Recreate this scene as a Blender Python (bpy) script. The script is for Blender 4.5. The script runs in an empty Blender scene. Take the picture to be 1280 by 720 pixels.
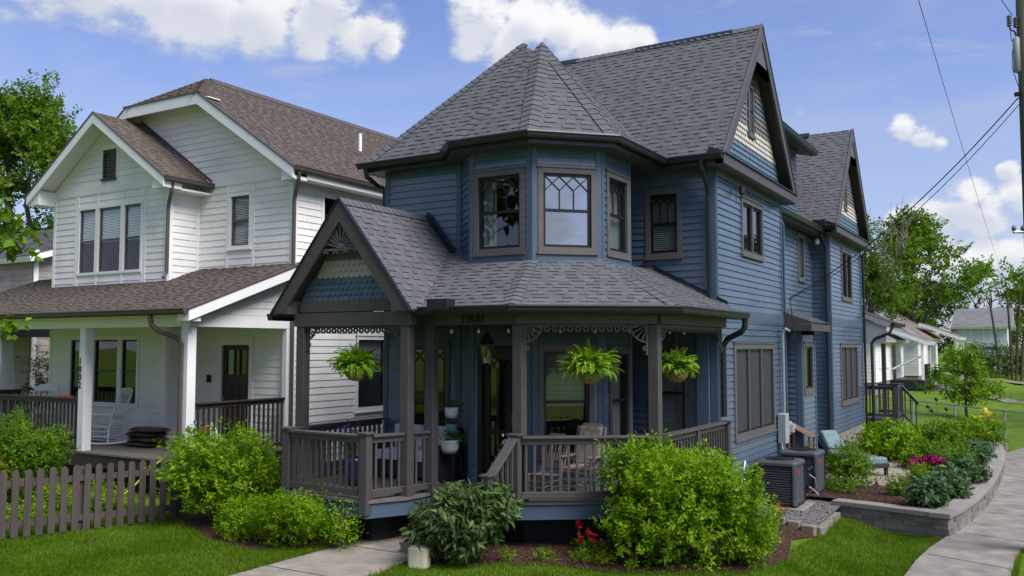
import bpy, math, random
import numpy as np
from mathutils import Vector
R = math.radians
scene = bpy.context.scene
COL = scene.collection
random.seed(7)
UPV = np.array([0.0, 0.0, 1.0])

# ------------------------------------------------------------------ materials
def nmat(name):
    m = bpy.data.materials.new(name); m.use_nodes = True
    nt = m.node_tree
    return m, nt, nt.nodes['Principled BSDF']

def lin(c):
    return tuple(((x/255)/12.92 if x/255 <= .04045 else ((x/255+.055)/1.055)**2.4) for x in c)

def mat(name, col, rough=.6, var=.12, scale=3.0, island=.0, bump=0.0, bscale=60.0, spec=.4, metal=0.0, stretch=None, dirt=None):
    """plain paint / wood / metal: base colour with low contrast weathering noise, optional per-piece variation"""
    m, nt, b = nmat(name)
    N, L = nt.nodes, nt.links
    tc = N.new('ShaderNodeTexCoord')
    mp = N.new('ShaderNodeMapping'); L.new(tc.outputs['Object'], mp.inputs['Vector'])
    if stretch: mp.inputs['Scale'].default_value = stretch
    nz = N.new('ShaderNodeTexNoise'); nz.inputs['Scale'].default_value = scale; nz.inputs['Detail'].default_value = 6
    L.new(mp.outputs['Vector'], nz.inputs['Vector'])
    mr = N.new('ShaderNodeMapRange'); mr.inputs[1].default_value = .3; mr.inputs[2].default_value = .7
    mr.inputs[3].default_value = 1-var; mr.inputs[4].default_value = 1+var
    L.new(nz.outputs['Fac'], mr.inputs[0])
    val = mr.outputs[0]
    if island:
        g = N.new('ShaderNodeNewGeometry')
        m2 = N.new('ShaderNodeMapRange'); m2.inputs[3].default_value = 1-island; m2.inputs[4].default_value = 1+island
        L.new(g.outputs['Random Per Island'], m2.inputs[0])
        mm = N.new('ShaderNodeMath'); mm.operation = 'MULTIPLY'
        L.new(val, mm.inputs[0]); L.new(m2.outputs[0], mm.inputs[1]); val = mm.outputs[0]
    vm = N.new('ShaderNodeVectorMath'); vm.operation = 'SCALE'; vm.inputs[0].default_value = col
    L.new(val, vm.inputs['Scale'])
    out = vm.outputs[0]
    if dirt:
        n2 = N.new('ShaderNodeTexNoise'); n2.inputs['Scale'].default_value = .9; n2.inputs['Detail'].default_value = 8
        L.new(tc.outputs['Object'], n2.inputs['Vector'])
        r2 = N.new('ShaderNodeMapRange'); r2.inputs[1].default_value = .5; r2.inputs[2].default_value = .75; r2.inputs[4].default_value = .5
        L.new(n2.outputs['Fac'], r2.inputs[0])
        mx = N.new('ShaderNodeMix'); mx.data_type = 'RGBA'
        L.new(r2.outputs[0], mx.inputs[0]); L.new(out, mx.inputs[6]); mx.inputs[7].default_value = (*dirt, 1)
        out = mx.outputs[2]
    L.new(out, b.inputs['Base Color'])
    b.inputs['Roughness'].default_value = rough
    b.inputs['Specular IOR Level'].default_value = spec
    b.inputs['Metallic'].default_value = metal
    if bump:
        n3 = N.new('ShaderNodeTexNoise'); n3.inputs['Scale'].default_value = bscale; n3.inputs['Detail'].default_value = 5
        L.new(mp.outputs['Vector'], n3.inputs['Vector'])
        bp = N.new('ShaderNodeBump'); bp.inputs['Strength'].default_value = bump; bp.inputs['Distance'].default_value = .02
        L.new(n3.outputs['Fac'], bp.inputs['Height']); L.new(bp.outputs[0], b.inputs['Normal'])
    return m

def ramp_mat(name, stops, rough=.8, noise=(3, 6), bump=.3, bscale=40, spec=.3, island=True, trans=0.0, nmix=.5):
    """colour taken from a ramp driven by per-piece random value mixed with noise (shingles, leaves, mulch...)"""
    m, nt, b = nmat(name); N, L = nt.nodes, nt.links
    tc = N.new('ShaderNodeTexCoord')
    nz = N.new('ShaderNodeTexNoise'); nz.inputs['Scale'].default_value = noise[0]; nz.inputs['Detail'].default_value = noise[1]
    L.new(tc.outputs['Object'], nz.inputs['Vector'])
    fac = nz.outputs['Fac']
    if island:
        g = N.new('ShaderNodeNewGeometry')
        mx = N.new('ShaderNodeMix'); mx.inputs[0].default_value = nmix
        L.new(g.outputs['Random Per Island'], mx.inputs[2]); L.new(nz.outputs['Fac'], mx.inputs[3]); fac = mx.outputs[0]
    cr = N.new('ShaderNodeValToRGB')
    el = cr.color_ramp.elements
    el[0].position, el[0].color = stops[0][0], (*stops[0][1], 1)
    el[1].position, el[1].color = stops[-1][0], (*stops[-1][1], 1)
    for p, c in stops[1:-1]:
        e = el.new(p); e.color = (*c, 1)
    L.new(fac, cr.inputs[0]); L.new(cr.outputs[0], b.inputs['Base Color'])
    b.inputs['Roughness'].default_value = rough; b.inputs['Specular IOR Level'].default_value = spec
    if bump:
        n3 = N.new('ShaderNodeTexNoise'); n3.inputs['Scale'].default_value = bscale; n3.inputs['Detail'].default_value = 6
        L.new(tc.outputs['Object'], n3.inputs['Vector'])
        bp = N.new('ShaderNodeBump'); bp.inputs['Strength'].default_value = bump; bp.inputs['Distance'].default_value = .02
        L.new(n3.outputs['Fac'], bp.inputs['Height']); L.new(bp.outputs[0], b.inputs['Normal'])
    if trans:
        t = N.new('ShaderNodeBsdfTranslucent'); mg = N.new('ShaderNodeMixShader'); mg.inputs[0].default_value = trans
        br = N.new('ShaderNodeVectorMath'); br.operation = 'MULTIPLY'; br.inputs[1].default_value = (1.5, 1.6, .7)
        L.new(cr.outputs[0], br.inputs[0]); L.new(br.outputs[0], t.inputs['Color'])
        L.new(b.outputs[0], mg.inputs[1]); L.new(t.outputs[0], mg.inputs[2])
        L.new(mg.outputs[0], N['Material Output'].inputs['Surface'])
    return m

def leafmat(name, dark, mid, light, trans=.3, rough=.55):
    return ramp_mat(name, [(.1, dark), (.5, mid), (.9, light)], rough=rough, noise=(1.6, 3), bump=0, spec=.18, trans=trans, nmix=.45)

def glassmat(name, refl=.16, tint=(.55, .6, .6)):
    m, nt, b = nmat(name); N, L = nt.nodes, nt.links
    N.remove(b)
    t = N.new('ShaderNodeBsdfTransparent'); t.inputs[0].default_value = (*tint, 1)
    g = N.new('ShaderNodeBsdfGlossy'); g.inputs['Roughness'].default_value = .015; g.inputs[0].default_value = (.95, .97, 1, 1)
    tc = N.new('ShaderNodeTexCoord'); nz = N.new('ShaderNodeTexNoise'); nz.inputs['Scale'].default_value = 1.3; nz.inputs['Detail'].default_value = 1
    L.new(tc.outputs['Object'], nz.inputs['Vector'])
    bp = N.new('ShaderNodeBump'); bp.inputs['Strength'].default_value = .06; bp.inputs['Distance'].default_value = .05
    L.new(nz.outputs['Fac'], bp.inputs['Height']); L.new(bp.outputs[0], g.inputs['Normal'])
    lw = N.new('ShaderNodeLayerWeight'); lw.inputs['Blend'].default_value = .5
    f = N.new('ShaderNodeMath'); f.operation = 'POWER'; f.inputs[1].default_value = 4.0
    L.new(lw.outputs['Facing'], f.inputs[0])
    mr = N.new('ShaderNodeMapRange'); mr.inputs[1].default_value = 0; mr.inputs[2].default_value = 1
    mr.inputs[3].default_value = refl; mr.inputs[4].default_value = 1
    L.new(f.outputs[0], mr.inputs[0])
    mx = N.new('ShaderNodeMixShader')
    L.new(mr.outputs[0], mx.inputs[0]); L.new(t.outputs[0], mx.inputs[1]); L.new(g.outputs[0], mx.inputs[2])
    L.new(mx.outputs[0], N['Material Output'].inputs['Surface'])
    return m

M = {}
M['blue'] = mat('blue_paint', (.072, .104, .154), .24, .12, .9, island=.06, bump=.10, bscale=60, spec=.95)
M['blue_trim'] = mat('blue_trim_paint', (.062, .095, .145), .5, .06)
M['band'] = mat('grey_blue_band', (.066, .10, .145), .4, .05, spec=.8)
M['taupe'] = mat('taupe_trim_paint', (.068, .061, .062), .5, .08, 5, bump=.05)
M['taupe_light'] = mat('taupe_casing_paint', (.100, .091, .091), .5, .06, 5)
M['gutter'] = mat('dark_gutter_metal', (.012, .015, .021), .35, .1, 4, spec=.5)
M['soffit'] = mat('taupe_soffit', (.055, .050, .051), .6, .08)
M['sash'] = mat('black_sash', (.008, .009, .012), .35, .05)
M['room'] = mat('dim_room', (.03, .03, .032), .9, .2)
M['curtain'] = mat('curtain_cloth', (.42, .43, .40), .9, .15, 30, stretch=(20, 20, .3))
M['blind'] = mat('window_blind', (.55, .57, .56), .7, .05)
M['screen'] = mat('insect_screen', (.034, .036, .040), .7, .15, 8)
M['glass'] = glassmat('window_glass', .10)
M['glass_dull'] = glassmat('screened_glass', .06, (.9, .93, .92))
M['shade'] = mat('pale_shade', (.80, .84, .80), .8, .05)
M['glass_bright'] = glassmat('coated_glass', .42)
M['cream'] = mat('cream_scale_paint', (.46, .425, .385), .6, .08, island=.06)
M['scale_blue'] = mat('blue_scale_paint', (.095, .145, .205), .55, .08, island=.08)
M['scale_grey'] = mat('grey_scale_paint', (.155, .148, .148), .6, .08, island=.08)
M['rgrey'] = ramp_mat('charcoal_shingle', [(.0, (.080, .081, .090)), (.5, (.106, .108, .120)), (1, (.134, .135, .149))], .9, (26, 8), .5, 220, .25)
M['rbrown'] = ramp_mat('brown_shingle', [(.0, (.082, .066, .057)), (.5, (.108, .087, .075)), (1, (.136, .111, .097))], .9, (26, 8), .5, 220, .25)
M['white'] = mat('white_siding_paint', (.77, .765, .745), .5, .05, 1.2, island=.03, bump=.05, dirt=(.52, .53, .50))
M['white_trim'] = mat('white_trim_paint', (.78, .785, .78), .5, .03, 2)
M['brown_gutter'] = mat('brown_gutter_metal', (.085, .068, .060), .4, .1, 4)
M['dark_rail'] = mat('dark_brown_rail', (.040, .031, .028), .5, .15, 8)
M['wood_deck'] = mat('weathered_deck', (.155, .14, .125), .8, .2, 14, island=.12, stretch=(1, .1, 1))
M['deck_grey'] = mat('grey_deck_boards', (.12, .11, .108), .7, .15, 10, island=.08)
M['picket'] = mat('weathered_picket', (.062, .050, .046), .8, .25, 9, island=.14, stretch=(1, 1, .12), bump=.25, bscale=50)
M['concrete'] = mat('concrete', (.205, .188, .165), .9, .34, 2.6, bump=.15, bscale=120, dirt=(.24, .22, .195))
M['walk'] = mat('front_walk_concrete', (.24, .215, .185), .9, .28, 3.0, bump=.15, bscale=120, dirt=(.25, .22, .19))
M['joint'] = mat('dark_joint', (.07, .065, .055), .95, .3, 9)
M['found'] = mat('foundation_block', (.20, .185, .17), .9, .15, 4, bump=.2)
M['black'] = mat('black_metal', (.012, .012, .013), .4, .1)
M['steel'] = mat('galvanised_steel', (.38, .40, .41), .4, .1, 8, metal=.6)
M['greybox'] = mat('grey_meter_paint', (.30, .32, .33), .5, .08)
M['ac'] = mat('charcoal_ac_paint', (.062, .070, .080), .42, .12, 3)
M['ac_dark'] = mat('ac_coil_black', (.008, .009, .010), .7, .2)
M['red'] = mat('red_badge', (.5, .03, .03), .4, .05)
M['door'] = mat('dark_door', (.012, .010, .010), .35, .1)
M['brown_door'] = mat('brown_wood_door', (.035, .02, .014), .4, .3, 5, stretch=(8, 8, .6))
M['coir'] = mat('coir_basket', (.30, .19, .085), .95, .35, 25, bump=.6, bscale=70)
M['fern'] = leafmat('fern_frond', (.09, .18, .012), (.18, .32, .02), (.28, .44, .03), .35)
M['shrub_lime'] = leafmat('lime_shrub_leaf', (.060, .125, .003), (.150, .270, .005), (.27, .415, .015), .36)
M['shrub_mid'] = leafmat('mid_shrub_leaf', (.04, .10, .005), (.095, .195, .008), (.17, .28, .016), .34)
M['shrub_dark'] = leafmat('dark_shrub_leaf', (.025, .052, .012), (.06, .105, .026), (.17, .22, .09), .25)
M['shrub_red'] = leafmat('bronze_shrub_leaf', (.06, .10, .006), (.15, .18, .012), (.26, .18, .03), .35)
M['bluegreen'] = leafmat('bluegreen_leaf', (.03, .07, .03), (.07, .13, .055), (.13, .21, .10), .25)
M['tree_mid'] = leafmat('tree_leaf', (.035, .08, .005), (.085, .165, .009), (.17, .27, .020), .35)
M['tree_dark'] = leafmat('tree_leaf_dark', (.018, .042, .008), (.045, .085, .014), (.085, .135, .025), .25)
M['tree_light'] = leafmat('tree_leaf_light', (.055, .115, .006), (.125, .225, .012), (.22, .33, .028), .38)
M['bark'] = mat('bark', (.085, .07, .055), .95, .35, 6, bump=.8, bscale=25, stretch=(1, 1, .25))
M['bark_pale'] = mat('pale_bark', (.16, .14, .12), .95, .3, 6, bump=.5, bscale=25, stretch=(1, 1, .25))
M['mulch'] = ramp_mat('mulch_chip', [(.0, (.035, .016, .010)), (.5, (.085, .042, .026)), (1, (.155, .085, .055))], .95, (30, 4), .6, 120)
M['mulch_bed'] = ramp_mat('mulch_ground', [(.25, (.022, .011, .008)), (.5, (.06, .03, .02)), (.75, (.11, .06, .04))], .95, (70, 8), 1.0, 90, island=False)
M['edging'] = ramp_mat('edging_stone', [(.0, (.12, .10, .075)), (.5, (.19, .165, .13)), (1, (.26, .225, .18))], .95, (9, 8), .6, 40)
M['gravel'] = ramp_mat('gravel', [(.25, (.10, .095, .095)), (.5, (.25, .235, .235)), (.75, (.45, .43, .42))], .95, (90, 4), 1.0, 120, island=False)
M['flag'] = ramp_mat('flagstone', [(.0, (.20, .165, .125)), (.5, (.29, .25, .195)), (1, (.38, .33, .26))], .85, (4, 6), .35, 30)
M['wallstone'] = ramp_mat('retaining_block', [(.0, (.105, .095, .088)), (.5, (.175, .16, .15)), (1, (.265, .245, .225))], .95, (7, 8), .7, 45)
M['capstone'] = ramp_mat('cap_block', [(.0, (.21, .19, .175)), (1, (.27, .25, .23))], .9, (12, 8), .4, 70)
M['cushion'] = mat('blue_grey_cushion', (.145, .205, .23), .9, .1, 6)
M['wicker'] = mat('dark_wicker', (.022, .024, .028), .7, .3, 60, bump=.5, bscale=90)
M['wh_cush'] = mat('pale_cushion', (.55, .56, .58), .9, .06, 5)
M['navy'] = mat('navy_glaze', (.012, .016, .08), .25, .1)
M['chairwood'] = mat('weathered_chair_wood', (.24, .19, .145), .7, .2, 10, stretch=(1, 1, .2))
M['chaircush'] = mat('patterned_cushion', (.26, .21, .185), .9, .35, 12)
M['white_paint'] = mat('white_chair_paint', (.78, .79, .79), .4, .04)
M['pot_white'] = mat('white_ceramic', (.72, .72, .70), .3, .05)
M['pot_teal'] = mat('teal_ceramic', (.12, .27, .27), .3, .15, 20)
M['pot_cream'] = mat('cream_planter', (.52, .49, .36), .6, .1, 4)
M['terra'] = mat('orange_wood', (.20, .11, .07), .8, .2, 10)
M['pole'] = mat('utility_pole_wood', (.082, .085, .055), .95, .3, 5, bump=.6, bscale=30, stretch=(3, 3, .15))
M['wire'] = mat('black_cable', (.010, .010, .011), .6, .1)
M['porcelain'] = mat('grey_porcelain', (.13, .14, .15), .3, .1)
M['asphalt'] = mat('asphalt', (.16, .155, .15), .95, .15, 2)
M['bag'] = mat('mulch_bag_plastic', (.045, .028, .024), .35, .5, 6, dirt=(.10, .10, .10))
M['hose'] = mat('yellow_green_hose', (.42, .50, .05), .4, .05)
M['pink'] = leafmat('magenta_petal', (.16, .006, .07), (.30, .010, .13), (.42, .03, .22), .25)
M['redflower'] = leafmat('red_petal', (.22, .004, .012), (.38, .008, .02), (.5, .02, .03), .2)
M['yellow'] = leafmat('yellow_petal', (.6, .42, .01), (.75, .55, .02), (.8, .65, .05), .2)
M['violet'] = leafmat('violet_petal', (.12, .04, .22), (.25, .1, .38), (.4, .2, .5), .2)
M['beige'] = mat('beige_siding', (.31, .29, .25), .6, .06, island=.04)
M['pinkshingle'] = mat('pale_wall_shingle', (.42, .36, .33), .8, .1, island=.12)
M['slate'] = ramp_mat('slate_roof', [(.0, (.05, .05, .055)), (1, (.11, .11, .12))], .9, (20, 6), .4, 90)
M['roofdull'] = ramp_mat('dull_brown_roof', [(.0, (.13, .10, .085)), (1, (.21, .165, .14))], .9, (5, 6), .4, 60)
M['roofgrey'] = ramp_mat('dull_grey_roof', [(.0, (.12, .12, .125)), (1, (.20, .20, .205))], .9, (5, 6), .4, 60)
M['palehouse'] = mat('pale_blue_siding', (.55, .60, .63), .6, .05)
M['chain'] = mat('galvanised_fence', (.30, .32, .31), .5, .1, metal=.3)
M['bulb'] = mat('frosted_bulb', (.7, .68, .6), .3, .02)
M['lantern_glass'] = glassmat('lantern_glass', .12, (.85, .88, .8))
M['bottle'] = mat('coloured_plastic', (.12, .25, .5), .4, .6, 20)
M['terracotta'] = mat('terracotta', (.35, .15, .08), .8, .1)

# ------------------------------------------------------------------ building helpers
ORG = {}
def tag(o, label=None, cat=None, group=None, kind=None):
    if label: o['label'] = label
    if cat: o['category'] = cat
    if group: o['group'] = group
    if kind: o['kind'] = kind
    return o

def thing(name, label, cat, loc=(0, 0, 0), rotz=0.0, group=None, local=False):
    o = bpy.data.objects.new(name, None); COL.objects.link(o)
    o.empty_display_size = .2
    o.location = loc; o.rotation_euler = (0, 0, rotz)
    tag(o, label, cat, group)
    ORG[o.name] = (0, 0, 0) if local else tuple(loc)
    return o

def mesh_obj(name, V, F, material, parent=None, loc=None, smooth=False):
    """V (n,3) array, F list of equal-length index rows or list of lists"""
    V = np.asarray(V, dtype=np.float64).reshape(-1, 3)
    org = np.zeros(3)
    if parent is not None: org = np.array(ORG.get(parent.name, (0, 0, 0)))
    elif loc is not None: org = np.array(loc, float)
    V = V-org
    me = bpy.data.meshes.new(name)
    if isinstance(F, np.ndarray):
        k = F.shape[1]; nf = F.shape[0]
        me.vertices.add(len(V)); me.vertices.foreach_set('co', V.ravel())
        me.loops.add(nf*k); me.loops.foreach_set('vertex_index', F.ravel().astype(np.int32))
        me.polygons.add(nf); me.polygons.foreach_set('loop_start', np.arange(0, nf*k, k, dtype=np.int32))
        me.polygons.foreach_set('loop_total', np.full(nf, k, dtype=np.int32))
        me.update(calc_edges=True)
    else:
        me.from_pydata([tuple(v) for v in V], [], F); me.update()
    if smooth:
        me.polygons.foreach_set('use_smooth', np.ones(len(me.polygons), dtype=bool))
    me.materials.append(material)
    o = bpy.data.objects.new(name, me); COL.objects.link(o)
    if parent is not None:
        o.parent = parent; ORG[o.name] = tuple(org)
    elif loc is not None: o.location = loc
    return o

class Wall:
    """vertical plane: p0 + d*s, seen from outside s runs left to right; n = outward"""
    def __init__(w, p0, d):
        w.p = np.array(p0, float); d = np.array(d, float); w.d = d/np.linalg.norm(d)
        w.n = np.array([w.d[1], -w.d[0]]); w.holes = []
    def pt(w, s, z, n=0.0):
        q = w.p+w.d*s+w.n*n
        return (q[0], q[1], z)

class MB:
    def __init__(s): s.v, s.f = [], []
    def add(s, V, F):
        o = len(s.v); s.v += [tuple(map(float, p)) for p in V]; s.f += [[i+o for i in q] for q in F]; return s
    def hexa(s, a, b):
        """two matching 4-loops"""
        return s.add(list(a)+list(b), [[3, 2, 1, 0], [4, 5, 6, 7], [0, 1, 5, 4], [1, 2, 6, 5], [2, 3, 7, 6], [3, 0, 4, 7]])
    def box(s, x0, x1, y0, y1, z0, z1):
        return s.hexa([(x0, y0, z0), (x1, y0, z0), (x1, y1, z0), (x0, y1, z0)], [(x0, y0, z1), (x1, y0, z1), (x1, y1, z1), (x0, y1, z1)])
    def cbox(s, c, sx, sy, sz, rz=0.0):
        ca, sa = math.cos(rz), math.sin(rz)
        def p(x, y, z): return (c[0]+x*ca-y*sa, c[1]+x*sa+y*ca, c[2]+z)
        x, y = sx/2, sy/2
        return s.hexa([p(-x, -y, 0), p(x, -y, 0), p(x, y, 0), p(-x, y, 0)], [p(-x, -y, sz), p(x, -y, sz), p(x, y, sz), p(-x, y, sz)])
    def rbox(s, c, sx, sy, sz, rz=0.0, r=.03):
        """box with rounded vertical edges and softened top"""
        ca, sa = math.cos(rz), math.sin(rz); prof = []
        for (cx, cy, a0) in ((sx/2-r, sy/2-r, 0), (-sx/2+r, sy/2-r, 90), (-sx/2+r, -sy/2+r, 180), (sx/2-r, -sy/2+r, 270)):
            for k in range(5):
                a = R(a0+k*22.5); prof.append((cx+r*math.cos(a), cy+r*math.sin(a)))
        n = len(prof); V = []; F = []
        levels = [(0, 1), (sz-r*.6, 1), (sz-r*.18, 1-r*.35/max(sx, sy)*2), (sz, 1-r*1.0/max(sx, sy)*2)]
        for z, k in levels:
            for x, y in prof: V.append((c[0]+(x*ca-y*sa)*k, c[1]+(x*sa+y*ca)*k, c[2]+z))
        for l in range(len(levels)-1):
            for i in range(n): F.append([l*n+i, l*n+(i+1) % n, (l+1)*n+(i+1) % n, (l+1)*n+i])
        F.append(list(range(n))[::-1]); F.append([(len(levels)-1)*n+i for i in range(n)])
        return s.add(V, F)
    def wbox(s, w, s0, s1, z0, z1, n0, n1):
        return s.hexa([w.pt(s0, z0, n1), w.pt(s1, z0, n1), w.pt(s1, z0, n0), w.pt(s0, z0, n0)], [w.pt(s0, z1, n1), w.pt(s1, z1, n1), w.pt(s1, z1, n0), w.pt(s0, z1, n0)])
    def wprism(s, w, poly, n0, n1):
        k = len(poly)
        V = [w.pt(a, z, n1) for a, z in poly]+[w.pt(a, z, n0) for a, z in poly]
        F = [list(range(k)), list(range(k, 2*k))[::-1]]
        for i in range(k):
            j = (i+1) % k; F.append([i, k+i, k+j, j])
        return s.add(V, F)
    def wring(s, w, cs, cz, r0, r1, n0, n1, a0=0, a1=360, seg=12):
        V = []; F = []; full = (a1-a0) >= 360
        m = seg if full else seg+1
        for i in range(m):
            a = R(a0+(a1-a0)*i/seg); c, q = math.cos(a), math.sin(a)
            V += [w.pt(cs+r0*c, cz+r0*q, n1), w.pt(cs+r1*c, cz+r1*q, n1), w.pt(cs+r1*c, cz+r1*q, n0), w.pt(cs+r0*c, cz+r0*q, n0)]
        for i in range(seg):
            j = (i+1) % m
            for k in range(4):
                F.append([i*4+k, i*4+(k+1) % 4, j*4+(k+1) % 4, j*4+k])
        if not full: F += [[0, 3, 2, 1], [(m-1)*4+k for k in range(4)]]
        return s.add(V, F)
    def quad(s, *p): return s.add(p, [list(range(len(p)))])
    def tube(s, path, r, n=8, caps=True, rot=0.0):
        P = [np.array(p, float) for p in path]; V = []; F = []
        rr = r if hasattr(r, '__len__') else [r]*len(P)
        prev = None
        for i, p in enumerate(P):
            t = (P[min(i+1, len(P)-1)]-P[max(i-1, 0)]); t = t/(np.linalg.norm(t)+1e-12)
            if prev is None:
                ref = np.array([0, 0, 1.0]) if abs(t[2]) < .9 else np.array([1.0, 0, 0])
                a = np.cross(t, ref)
            else:
                a = prev-t*(prev@t)
            a /= np.linalg.norm(a)+1e-12; b = np.cross(t, a); prev = a
            for k in range(n):
                q = 2*math.pi*k/n+rot; V.append(p+rr[i]*(math.cos(q)*a+math.sin(q)*b))
        for i in range(len(P)-1):
            for k in range(n): F.append([i*n+k, i*n+(k+1) % n, (i+1)*n+(k+1) % n, (i+1)*n+k])
        if caps: F += [list(range(n))[::-1], [(len(P)-1)*n+k for k in range(n)]]
        return s.add(V, F)
    def lathe(s, c, prof, n=16, capb=True, capt=True):
        V = []; F = []
        for r, z in prof:
            for k in range(n):
                q = 2*math.pi*k/n; V.append((c[0]+r*math.cos(q), c[1]+r*math.sin(q), c[2]+z))
        for i in range(len(prof)-1):
            for k in range(n): F.append([i*n+k, i*n+(k+1) % n, (i+1)*n+(k+1) % n, (i+1)*n+k])
        if capb: F.append(list(range(n))[::-1])
        if capt: F.append([(len(prof)-1)*n+k for k in range(n)])
        return s.add(V, F)
    def sweep(s, path, prof, z, closed=True):
        """profile (outward offset, dz) mitred along an XY polyline; outward = right of travel reversed (d.y,-d.x)"""
        P = [np.array(p[:2], float) for p in path]; m = len(prof); V = []; F = []
        for i, p in enumerate(P):
            ds = []
            if i > 0: ds.append((P[i]-P[i-1])/np.linalg.norm(P[i]-P[i-1]))
            if i < len(P)-1: ds.append((P[i+1]-P[i])/np.linalg.norm(P[i+1]-P[i]))
            ns = [np.array([d[1], -d[0]]) for d in ds]
            nn = sum(ns); nn = nn/np.linalg.norm(nn); sc = 1/max(.3, nn@ns[0])
            for o, dz in prof: V.append((p[0]+nn[0]*o*sc, p[1]+nn[1]*o*sc, z+dz))
        for i in range(len(P)-1):
            for k in range(m if closed else m-1): F.append([i*m+k, i*m+(k+1) % m, (i+1)*m+(k+1) % m, (i+1)*m+k])
        if closed: F += [list(range(m)), [(len(P)-1)*m+k for k in range(m)][::-1]]
        return s.add(V, F)
    def build(s, name, material, parent=None, loc=None, smooth=False, bevel=0.0):
        o = mesh_obj(name, s.v, s.f, material, parent, loc, smooth)
        if bevel:
            b = o.modifiers.new('bevel', 'BEVEL'); b.width = bevel; b.segments = 2; b.limit_method = 'ANGLE'
        return o

def clip(poly, a, b, c):
    """keep a*x+b*y<=c"""
    out = []
    for i in range(len(poly)):
        p, q = poly[i], poly[(i+1) % len(poly)]
        fp, fq = a*p[0]+b*p[1]-c, a*q[0]+b*q[1]-c
        if fp <= 1e-9: out.append(p)
        if (fp < -1e-9 and fq > 1e-9) or (fp > 1e-9 and fq < -1e-9):
            t = fp/(fp-fq); out.append((p[0]+t*(q[0]-p[0]), p[1]+t*(q[1]-p[1])))
    return out

def siding(w, poly, material, parent, exp=.114, lip=.020, name='wall', z0=None):
    mb = MB()
    zs = [z for _, z in poly]; zmin, zmax = min(zs), max(zs)
    z0 = zmin if z0 is None else z0
    k0 = math.floor((zmin-z0)/exp)
    z = z0+k0*exp
    while z < zmax-1e-6:
        lev = sorted({max(z, zmin), min(z+exp, zmax)} | {h for H in w.holes for h in H[2:4] if max(z, zmin) < h < min(z+exp, zmax)})
        for a, b in zip(lev[:-1], lev[1:]):
            st = clip(clip(poly, 0, 1, b), 0, -1, -a)
            if len(st) < 3: continue
            cuts = sorted([(H[0], H[1]) for H in w.holes if H[2] <= a+1e-6 and H[3] >= b-1e-6])
            s0 = min(p[0] for p in st); s1 = max(p[0] for p in st); iv = []; cur = s0
            for c0, c1 in cuts:
                if c0 > cur: iv.append((cur, min(c0, s1)))
                cur = max(cur, c1)
            if cur < s1: iv.append((cur, s1))
            jr = random.Random(int(z*1e4)+int(w.p[0]*77)); js = s0-jr.random()*2.5; jn = []
            while js < s1: js += jr.uniform(2.2, 3.6); jn.append(js)
            iv2 = []
            for i0, i1 in iv:
                for q in jn:
                    if i0+.15 < q < i1-.15: iv2.append((i0, q-.0015)); i0 = q+.0015
                iv2.append((i0, i1))
            for i0, i1 in iv2:
                if i1-i0 < 1e-4: continue
                pp = clip(clip(st, 1, 0, i1), -1, 0, -i0)
                if len(pp) < 3: continue
                off = lambda zz: lip-(zz-z)/exp*(lip-.002)
                mb.add([w.pt(p[0], p[1], off(p[1])) for p in pp], [list(range(len(pp)))])
                for i in range(len(pp)):
                    p, q = pp[i], pp[(i+1) % len(pp)]
                    if abs(p[1]-a) < 1e-6 and abs(q[1]-a) < 1e-6 and abs(a-z) < 1e-6:
                        mb.add([w.pt(p[0], a, lip), w.pt(p[0], a, -.002), w.pt(q[0], a, -.002), w.pt(q[0], a, lip)], [[0, 1, 2, 3]])
        z += exp
    return mb.build(name, material, parent)

def roof(poly, material, parent, soffit=None, exp=.12, lo=.004, hi=.014, seed=0, name='roof', wmin=.07, wmax=.21, thick=.09):
    """architectural shingles as real overlapping tabs on one planar convex polygon"""
    rng = random.Random(seed)
    P = [np.array(p, float) for p in poly]
    n = np.zeros(3)
    for i in range(len(P)):
        n += np.cross(P[i], P[(i+1) % len(P)])
    n /= np.linalg.norm(n)
    if n[2] < 0: n = -n; P = P[::-1]
    u = np.cross(UPV, n); u /= np.linalg.norm(u); v = np.cross(n, u); o = P[0]
    q = [((p-o)@u, (p-o)@v) for p in P]
    vmin = min(a[1] for a in q); vmax = max(a[1] for a in q)
    mb = MB(); y = vmin
    to3 = lambda a, b, h: o+u*a+v*b+n*h
    while y < vmax-1e-6:
        st = clip(clip(q, 0, 1, min(y+exp, vmax)), 0, -1, -y)
        if len(st) >= 3:
            a0 = min(p[0] for p in st); a1 = max(p[0] for p in st); x = a0-rng.random()*wmax; raised = rng.random() < .5
            while x < a1:
                wd = rng.uniform(wmin, wmax); c = clip(clip(st, 1, 0, x+wd), -1, 0, -x)
                if len(c) >= 3:
                    h = hi*rng.uniform(.85, 1.15) if raised else lo
                    off = lambda b: h-(b-y)/exp*(h-.001)
                    k = len(c)
                    V = [to3(a, b, off(b)) for a, b in c]+[to3(a, b, -.006) for a, b in c]
                    F = [list(range(k))]
                    for i in range(k):
                        j = (i+1) % k
                        bottom = abs(c[i][1]-y) < 1e-6 and abs(c[j][1]-y) < 1e-6
                        if bottom or (raised and abs(c[i][0]-c[j][0]) < 1e-6): F.append([i, k+i, k+j, j])
                    mb.add(V, F)
                x += wd; raised = not raised
        y += exp
    # deck below
    k = len(P)
    mb.add([p-n*.008 for p in P], [list(range(k))])
    ob = mb.build(name, material, parent)
    if soffit is not None:
        s = MB(); A = [p-n*.012 for p in P]; B = [p-n*thick for p in P]
        s.add(A+B, [list(range(k, 2*k))[::-1]]+[[i, k+i, k+(i+1) % k, (i+1) % k] for i in range(k)])
        s.build('soffit', soffit, parent)
    return ob

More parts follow.
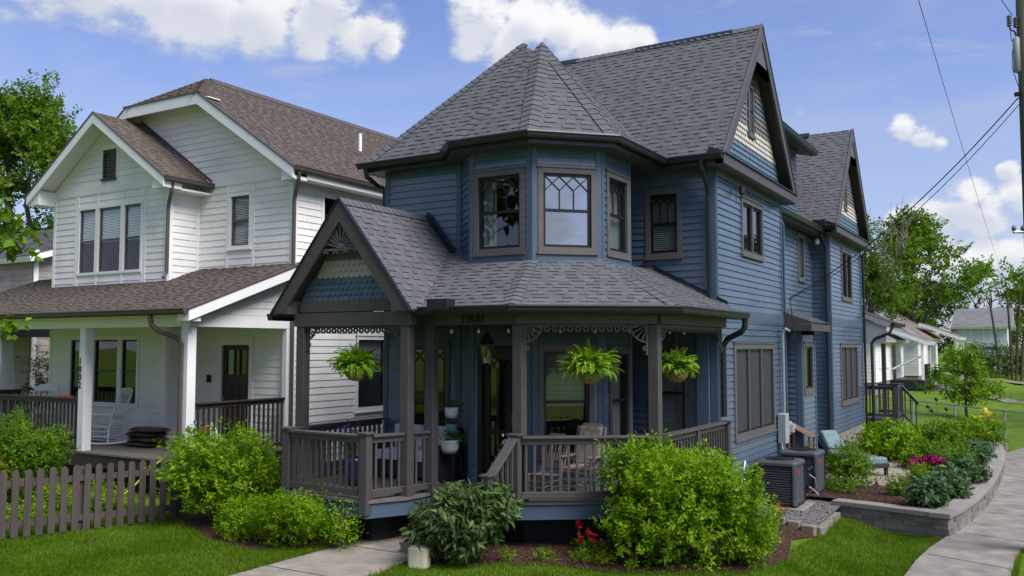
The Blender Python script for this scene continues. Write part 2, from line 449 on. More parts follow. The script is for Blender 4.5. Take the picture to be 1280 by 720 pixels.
def ridge_caps(a, b, na, nb, material, parent, w=.15, step=.14, name='ridge_cap', lift=.016, taper=False):
    """overlapping caps folded over a hip or ridge between planes with normals na, nb"""
    a, b = np.array(a, float), np.array(b, float); t = b-a; L = np.linalg.norm(t); t /= L
    if t[2] < 0: a, b, t = b, a, -t
    def side(n, m):
        n = np.array(n, float); n /= np.linalg.norm(n)
        d = np.cross(n, t); d /= np.linalg.norm(d)
        if d@(np.array(m, float)/np.linalg.norm(m)) < 0: d = -d
        return d, n
    dA, nA = side(na, na-np.array(nb, float)); dB, nB = side(nb, nb-np.array(na, float))
    up = (nA+nB); up /= np.linalg.norm(up); mb = MB(); k = int(L/step)+1; st = L/k
    for i in range(k):
        p0 = a+t*(i*st); p1 = a+t*((i+1)*st+.02); h0, h1 = lift+.012, lift
        w0 = w*min(1, .12+(k-i)*st/.45) if taper else w; w1 = w*min(1, .12+(k-i-1)*st/.45) if taper else w
        A0, B0, C0 = p0+dA*w0+nA*h0, p0+up*(h0*1.3), p0+dB*w0+nB*h0
        A1, B1, C1 = p1+dA*w1+nA*h1, p1+up*(h1*1.3), p1+dB*w1+nB*h1
        a0, c0, b0 = p0+dA*w0-nA*.01, p0+dB*w0-nB*.01, p0-up*.01
        mb.add([A0, B0, C0, A1, B1, C1, a0, b0, c0, p1+dA*w1-nA*.01, p1+dB*w1-nB*.01],
               [[0, 1, 4, 3], [1, 2, 5, 4], [0, 6, 7, 1], [1, 7, 8, 2], [0, 3, 9, 6], [2, 8, 10, 5]])
    return mb.build(name, material, parent)

GUT = [(0, 0), (.115, 0), (.12, -.02), (.105, -.045), (.10, -.075), (.085, -.105), (0, -.105)]

def window(w, parent, s0, s1, z0, z1, style='double', casing=.082, trim=None, sash=None, glass=None, inside='dark', sill=True, seed=0, head=True):
    """casing + sashes + panes set into a real opening with a room behind"""
    trim = trim or M['taupe_light']; sash = sash or M['sash']; glass = glass or M['glass']
    a0, a1, b0, b1 = s0+casing, s1-casing, z0+casing, z1-casing
    w.holes.append((s0+.02, s1-.02, z0+.02, z1-.02))
    c = MB()
    c.wbox(w, s0, s1, b1, z1, -.06, .034); c.wbox(w, s0, s1, z0, b0, -.06, .036)
    c.wbox(w, s0, a0, b0, b1, -.06, .032); c.wbox(w, a1, s1, b0, b1, -.06, .032)
    if head: c.wbox(w, s0-.015, s1+.015, z1, z1+.022, 0, .05)
    if sill: c.wbox(w, s0-.02, s1+.02, z0-.03, z0, 0, .055)
    win = c.build('window', trim, parent)
    fr = MB(); gl = MB(); e = .042
    n_units = {'double': 1, 'lattice': 1, 'single': 1, 'pair': 2, 'triple': 3}[style]
    mull = .05
    uw = (a1-a0-mull*(n_units-1))/n_units
    mullm = []
    for k in range(n_units):
        x0 = a0+k*(uw+mull); x1 = x0+uw
        if k: mullm.append(MB().wbox(w, x0-mull, x0, b0, b1, -.05, .024))
        fr.wbox(w, x0, x1, b1-e, b1, -.05, -.004); fr.wbox(w, x0, x1, b0, b0+e, -.05, -.004)
        fr.wbox(w, x0, x0+e, b0+e, b1-e, -.05, -.006); fr.wbox(w, x1-e, x1, b0+e, b1-e, -.05, -.006)
        zm = (b0+b1)/2
        if style in ('double', 'lattice') or (style == 'pair' and inside == 'white'):
            fr.wbox(w, x0+e, x1-e, zm-.022, zm+.022, -.048, -.010)
        if style == 'lattice':
            gx0, gx1, gz1 = x0+e, x1-e, b1-e; g = (gx1-gx0)/3; hb = .008
            def bar(p, q):
                d = np.array([q[0]-p[0], q[1]-p[1]]); d /= np.linalg.norm(d); m = np.array([-d[1], d[0]])*hb
                fr.wprism(w, [(p[0]+m[0], p[1]+m[1]), (p[0]-m[0], p[1]-m[1]), (q[0]-m[0], q[1]-m[1]), (q[0]+m[0], q[1]+m[1])], -.034, -.014-.001*random.random())
            hz = g*.95
            for i in range(3):
                bar((gx0+g*i, gz1), (gx0+g*min(i+1, 3), gz1-hz)); bar((gx0+g*(i+1), gz1), (gx0+g*i, gz1-hz))
            for i in (1, 2): bar((gx0+g*i, gz1-hz), (gx0+g*i, zm))
        gl.add([w.pt(x0+.01, b0+.01, -.03), w.pt(x1-.01, b0+.01, -.03), w.pt(x1-.01, b1-.01, -.03), w.pt(x0+.01, b1-.01, -.03)], [[0, 1, 2, 3]])
    fr.build('sash', sash, win)
    for q in mullm: q.build('mullion', trim, win)
    gl.build('pane', glass, win)
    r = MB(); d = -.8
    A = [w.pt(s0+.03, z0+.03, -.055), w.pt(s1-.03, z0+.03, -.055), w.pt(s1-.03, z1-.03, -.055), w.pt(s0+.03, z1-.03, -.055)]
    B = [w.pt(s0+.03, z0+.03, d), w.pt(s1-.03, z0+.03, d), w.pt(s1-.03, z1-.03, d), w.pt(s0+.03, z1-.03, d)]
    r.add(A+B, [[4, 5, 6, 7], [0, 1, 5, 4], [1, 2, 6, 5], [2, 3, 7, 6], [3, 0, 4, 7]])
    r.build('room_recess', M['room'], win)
    rg = random.Random(seed)
    def folds(x0, x1, zt, zb, n=-.13):
        c = MB(); k = max(6, int((x1-x0)/.025)); V = []
        for i in range(k+1):
            x = x0+(x1-x0)*i/k; nn = n+.02*math.sin(i*1.7)+.006*rg.random()
            V += [w.pt(x, zb, nn), w.pt(x, zt, nn)]
        c.add(V, [[2*i, 2*i+2, 2*i+3, 2*i+1] for i in range(k)]); return c
    if inside == 'curtain_left': folds(a0, a0+(a1-a0)*.33, b1, b0).build('curtain', M['curtain'], win)
    if inside == 'curtain_both':
        c = folds(a0, a0+(a1-a0)*.3, b1, b0); c2 = folds(a1-(a1-a0)*.3, a1, b1, b0); c.add(c2.v, c2.f); c.build('curtain', M['curtain'], win)
    if inside == 'curtain_full': folds(a0, a1, b1, b0).build('curtain', M['curtain'], win)
    if inside in ('blind', 'blind_half', 'white'):
        c = MB(); z = b1-.03; stop = b0 if inside == 'blind' else (b0+b1)/2-.05
        while z > stop:
            c.add([w.pt(a0+.01, z, -.085), w.pt(a1-.01, z, -.085), w.pt(a1-.01, z-.028, -.072), w.pt(a0+.01, z-.028, -.072)], [[0, 1, 2, 3]]); z -= .036
        if inside == 'white': c.v = [(x-w.n[0]*-.028, y-w.n[1]*-.028, q) for x, y, q in c.v]
        c.build('blind', M['shade'] if inside == 'white' else M['blind'], win)
    if inside == 'screen':
        MB().add([w.pt(a0+.01, b0+.01, -.012), w.pt(a1-.01, b0+.01, -.012), w.pt(a1-.01, b1-.01, -.012), w.pt(a0+.01, b1-.01, -.012)], [[0, 1, 2, 3]]).build('screen', M['screen'], win)
    return win

def corner_board(w, s0, s1, z0, z1, material, parent, n=.024):
    MB().wbox(w, s0, s1, z0, z1, -.01, n).build('corner_board', material, parent)

def railing(parent, pts, zfloor, h, material, gap=.115, name='railing', bal=.034, z_end=None, newel_ends=(False, False), posts=True):
    """one straight railing per pair of points: rails as the part, each baluster a sub-part"""
    for i in range(len(pts)-1):
        a, b = np.array(pts[i], float), np.array(pts[i+1], float); L = np.linalg.norm(b-a); w = Wall(a, b-a)
        zt = zfloor+h
        z_a, z_b = zt, (zt if z_end is None else z_end)
        def slab(mb, lo, hi, half):
            mb.hexa([w.pt(0, z_a+lo, half), w.pt(L, z_b+lo, half), w.pt(L, z_b+lo, -half), w.pt(0, z_a+lo, -half)],
                    [w.pt(0, z_a+hi, half), w.pt(L, z_b+hi, half), w.pt(L, z_b+hi, -half), w.pt(0, z_a+hi, -half)])
        mb = MB(); slab(mb, -.035, 0, .07); slab(mb, -.115, -.0345, .024)
        rl = mb.build(name, material, parent, bevel=.006)
        mb = MB(); slab(mb, -h+.05, -h+.14, .026); mb.build('bottom_rail', material, rl, bevel=.006)
        k = max(2, int(L/gap)); st = L/k
        for j in range(k):
            s = st*(j+.5); t = s/L; zz = z_a+(z_b-z_a)*t
            MB().wbox(w, s-bal/2, s+bal/2, zz-h+.13, zz-.11, -bal/2, bal/2).build('baluster', material, rl)

def newel(parent, p, z0, z1, material, s=.13, cap=True, name='newel_post'):
    mb = MB().cbox((p[0], p[1], z0), s, s, z1-z0)
    if cap: mb.cbox((p[0], p[1], z1), s+.05, s+.05, .03)
    return mb.build(name, material, parent, bevel=.006)

# ------------------------------------------------------------------ foliage helpers
def leaf_cloud(seed, blobs, n, size, aspect=.42, sprig=9, up=.35, spread=.10, shell=.45, lump=.22, gap=0.0, fold=.25, droop=0.0):
    """many folded leaves gathered in sprigs through the volume of ellipsoid blobs (cx,cy,cz,rx,ry,rz)"""
    rg = np.random.default_rng(seed)
    B = np.array(blobs, float)
    wgt = (B[:, 3]*B[:, 4]*B[:, 5])**(2/3); wgt /= wgt.sum()
    ns = max(1, n//sprig)
    bi = rg.choice(len(B), ns, p=wgt)
    d = rg.normal(size=(ns, 3)); d /= np.linalg.norm(d, axis=1)[:, None]
    rad = rg.random(ns)**shell
    k = rg.normal(size=(5, 3))*2.3; ph = rg.random(5)*6.28
    rad *= 1+lump*np.mean(np.sin(d@k.T+ph), axis=1)*1.6
    if gap:
        k2 = rg.normal(size=(4, 3))*4
        keep = np.mean(np.sin(d@k2.T+ph[:4]), axis=1) > -gap
        rad = np.where(keep, rad, rad*.55)
    rad = rad+(rg.random(ns) < .09)*rg.uniform(.06, .24, ns)
    c = B[bi, :3]+d*rad[:, None]*B[bi, 3:6]
    ax = d+np.array([0, 0, up])+rg.normal(size=(ns, 3))*.35; ax /= np.linalg.norm(ax, axis=1)[:, None]
    m = ns*sprig
    C = np.repeat(c, sprig, 0); A = np.repeat(ax, sprig, 0)
    t = np.tile(np.linspace(-1, 1, sprig), ns)
    rd = rg.normal(size=(m, 3)); rd -= A*np.sum(rd*A, 1)[:, None]; rd /= np.linalg.norm(rd, axis=1)[:, None]
    base = C+A*(t*spread)[:, None]+rg.normal(size=(m, 3))*spread*.12
    dirn = A*(.25+.55*(t[:, None]+1)/2)+rd; dirn[:, 2] -= droop; dirn /= np.linalg.norm(dirn, axis=1)[:, None]
    side = np.cross(dirn, A+rg.normal(size=(m, 3))*.25); side /= np.linalg.norm(side, axis=1)[:, None]+1e-9
    nor = np.cross(side, dirn)
    s = size*rg.uniform(.65, 1.2, m)[:, None]
    w = s*aspect*.5
    v0 = base; v2 = base+dirn*s+nor*s*-.08
    mid = base+dirn*s*.45
    v1 = mid+side*w+nor*w*fold; v3 = mid-side*w+nor*w*fold
    V = np.stack([v0, v1, v2, v3], 1).reshape(-1, 3)
    i = np.arange(m)*4
    F = np.concatenate([np.stack([i, i+1, i+2], 1), np.stack([i, i+2, i+3], 1)])
    return V, F

def shrub(name, label, cat, c, rx, ry, h, n, size, material, seed, parts=None, group=None, blobs=None, aspect=.42, up=.35, sprig=9, spread=.09, stems=7, lump=.22, shell=.45, droop=0.0, stem_mat=None):
    t = thing(name, label, cat, c, group=group)
    bl = blobs or [(c[0], c[1], c[2]+h*.52, rx, ry, h*.5)]
    V, F = leaf_cloud(seed, bl, n, size, aspect, sprig, up, spread, shell, lump, droop=droop)
    V[:, 2] = np.maximum(V[:, 2], c[2]+.015)
    mesh_obj('foliage', V, F, material, t)
    rg = random.Random(seed); mb = MB()
    for k in range(stems):
        a = rg.uniform(0, 6.28); r = rg.uniform(.35, .8)
        e = (c[0]+rx*r*math.cos(a), c[1]+ry*r*math.sin(a), c[2]+h*rg.uniform(.6, .92))
        m = (c[0]+rx*r*.35*math.cos(a), c[1]+ry*r*.35*math.sin(a), c[2]+h*.35)
        mb.tube([(c[0]+.05*math.cos(a), c[1]+.05*math.sin(a), c[2]-.03), m, e], [.014, .010, .004], 5)
    mb.build('stem', stem_mat or M['bark'], t)
    return t

def limb_tree(name, label, cat, base, height, trunk_r, crown_blobs, n, leaf, material, seed, bark=None, group=None, limbs=8, aspect=.6, sprig=10, spread=.3, fork=.35, gap=.2, lump=.3, up=.2, shell=.5, lean=(0, 0), bare=0):
    t = thing(name, label, cat, base, group=group)
    rg = random.Random(seed); mb = MB(); b = np.array(base, float)
    top = b+np.array([lean[0], lean[1], height*.78])
    def wob(p, q, k=6, a=.04):
        L = np.linalg.norm(np.array(q)-np.array(p)); return [np.array(p)+(np.array(q)-np.array(p))*i/k+np.array([rg.uniform(-a, a), rg.uniform(-a, a), 0])*L*(1 if 0 < i < k else 0) for i in range(k+1)]
    tp = wob(b-np.array([0, 0, .1]), top, 7, .02)
    mb.tube(tp, [trunk_r*(1.35 if i == 0 else 1-.115*i) for i in range(8)], 10)
    ends = [bl for bl in crown_blobs]
    for i in range(limbs):
        f = fork+(.95-fork)*i/max(1, limbs-1); j = min(6, int(f*7)); s = tp[j]+(tp[j+1]-tp[j])*(f*7-j)
        bl = ends[i % len(ends)]
        e = np.array([bl[0]+rg.uniform(-.6, .6)*bl[3], bl[1]+rg.uniform(-.6, .6)*bl[4], bl[2]+rg.uniform(-.2, .7)*bl[5]])
        r = trunk_r*(1-.75*f)*.62
        pp = wob(s, e, 5, .06); mb.tube(pp, [r*(1-.16*k) for k in range(6)], 7)
        for q in range(3):
            k = rg.randint(1, 4); e2 = pp[k]+np.array([rg.uniform(-1, 1)*bl[3]*.8, rg.uniform(-1, 1)*bl[4]*.8, rg.uniform(.1, .8)*bl[5]])
            mb.tube(wob(pp[k], e2, 4, .06), [r*.45*(1-.2*z) for z in range(5)], 5)
    mb.build('trunk', bark or M['bark'], t, smooth=True)
    if n:
        V, F = leaf_cloud(seed+1, crown_blobs, n, leaf, aspect, sprig, up, spread, shell, lump, gap)
        mesh_obj('crown', V, F, material, t)
    if bare:
        tw = MB()
        for i in range(bare):
            bl = crown_blobs[i % len(crown_blobs)]
            s = np.array(bl[:3])+np.array([rg.uniform(-.5, .5)*bl[3], rg.uniform(-.5, .5)*bl[4], rg.uniform(-.6, .2)*bl[5]])
            e = s+np.array([rg.uniform(-1, 1)*1.6, rg.uniform(-1, 1)*1.6, rg.uniform(1.5, 4.0)])
            tw.tube(wob(s, e, 4, .08), [.055, .042, .03, .02, .01], 4)
            m = wob(s, e, 4, .08)[2]
            for q in range(2):
                tw.tube([m, m+np.array([rg.uniform(-1, 1), rg.uniform(-1, 1), rg.uniform(.5, 1.6)])], [.026, .008], 4)
        tw.build('bare_branches', M['bark_pale'], t)
    return t
# ------------------------------------------------------------------ camera, light, sky
cam = bpy.data.cameras.new('camera'); camo = bpy.data.objects.new('camera', cam); COL.objects.link(camo)
CZ = 2.75; FPX = 1110.0; YAW, PITCH = R(31.05), R(3.79)
camo.location = (0, 0, CZ); camo.rotation_euler = (R(90)+PITCH, 0, YAW)
cam.sensor_width = 36; cam.lens = FPX/1280*36; cam.clip_end = 3000; cam.clip_start = .1
scene.camera = camo
scene.view_settings.view_transform = 'Standard'; scene.view_settings.look = 'None'
scene.view_settings.gamma = 1; scene.view_settings.exposure = 0.40
SUN_EL, SUN_AZ = 51.0, 101.0      # azimuth clockwise from +Y
sd = np.array([math.sin(R(SUN_AZ))*math.cos(R(SUN_EL)), math.cos(R(SUN_AZ))*math.cos(R(SUN_EL)), math.sin(R(SUN_EL))])
sl = bpy.data.lights.new('sun', 'SUN'); so = bpy.data.objects.new('sun', sl); COL.objects.link(so)
sl.energy = 4.0; sl.angle = R(36); sl.color = (1.0, .965, .91)
so.rotation_euler = Vector(tuple(-sd)).to_track_quat('-Z', 'Y').to_euler(); so.location = (20, 0, 30)

def pdir(u, v):
    r = np.array([math.cos(YAW), math.sin(YAW), 0]); f0 = np.array([-math.sin(YAW), math.cos(YAW), 0])
    F = f0*math.cos(PITCH)+UPV*math.sin(PITCH); up = UPV*math.cos(PITCH)-f0*math.sin(PITCH)
    k = F+r*(u-640)/FPX-up*(v-360)/FPX
    return k/np.linalg.norm(k)

wd = bpy.data.worlds.new('World'); scene.world = wd; wd.use_nodes = True
nt = wd.node_tree; N, L = nt.nodes, nt.links
bg = N['Background']; bg.inputs['Strength'].default_value = .106
sky = N.new('ShaderNodeTexSky'); sky.sky_type = 'NISHITA'; sky.sun_disc = False
sky.sun_elevation = R(SUN_EL); sky.sun_rotation = R(SUN_AZ); sky.air_density = 1.0; sky.dust_density = 1.3; sky.ozone_density = 2.0
tc = N.new('ShaderNodeTexCoord')
def vmath(op, a, b=None):
    n = N.new('ShaderNodeVectorMath'); n.operation = op
    for i, x in enumerate((a, b)):
        if x is None: continue
        if isinstance(x, (tuple, list, np.ndarray)): n.inputs[i].default_value = tuple(float(q) for q in x)
        else: L.new(x, n.inputs[i])
    return n
def fmath(op, a, b=None, c=None, clamp=False):
    n = N.new('ShaderNodeMath'); n.operation = op; n.use_clamp = clamp
    for i, x in enumerate((a, b, c)):
        if x is None: continue
        if isinstance(x, (int, float)): n.inputs[i].default_value = x
        else: L.new(x, n.inputs[i])
    return n.outputs[0]
def smooth(x, lo, hi, t0=0.0, t1=1.0):
    n = N.new('ShaderNodeMapRange'); n.interpolation_type = 'SMOOTHSTEP'
    n.inputs[1].default_value = lo; n.inputs[2].default_value = hi; n.inputs[3].default_value = t0; n.inputs[4].default_value = t1
    L.new(x, n.inputs[0]); return n.outputs[0]
DIR = tc.outputs['Generated']
def noise(scale, detail, rough=.55, off=(0, 0, 0), stretch=(1, 1, 1.7), dist=0.0):
    mp = N.new('ShaderNodeMapping'); mp.inputs['Scale'].default_value = stretch; mp.inputs['Location'].default_value = off
    L.new(DIR, mp.inputs['Vector'])
    n = N.new('ShaderNodeTexNoise'); n.inputs['Scale'].default_value = scale; n.inputs['Detail'].default_value = detail
    n.inputs['Roughness'].default_value = rough; n.inputs['Distortion'].default_value = dist
    L.new(mp.outputs[0], n.inputs['Vector']); return n.outputs['Fac']
SOFT = {(1130, 162): .80, (1155, 172): .80, (1175, 180): .75, (1060, 150): .5, (1000, 140): .45}
PUFFS = [(40, -35, 74), (120, -25, 72), (190, -2, 66), (262, 8, 66), (330, 20, 60), (392, 34, 50), (440, 42, 44), (478, 32, 40), (484, 56, 26), (420, 0, 50),
         (585, 12, 38), (592, 45, 38), (632, 55, 46), (662, 30, 46), (706, 40, 46), (740, 52, 42), (775, 56, 36), (802, 54, 24), (610, 20, 40),
         (1130, 162, 26), (1155, 172, 24), (1175, 180, 16),
         (1060, 150, 26), (1000, 140, 26), (1165, 268, 40), (1205, 255, 40), (1235, 268, 34), (1259, 214, 16), (1275, 245, 30), (1135, 280, 30),
         (1225, 330, 40), (1275, 325, 40), (1180, 325, 32), (1130, 345, 34)]
acc = None; under = None
for u, v, r in PUFFS:
    d2 = vmath('DISTANCE', DIR, pdir(u-r*.25, v+r*.62)).outputs['Value']
    m2 = smooth(d2, 0.0, r*1.25/FPX, 1.0, 0.0)
    under = m2 if under is None else fmath('MAXIMUM', under, m2)
    dn = vmath('DISTANCE', DIR, pdir(u, v)).outputs['Value']
    m = smooth(dn, 0.0, r*1.75/FPX, SOFT.get((u, v), 1.0), 0.0)
    acc = m if acc is None else fmath('MAXIMUM', acc, m)
n1 = noise(9, 9, .58, dist=.4); n2 = noise(26, 8, .6, (3, 1, 2))
pert = fmath('ADD', fmath('MULTIPLY', fmath('SUBTRACT', n1, .5), 1.35), fmath('MULTIPLY', fmath('SUBTRACT', n2, .5), 1.15))
body = fmath('ADD', acc, fmath('MULTIPLY', pert, fmath('ADD', acc, .12)))
cl = smooth(body, .36, .86)
# thin high veil over the whole sky plus unseen cloud behind the camera, thickened for fill light
veil = smooth(noise(2.3, 7, .6, (5, 2, 1), (1, 1, 3.5), 1.2), .34, .74, 0, .30)
sep = N.new('ShaderNodeSeparateXYZ'); L.new(DIR, sep.inputs[0])
away = smooth(fmath('ADD', sep.outputs[1], fmath('MULTIPLY', sep.outputs[0], .0)), .35, -.1)
fill_cloud = fmath('MULTIPLY', smooth(noise(3.2, 8, .58, (1, 7, 3), (1, 1, 2.2)), .40, .60), away)
low = smooth(sep.outputs[2], .0, .40, .48, 0.0)
wacc = None
for u, v, r in ((1010, 90, 120), (1150, 110, 130), (1250, 160, 120), (1120, 235, 110), (1230, 300, 130), (900, 30, 90), (380, 95, 110), (60, 90, 110)):
    m = smooth(vmath('DISTANCE', DIR, pdir(u, v)).outputs['Value'], 0.0, r*1.3/FPX, 1.0, 0.0)
    wacc = m if wacc is None else fmath('MAXIMUM', wacc, m)
wisp = fmath('MULTIPLY', wacc, smooth(noise(6, 9, .66, (4, 9, 2), (1, 1, 3.2), 1.6), .40, .78, 0, .62))
alpha = fmath('MAXIMUM', wisp, fmath('MAXIMUM', fmath('MAXIMUM', cl, fill_cloud), fmath('ADD', veil, low)), clamp=True)
shade = smooth(fmath('ADD', fmath('MULTIPLY', noise(8, 8, .62, (2, 2, 9)), .6), fmath('MULTIPLY', cl, .42)), .40, .82)
cc = N.new('ShaderNodeMix'); cc.data_type = 'RGBA'
cc.inputs[6].default_value = (3.9, 4.3, 5.2, 1); cc.inputs[7].default_value = (6.9, 6.9, 7.0, 1)
lit = fmath('MULTIPLY', shade, fmath('SUBTRACT', 1.0, fmath('MULTIPLY', smooth(fmath('ADD', under, fmath('MULTIPLY', fmath('SUBTRACT', n1, .5), .9)), .25, .85), .62)), clamp=True)
L.new(lit, cc.inputs[0])
tint = N.new('ShaderNodeMix'); tint.data_type = 'RGBA'; tint.blend_type = 'MULTIPLY'; tint.inputs[0].default_value = 1
L.new(sky.outputs[0], tint.inputs[6]); tint.inputs[7].default_value = (1.03, 1.02, 1.34, 1)
mx = N.new('ShaderNodeMix'); mx.data_type = 'RGBA'
L.new(alpha, mx.inputs[0]); L.new(tint.outputs[2], mx.inputs[6]); L.new(cc.outputs[2], mx.inputs[7])
L.new(mx.outputs[2], bg.inputs['Color'])

# ------------------------------------------------------------------ ground
def sm(x): x = np.clip(x, 0, 1); return x*x*(3-2*x)
def gz(x, y):
    x = np.asarray(x, float); y = np.asarray(y, float)
    z = -.4*sm((x+4.1)/2.4)
    inb = sm((y-16.55)/.35)*(1-sm((y-29.3)/.5))*sm((x+7)/.5)*(1-sm((x+1.55)/.4))
    z = z-.13*sm((y-13.0)/2.2)*sm((x+5.5)/.7)*(1-sm((x+2.6)/1.2))
    return z-.35*inb

def grassmat():
    m, nt, b = nmat('lawn_grass_ground'); N, L = nt.nodes, nt.links
    tc = N.new('ShaderNodeTexCoord')
    a = N.new('ShaderNodeTexNoise'); a.inputs['Scale'].default_value = 1.1; a.inputs['Detail'].default_value = 6
    c = N.new('ShaderNodeTexNoise'); c.inputs['Scale'].default_value = 55; c.inputs['Detail'].default_value = 6; c.inputs['Roughness'].default_value = .7
    L.new(tc.outputs['Object'], a.inputs['Vector']); L.new(tc.outputs['Object'], c.inputs['Vector'])
    mx = N.new('ShaderNodeMix'); mx.inputs[0].default_value = .55
    L.new(a.outputs['Fac'], mx.inputs[2]); L.new(c.outputs['Fac'], mx.inputs[3])
    cr = N.new('ShaderNodeValToRGB'); e = cr.color_ramp.elements
    e[0].position = .33; e[0].color = (.04, .08, .002, 1); e[1].position = .68; e[1].color = (.17, .26, .02, 1)
    q = e.new(.5); q.color = (.10, .175, .005, 1)
    L.new(mx.outputs[0], cr.inputs[0]); L.new(cr.outputs[0], b.inputs['Base Color']); b.inputs['Roughness'].default_value = .9
    b.inputs['Specular IOR Level'].default_value = .2
    bp = N.new('ShaderNodeBump'); bp.inputs['Strength'].default_value = .9; bp.inputs['Distance'].default_value = .05
    L.new(c.outputs['Fac'], bp.inputs['Height']); L.new(bp.outputs[0], b.inputs['Normal'])
    return m
M['grass'] = grassmat()
xs = np.concatenate([np.linspace(-900, -60, 15), np.linspace(-50, -14, 19), np.arange(-13, 2.01, .25), np.linspace(3, 30, 15), np.linspace(60, 900, 12)])
ys = np.concatenate([np.linspace(-700, -20, 12), np.linspace(-15, 5, 11), np.arange(6, 33.01, .25), np.linspace(35, 130, 25), np.linspace(180, 1500, 12)])
X, Y = np.meshgrid(xs, ys); Z = gz(X, Y)
nx = len(xs); ny = len(ys)
idx = np.arange(nx*ny).reshape(ny, nx)
Fq = np.stack([idx[:-1, :-1], idx[:-1, 1:], idx[1:, 1:], idx[1:, :-1]], -1).reshape(-1, 4)
g = mesh_obj('ground', np.stack([X, Y, Z], -1).reshape(-1, 3), Fq, M['grass'], smooth=True)
tag(g, kind='structure')

def sheet(name, poly, material, lift=.006, kind='structure', step=.3, zfun=None, thick=0.0):
    """terrain-following sheet: grid clipped by a polygon"""
    zfun = zfun or (lambda x, y: float(gz(x, y)))
    x0 = min(p[0] for p in poly); x1 = max(p[0] for p in poly); y0 = min(p[1] for p in poly); y1 = max(p[1] for p in poly)
    V, F = [], []
    def inside_clip(cell):
        # clip polygon by the convex cell (Sutherland-Hodgman the other way round)
        a, b, c, d = cell; q = list(poly)
        for A, B, Cc in ((-1, 0, -a), (1, 0, b), (0, -1, -c), (0, 1, d)):
            q = clip(q, A, B, Cc)
            if len(q) < 3: return None
        return q
    nxs = max(1, int((x1-x0)/step)); nys = max(1, int((y1-y0)/step)); dx = (x1-x0)/nxs; dy = (y1-y0)/nys
    for i in range(nxs):
        for j in range(nys):
            q = inside_clip((x0+i*dx, x0+(i+1)*dx, y0+j*dy, y0+(j+1)*dy))
            if not q: continue
            o = len(V); V += [(p[0], p[1], zfun(p[0], p[1])+lift) for p in q]; F.append(list(range(o, o+len(q))))
    if thick:
        k = len(poly); o = len(V)
        area = sum(poly[i][0]*poly[(i+1) % k][1]-poly[(i+1) % k][0]*poly[i][1] for i in range(k))
        for p in poly: V.append((p[0], p[1], zfun(p[0], p[1])+lift)); V.append((p[0], p[1], zfun(p[0], p[1])+lift-thick))
        for i in range(k):
            j = (i+1) % k; F.append([o+2*i, o+2*i+1, o+2*j+1, o+2*j] if area < 0 else [o+2*i+1, o+2*i, o+2*j, o+2*j+1])
    ob = mesh_obj(name, V, F, material)
    return tag(ob, kind=kind)
def inpoly(x, y, poly):
    r = np.zeros(x.shape, bool); k = len(poly)
    for i in range(k):
        (x0, y0), (x1, y1) = poly[i], poly[(i+1) % k]
        if y0 == y1: continue
        c = ((y0 > y) != (y1 > y)) & (x < (x1-x0)*(y-y0)/(y1-y0)+x0)
        r ^= c
    return r

WALK = [(-8.52, 5.0), (-7.02, 5.0), (-7.05, 8.6), (-7.15, 9.6), (-7.0, 10.2), (-8.42, 10.6), (-8.46, 9.0)]
SIDEW = [(-1.9, 8.0), (-.45, 8.0), (-.54, 14.2), (-.52, 15.3), (-.3, 18), (.2, 24), (.55, 29.5), (1.4, 34), (.2, 34.4), (-.85, 31.5), (-1.3, 29.6), (-1.15, 26.5), (-1.12, 22.8), (-1.2, 20.0), (-1.34, 18.0), (-1.54, 16.42), (-1.68, 15.4), (-1.76, 14.4)]
BEDF = [(-7.12, 9.28), (-6.7, 9.22), (-6.0, 9.72), (-5.4, 10.02), (-4.7, 10.05), (-4.0, 10.35), (-3.35, 11.2), (-3.1, 12.4), (-3.35, 13.6), (-3.2, 14.6), (-4.6, 14.9), (-6.0, 14.0), (-7.6, 12.0), (-7.3, 10.4)]
BEDL = [(-12.3, 10.6), (-12.0, 9.55), (-11.2, 9.1), (-10.3, 8.75), (-9.4, 8.62), (-8.9, 9.0), (-8.50, 9.6), (-8.46, 10.6), (-7.6, 10.6), (-7.6, 12.3), (-12.3, 12.3)]
GARDEN = [(-4.72, 17.25), (-3.45, 17.1), (-1.72, 16.95), (-1.5, 18.2), (-1.38, 20.2), (-1.3, 22.6), (-1.33, 26.8), (-1.5, 29.2), (-4.3, 29.6), (-6.0, 29.0), (-6.0, 17.25)]
sheet('front_walk', WALK, M['walk'], .02, thick=.05)
sheet('sidewalk', SIDEW, M['concrete'], .035, zfun=lambda x, y: float(-.4*sm(np.array((x+4.1)/2.4))), thick=.08, step=.5)
sheet('mulch_bed', BEDF, M['mulch_bed'], .012)
sheet('mulch_bed', BEDL, M['mulch_bed'], .012)
BZ = -.03
sheet('garden_soil', GARDEN, M['mulch_bed'], 0, zfun=lambda x, y: BZ+.025*math.sin(x*3.1)*math.sin(y*2.3))
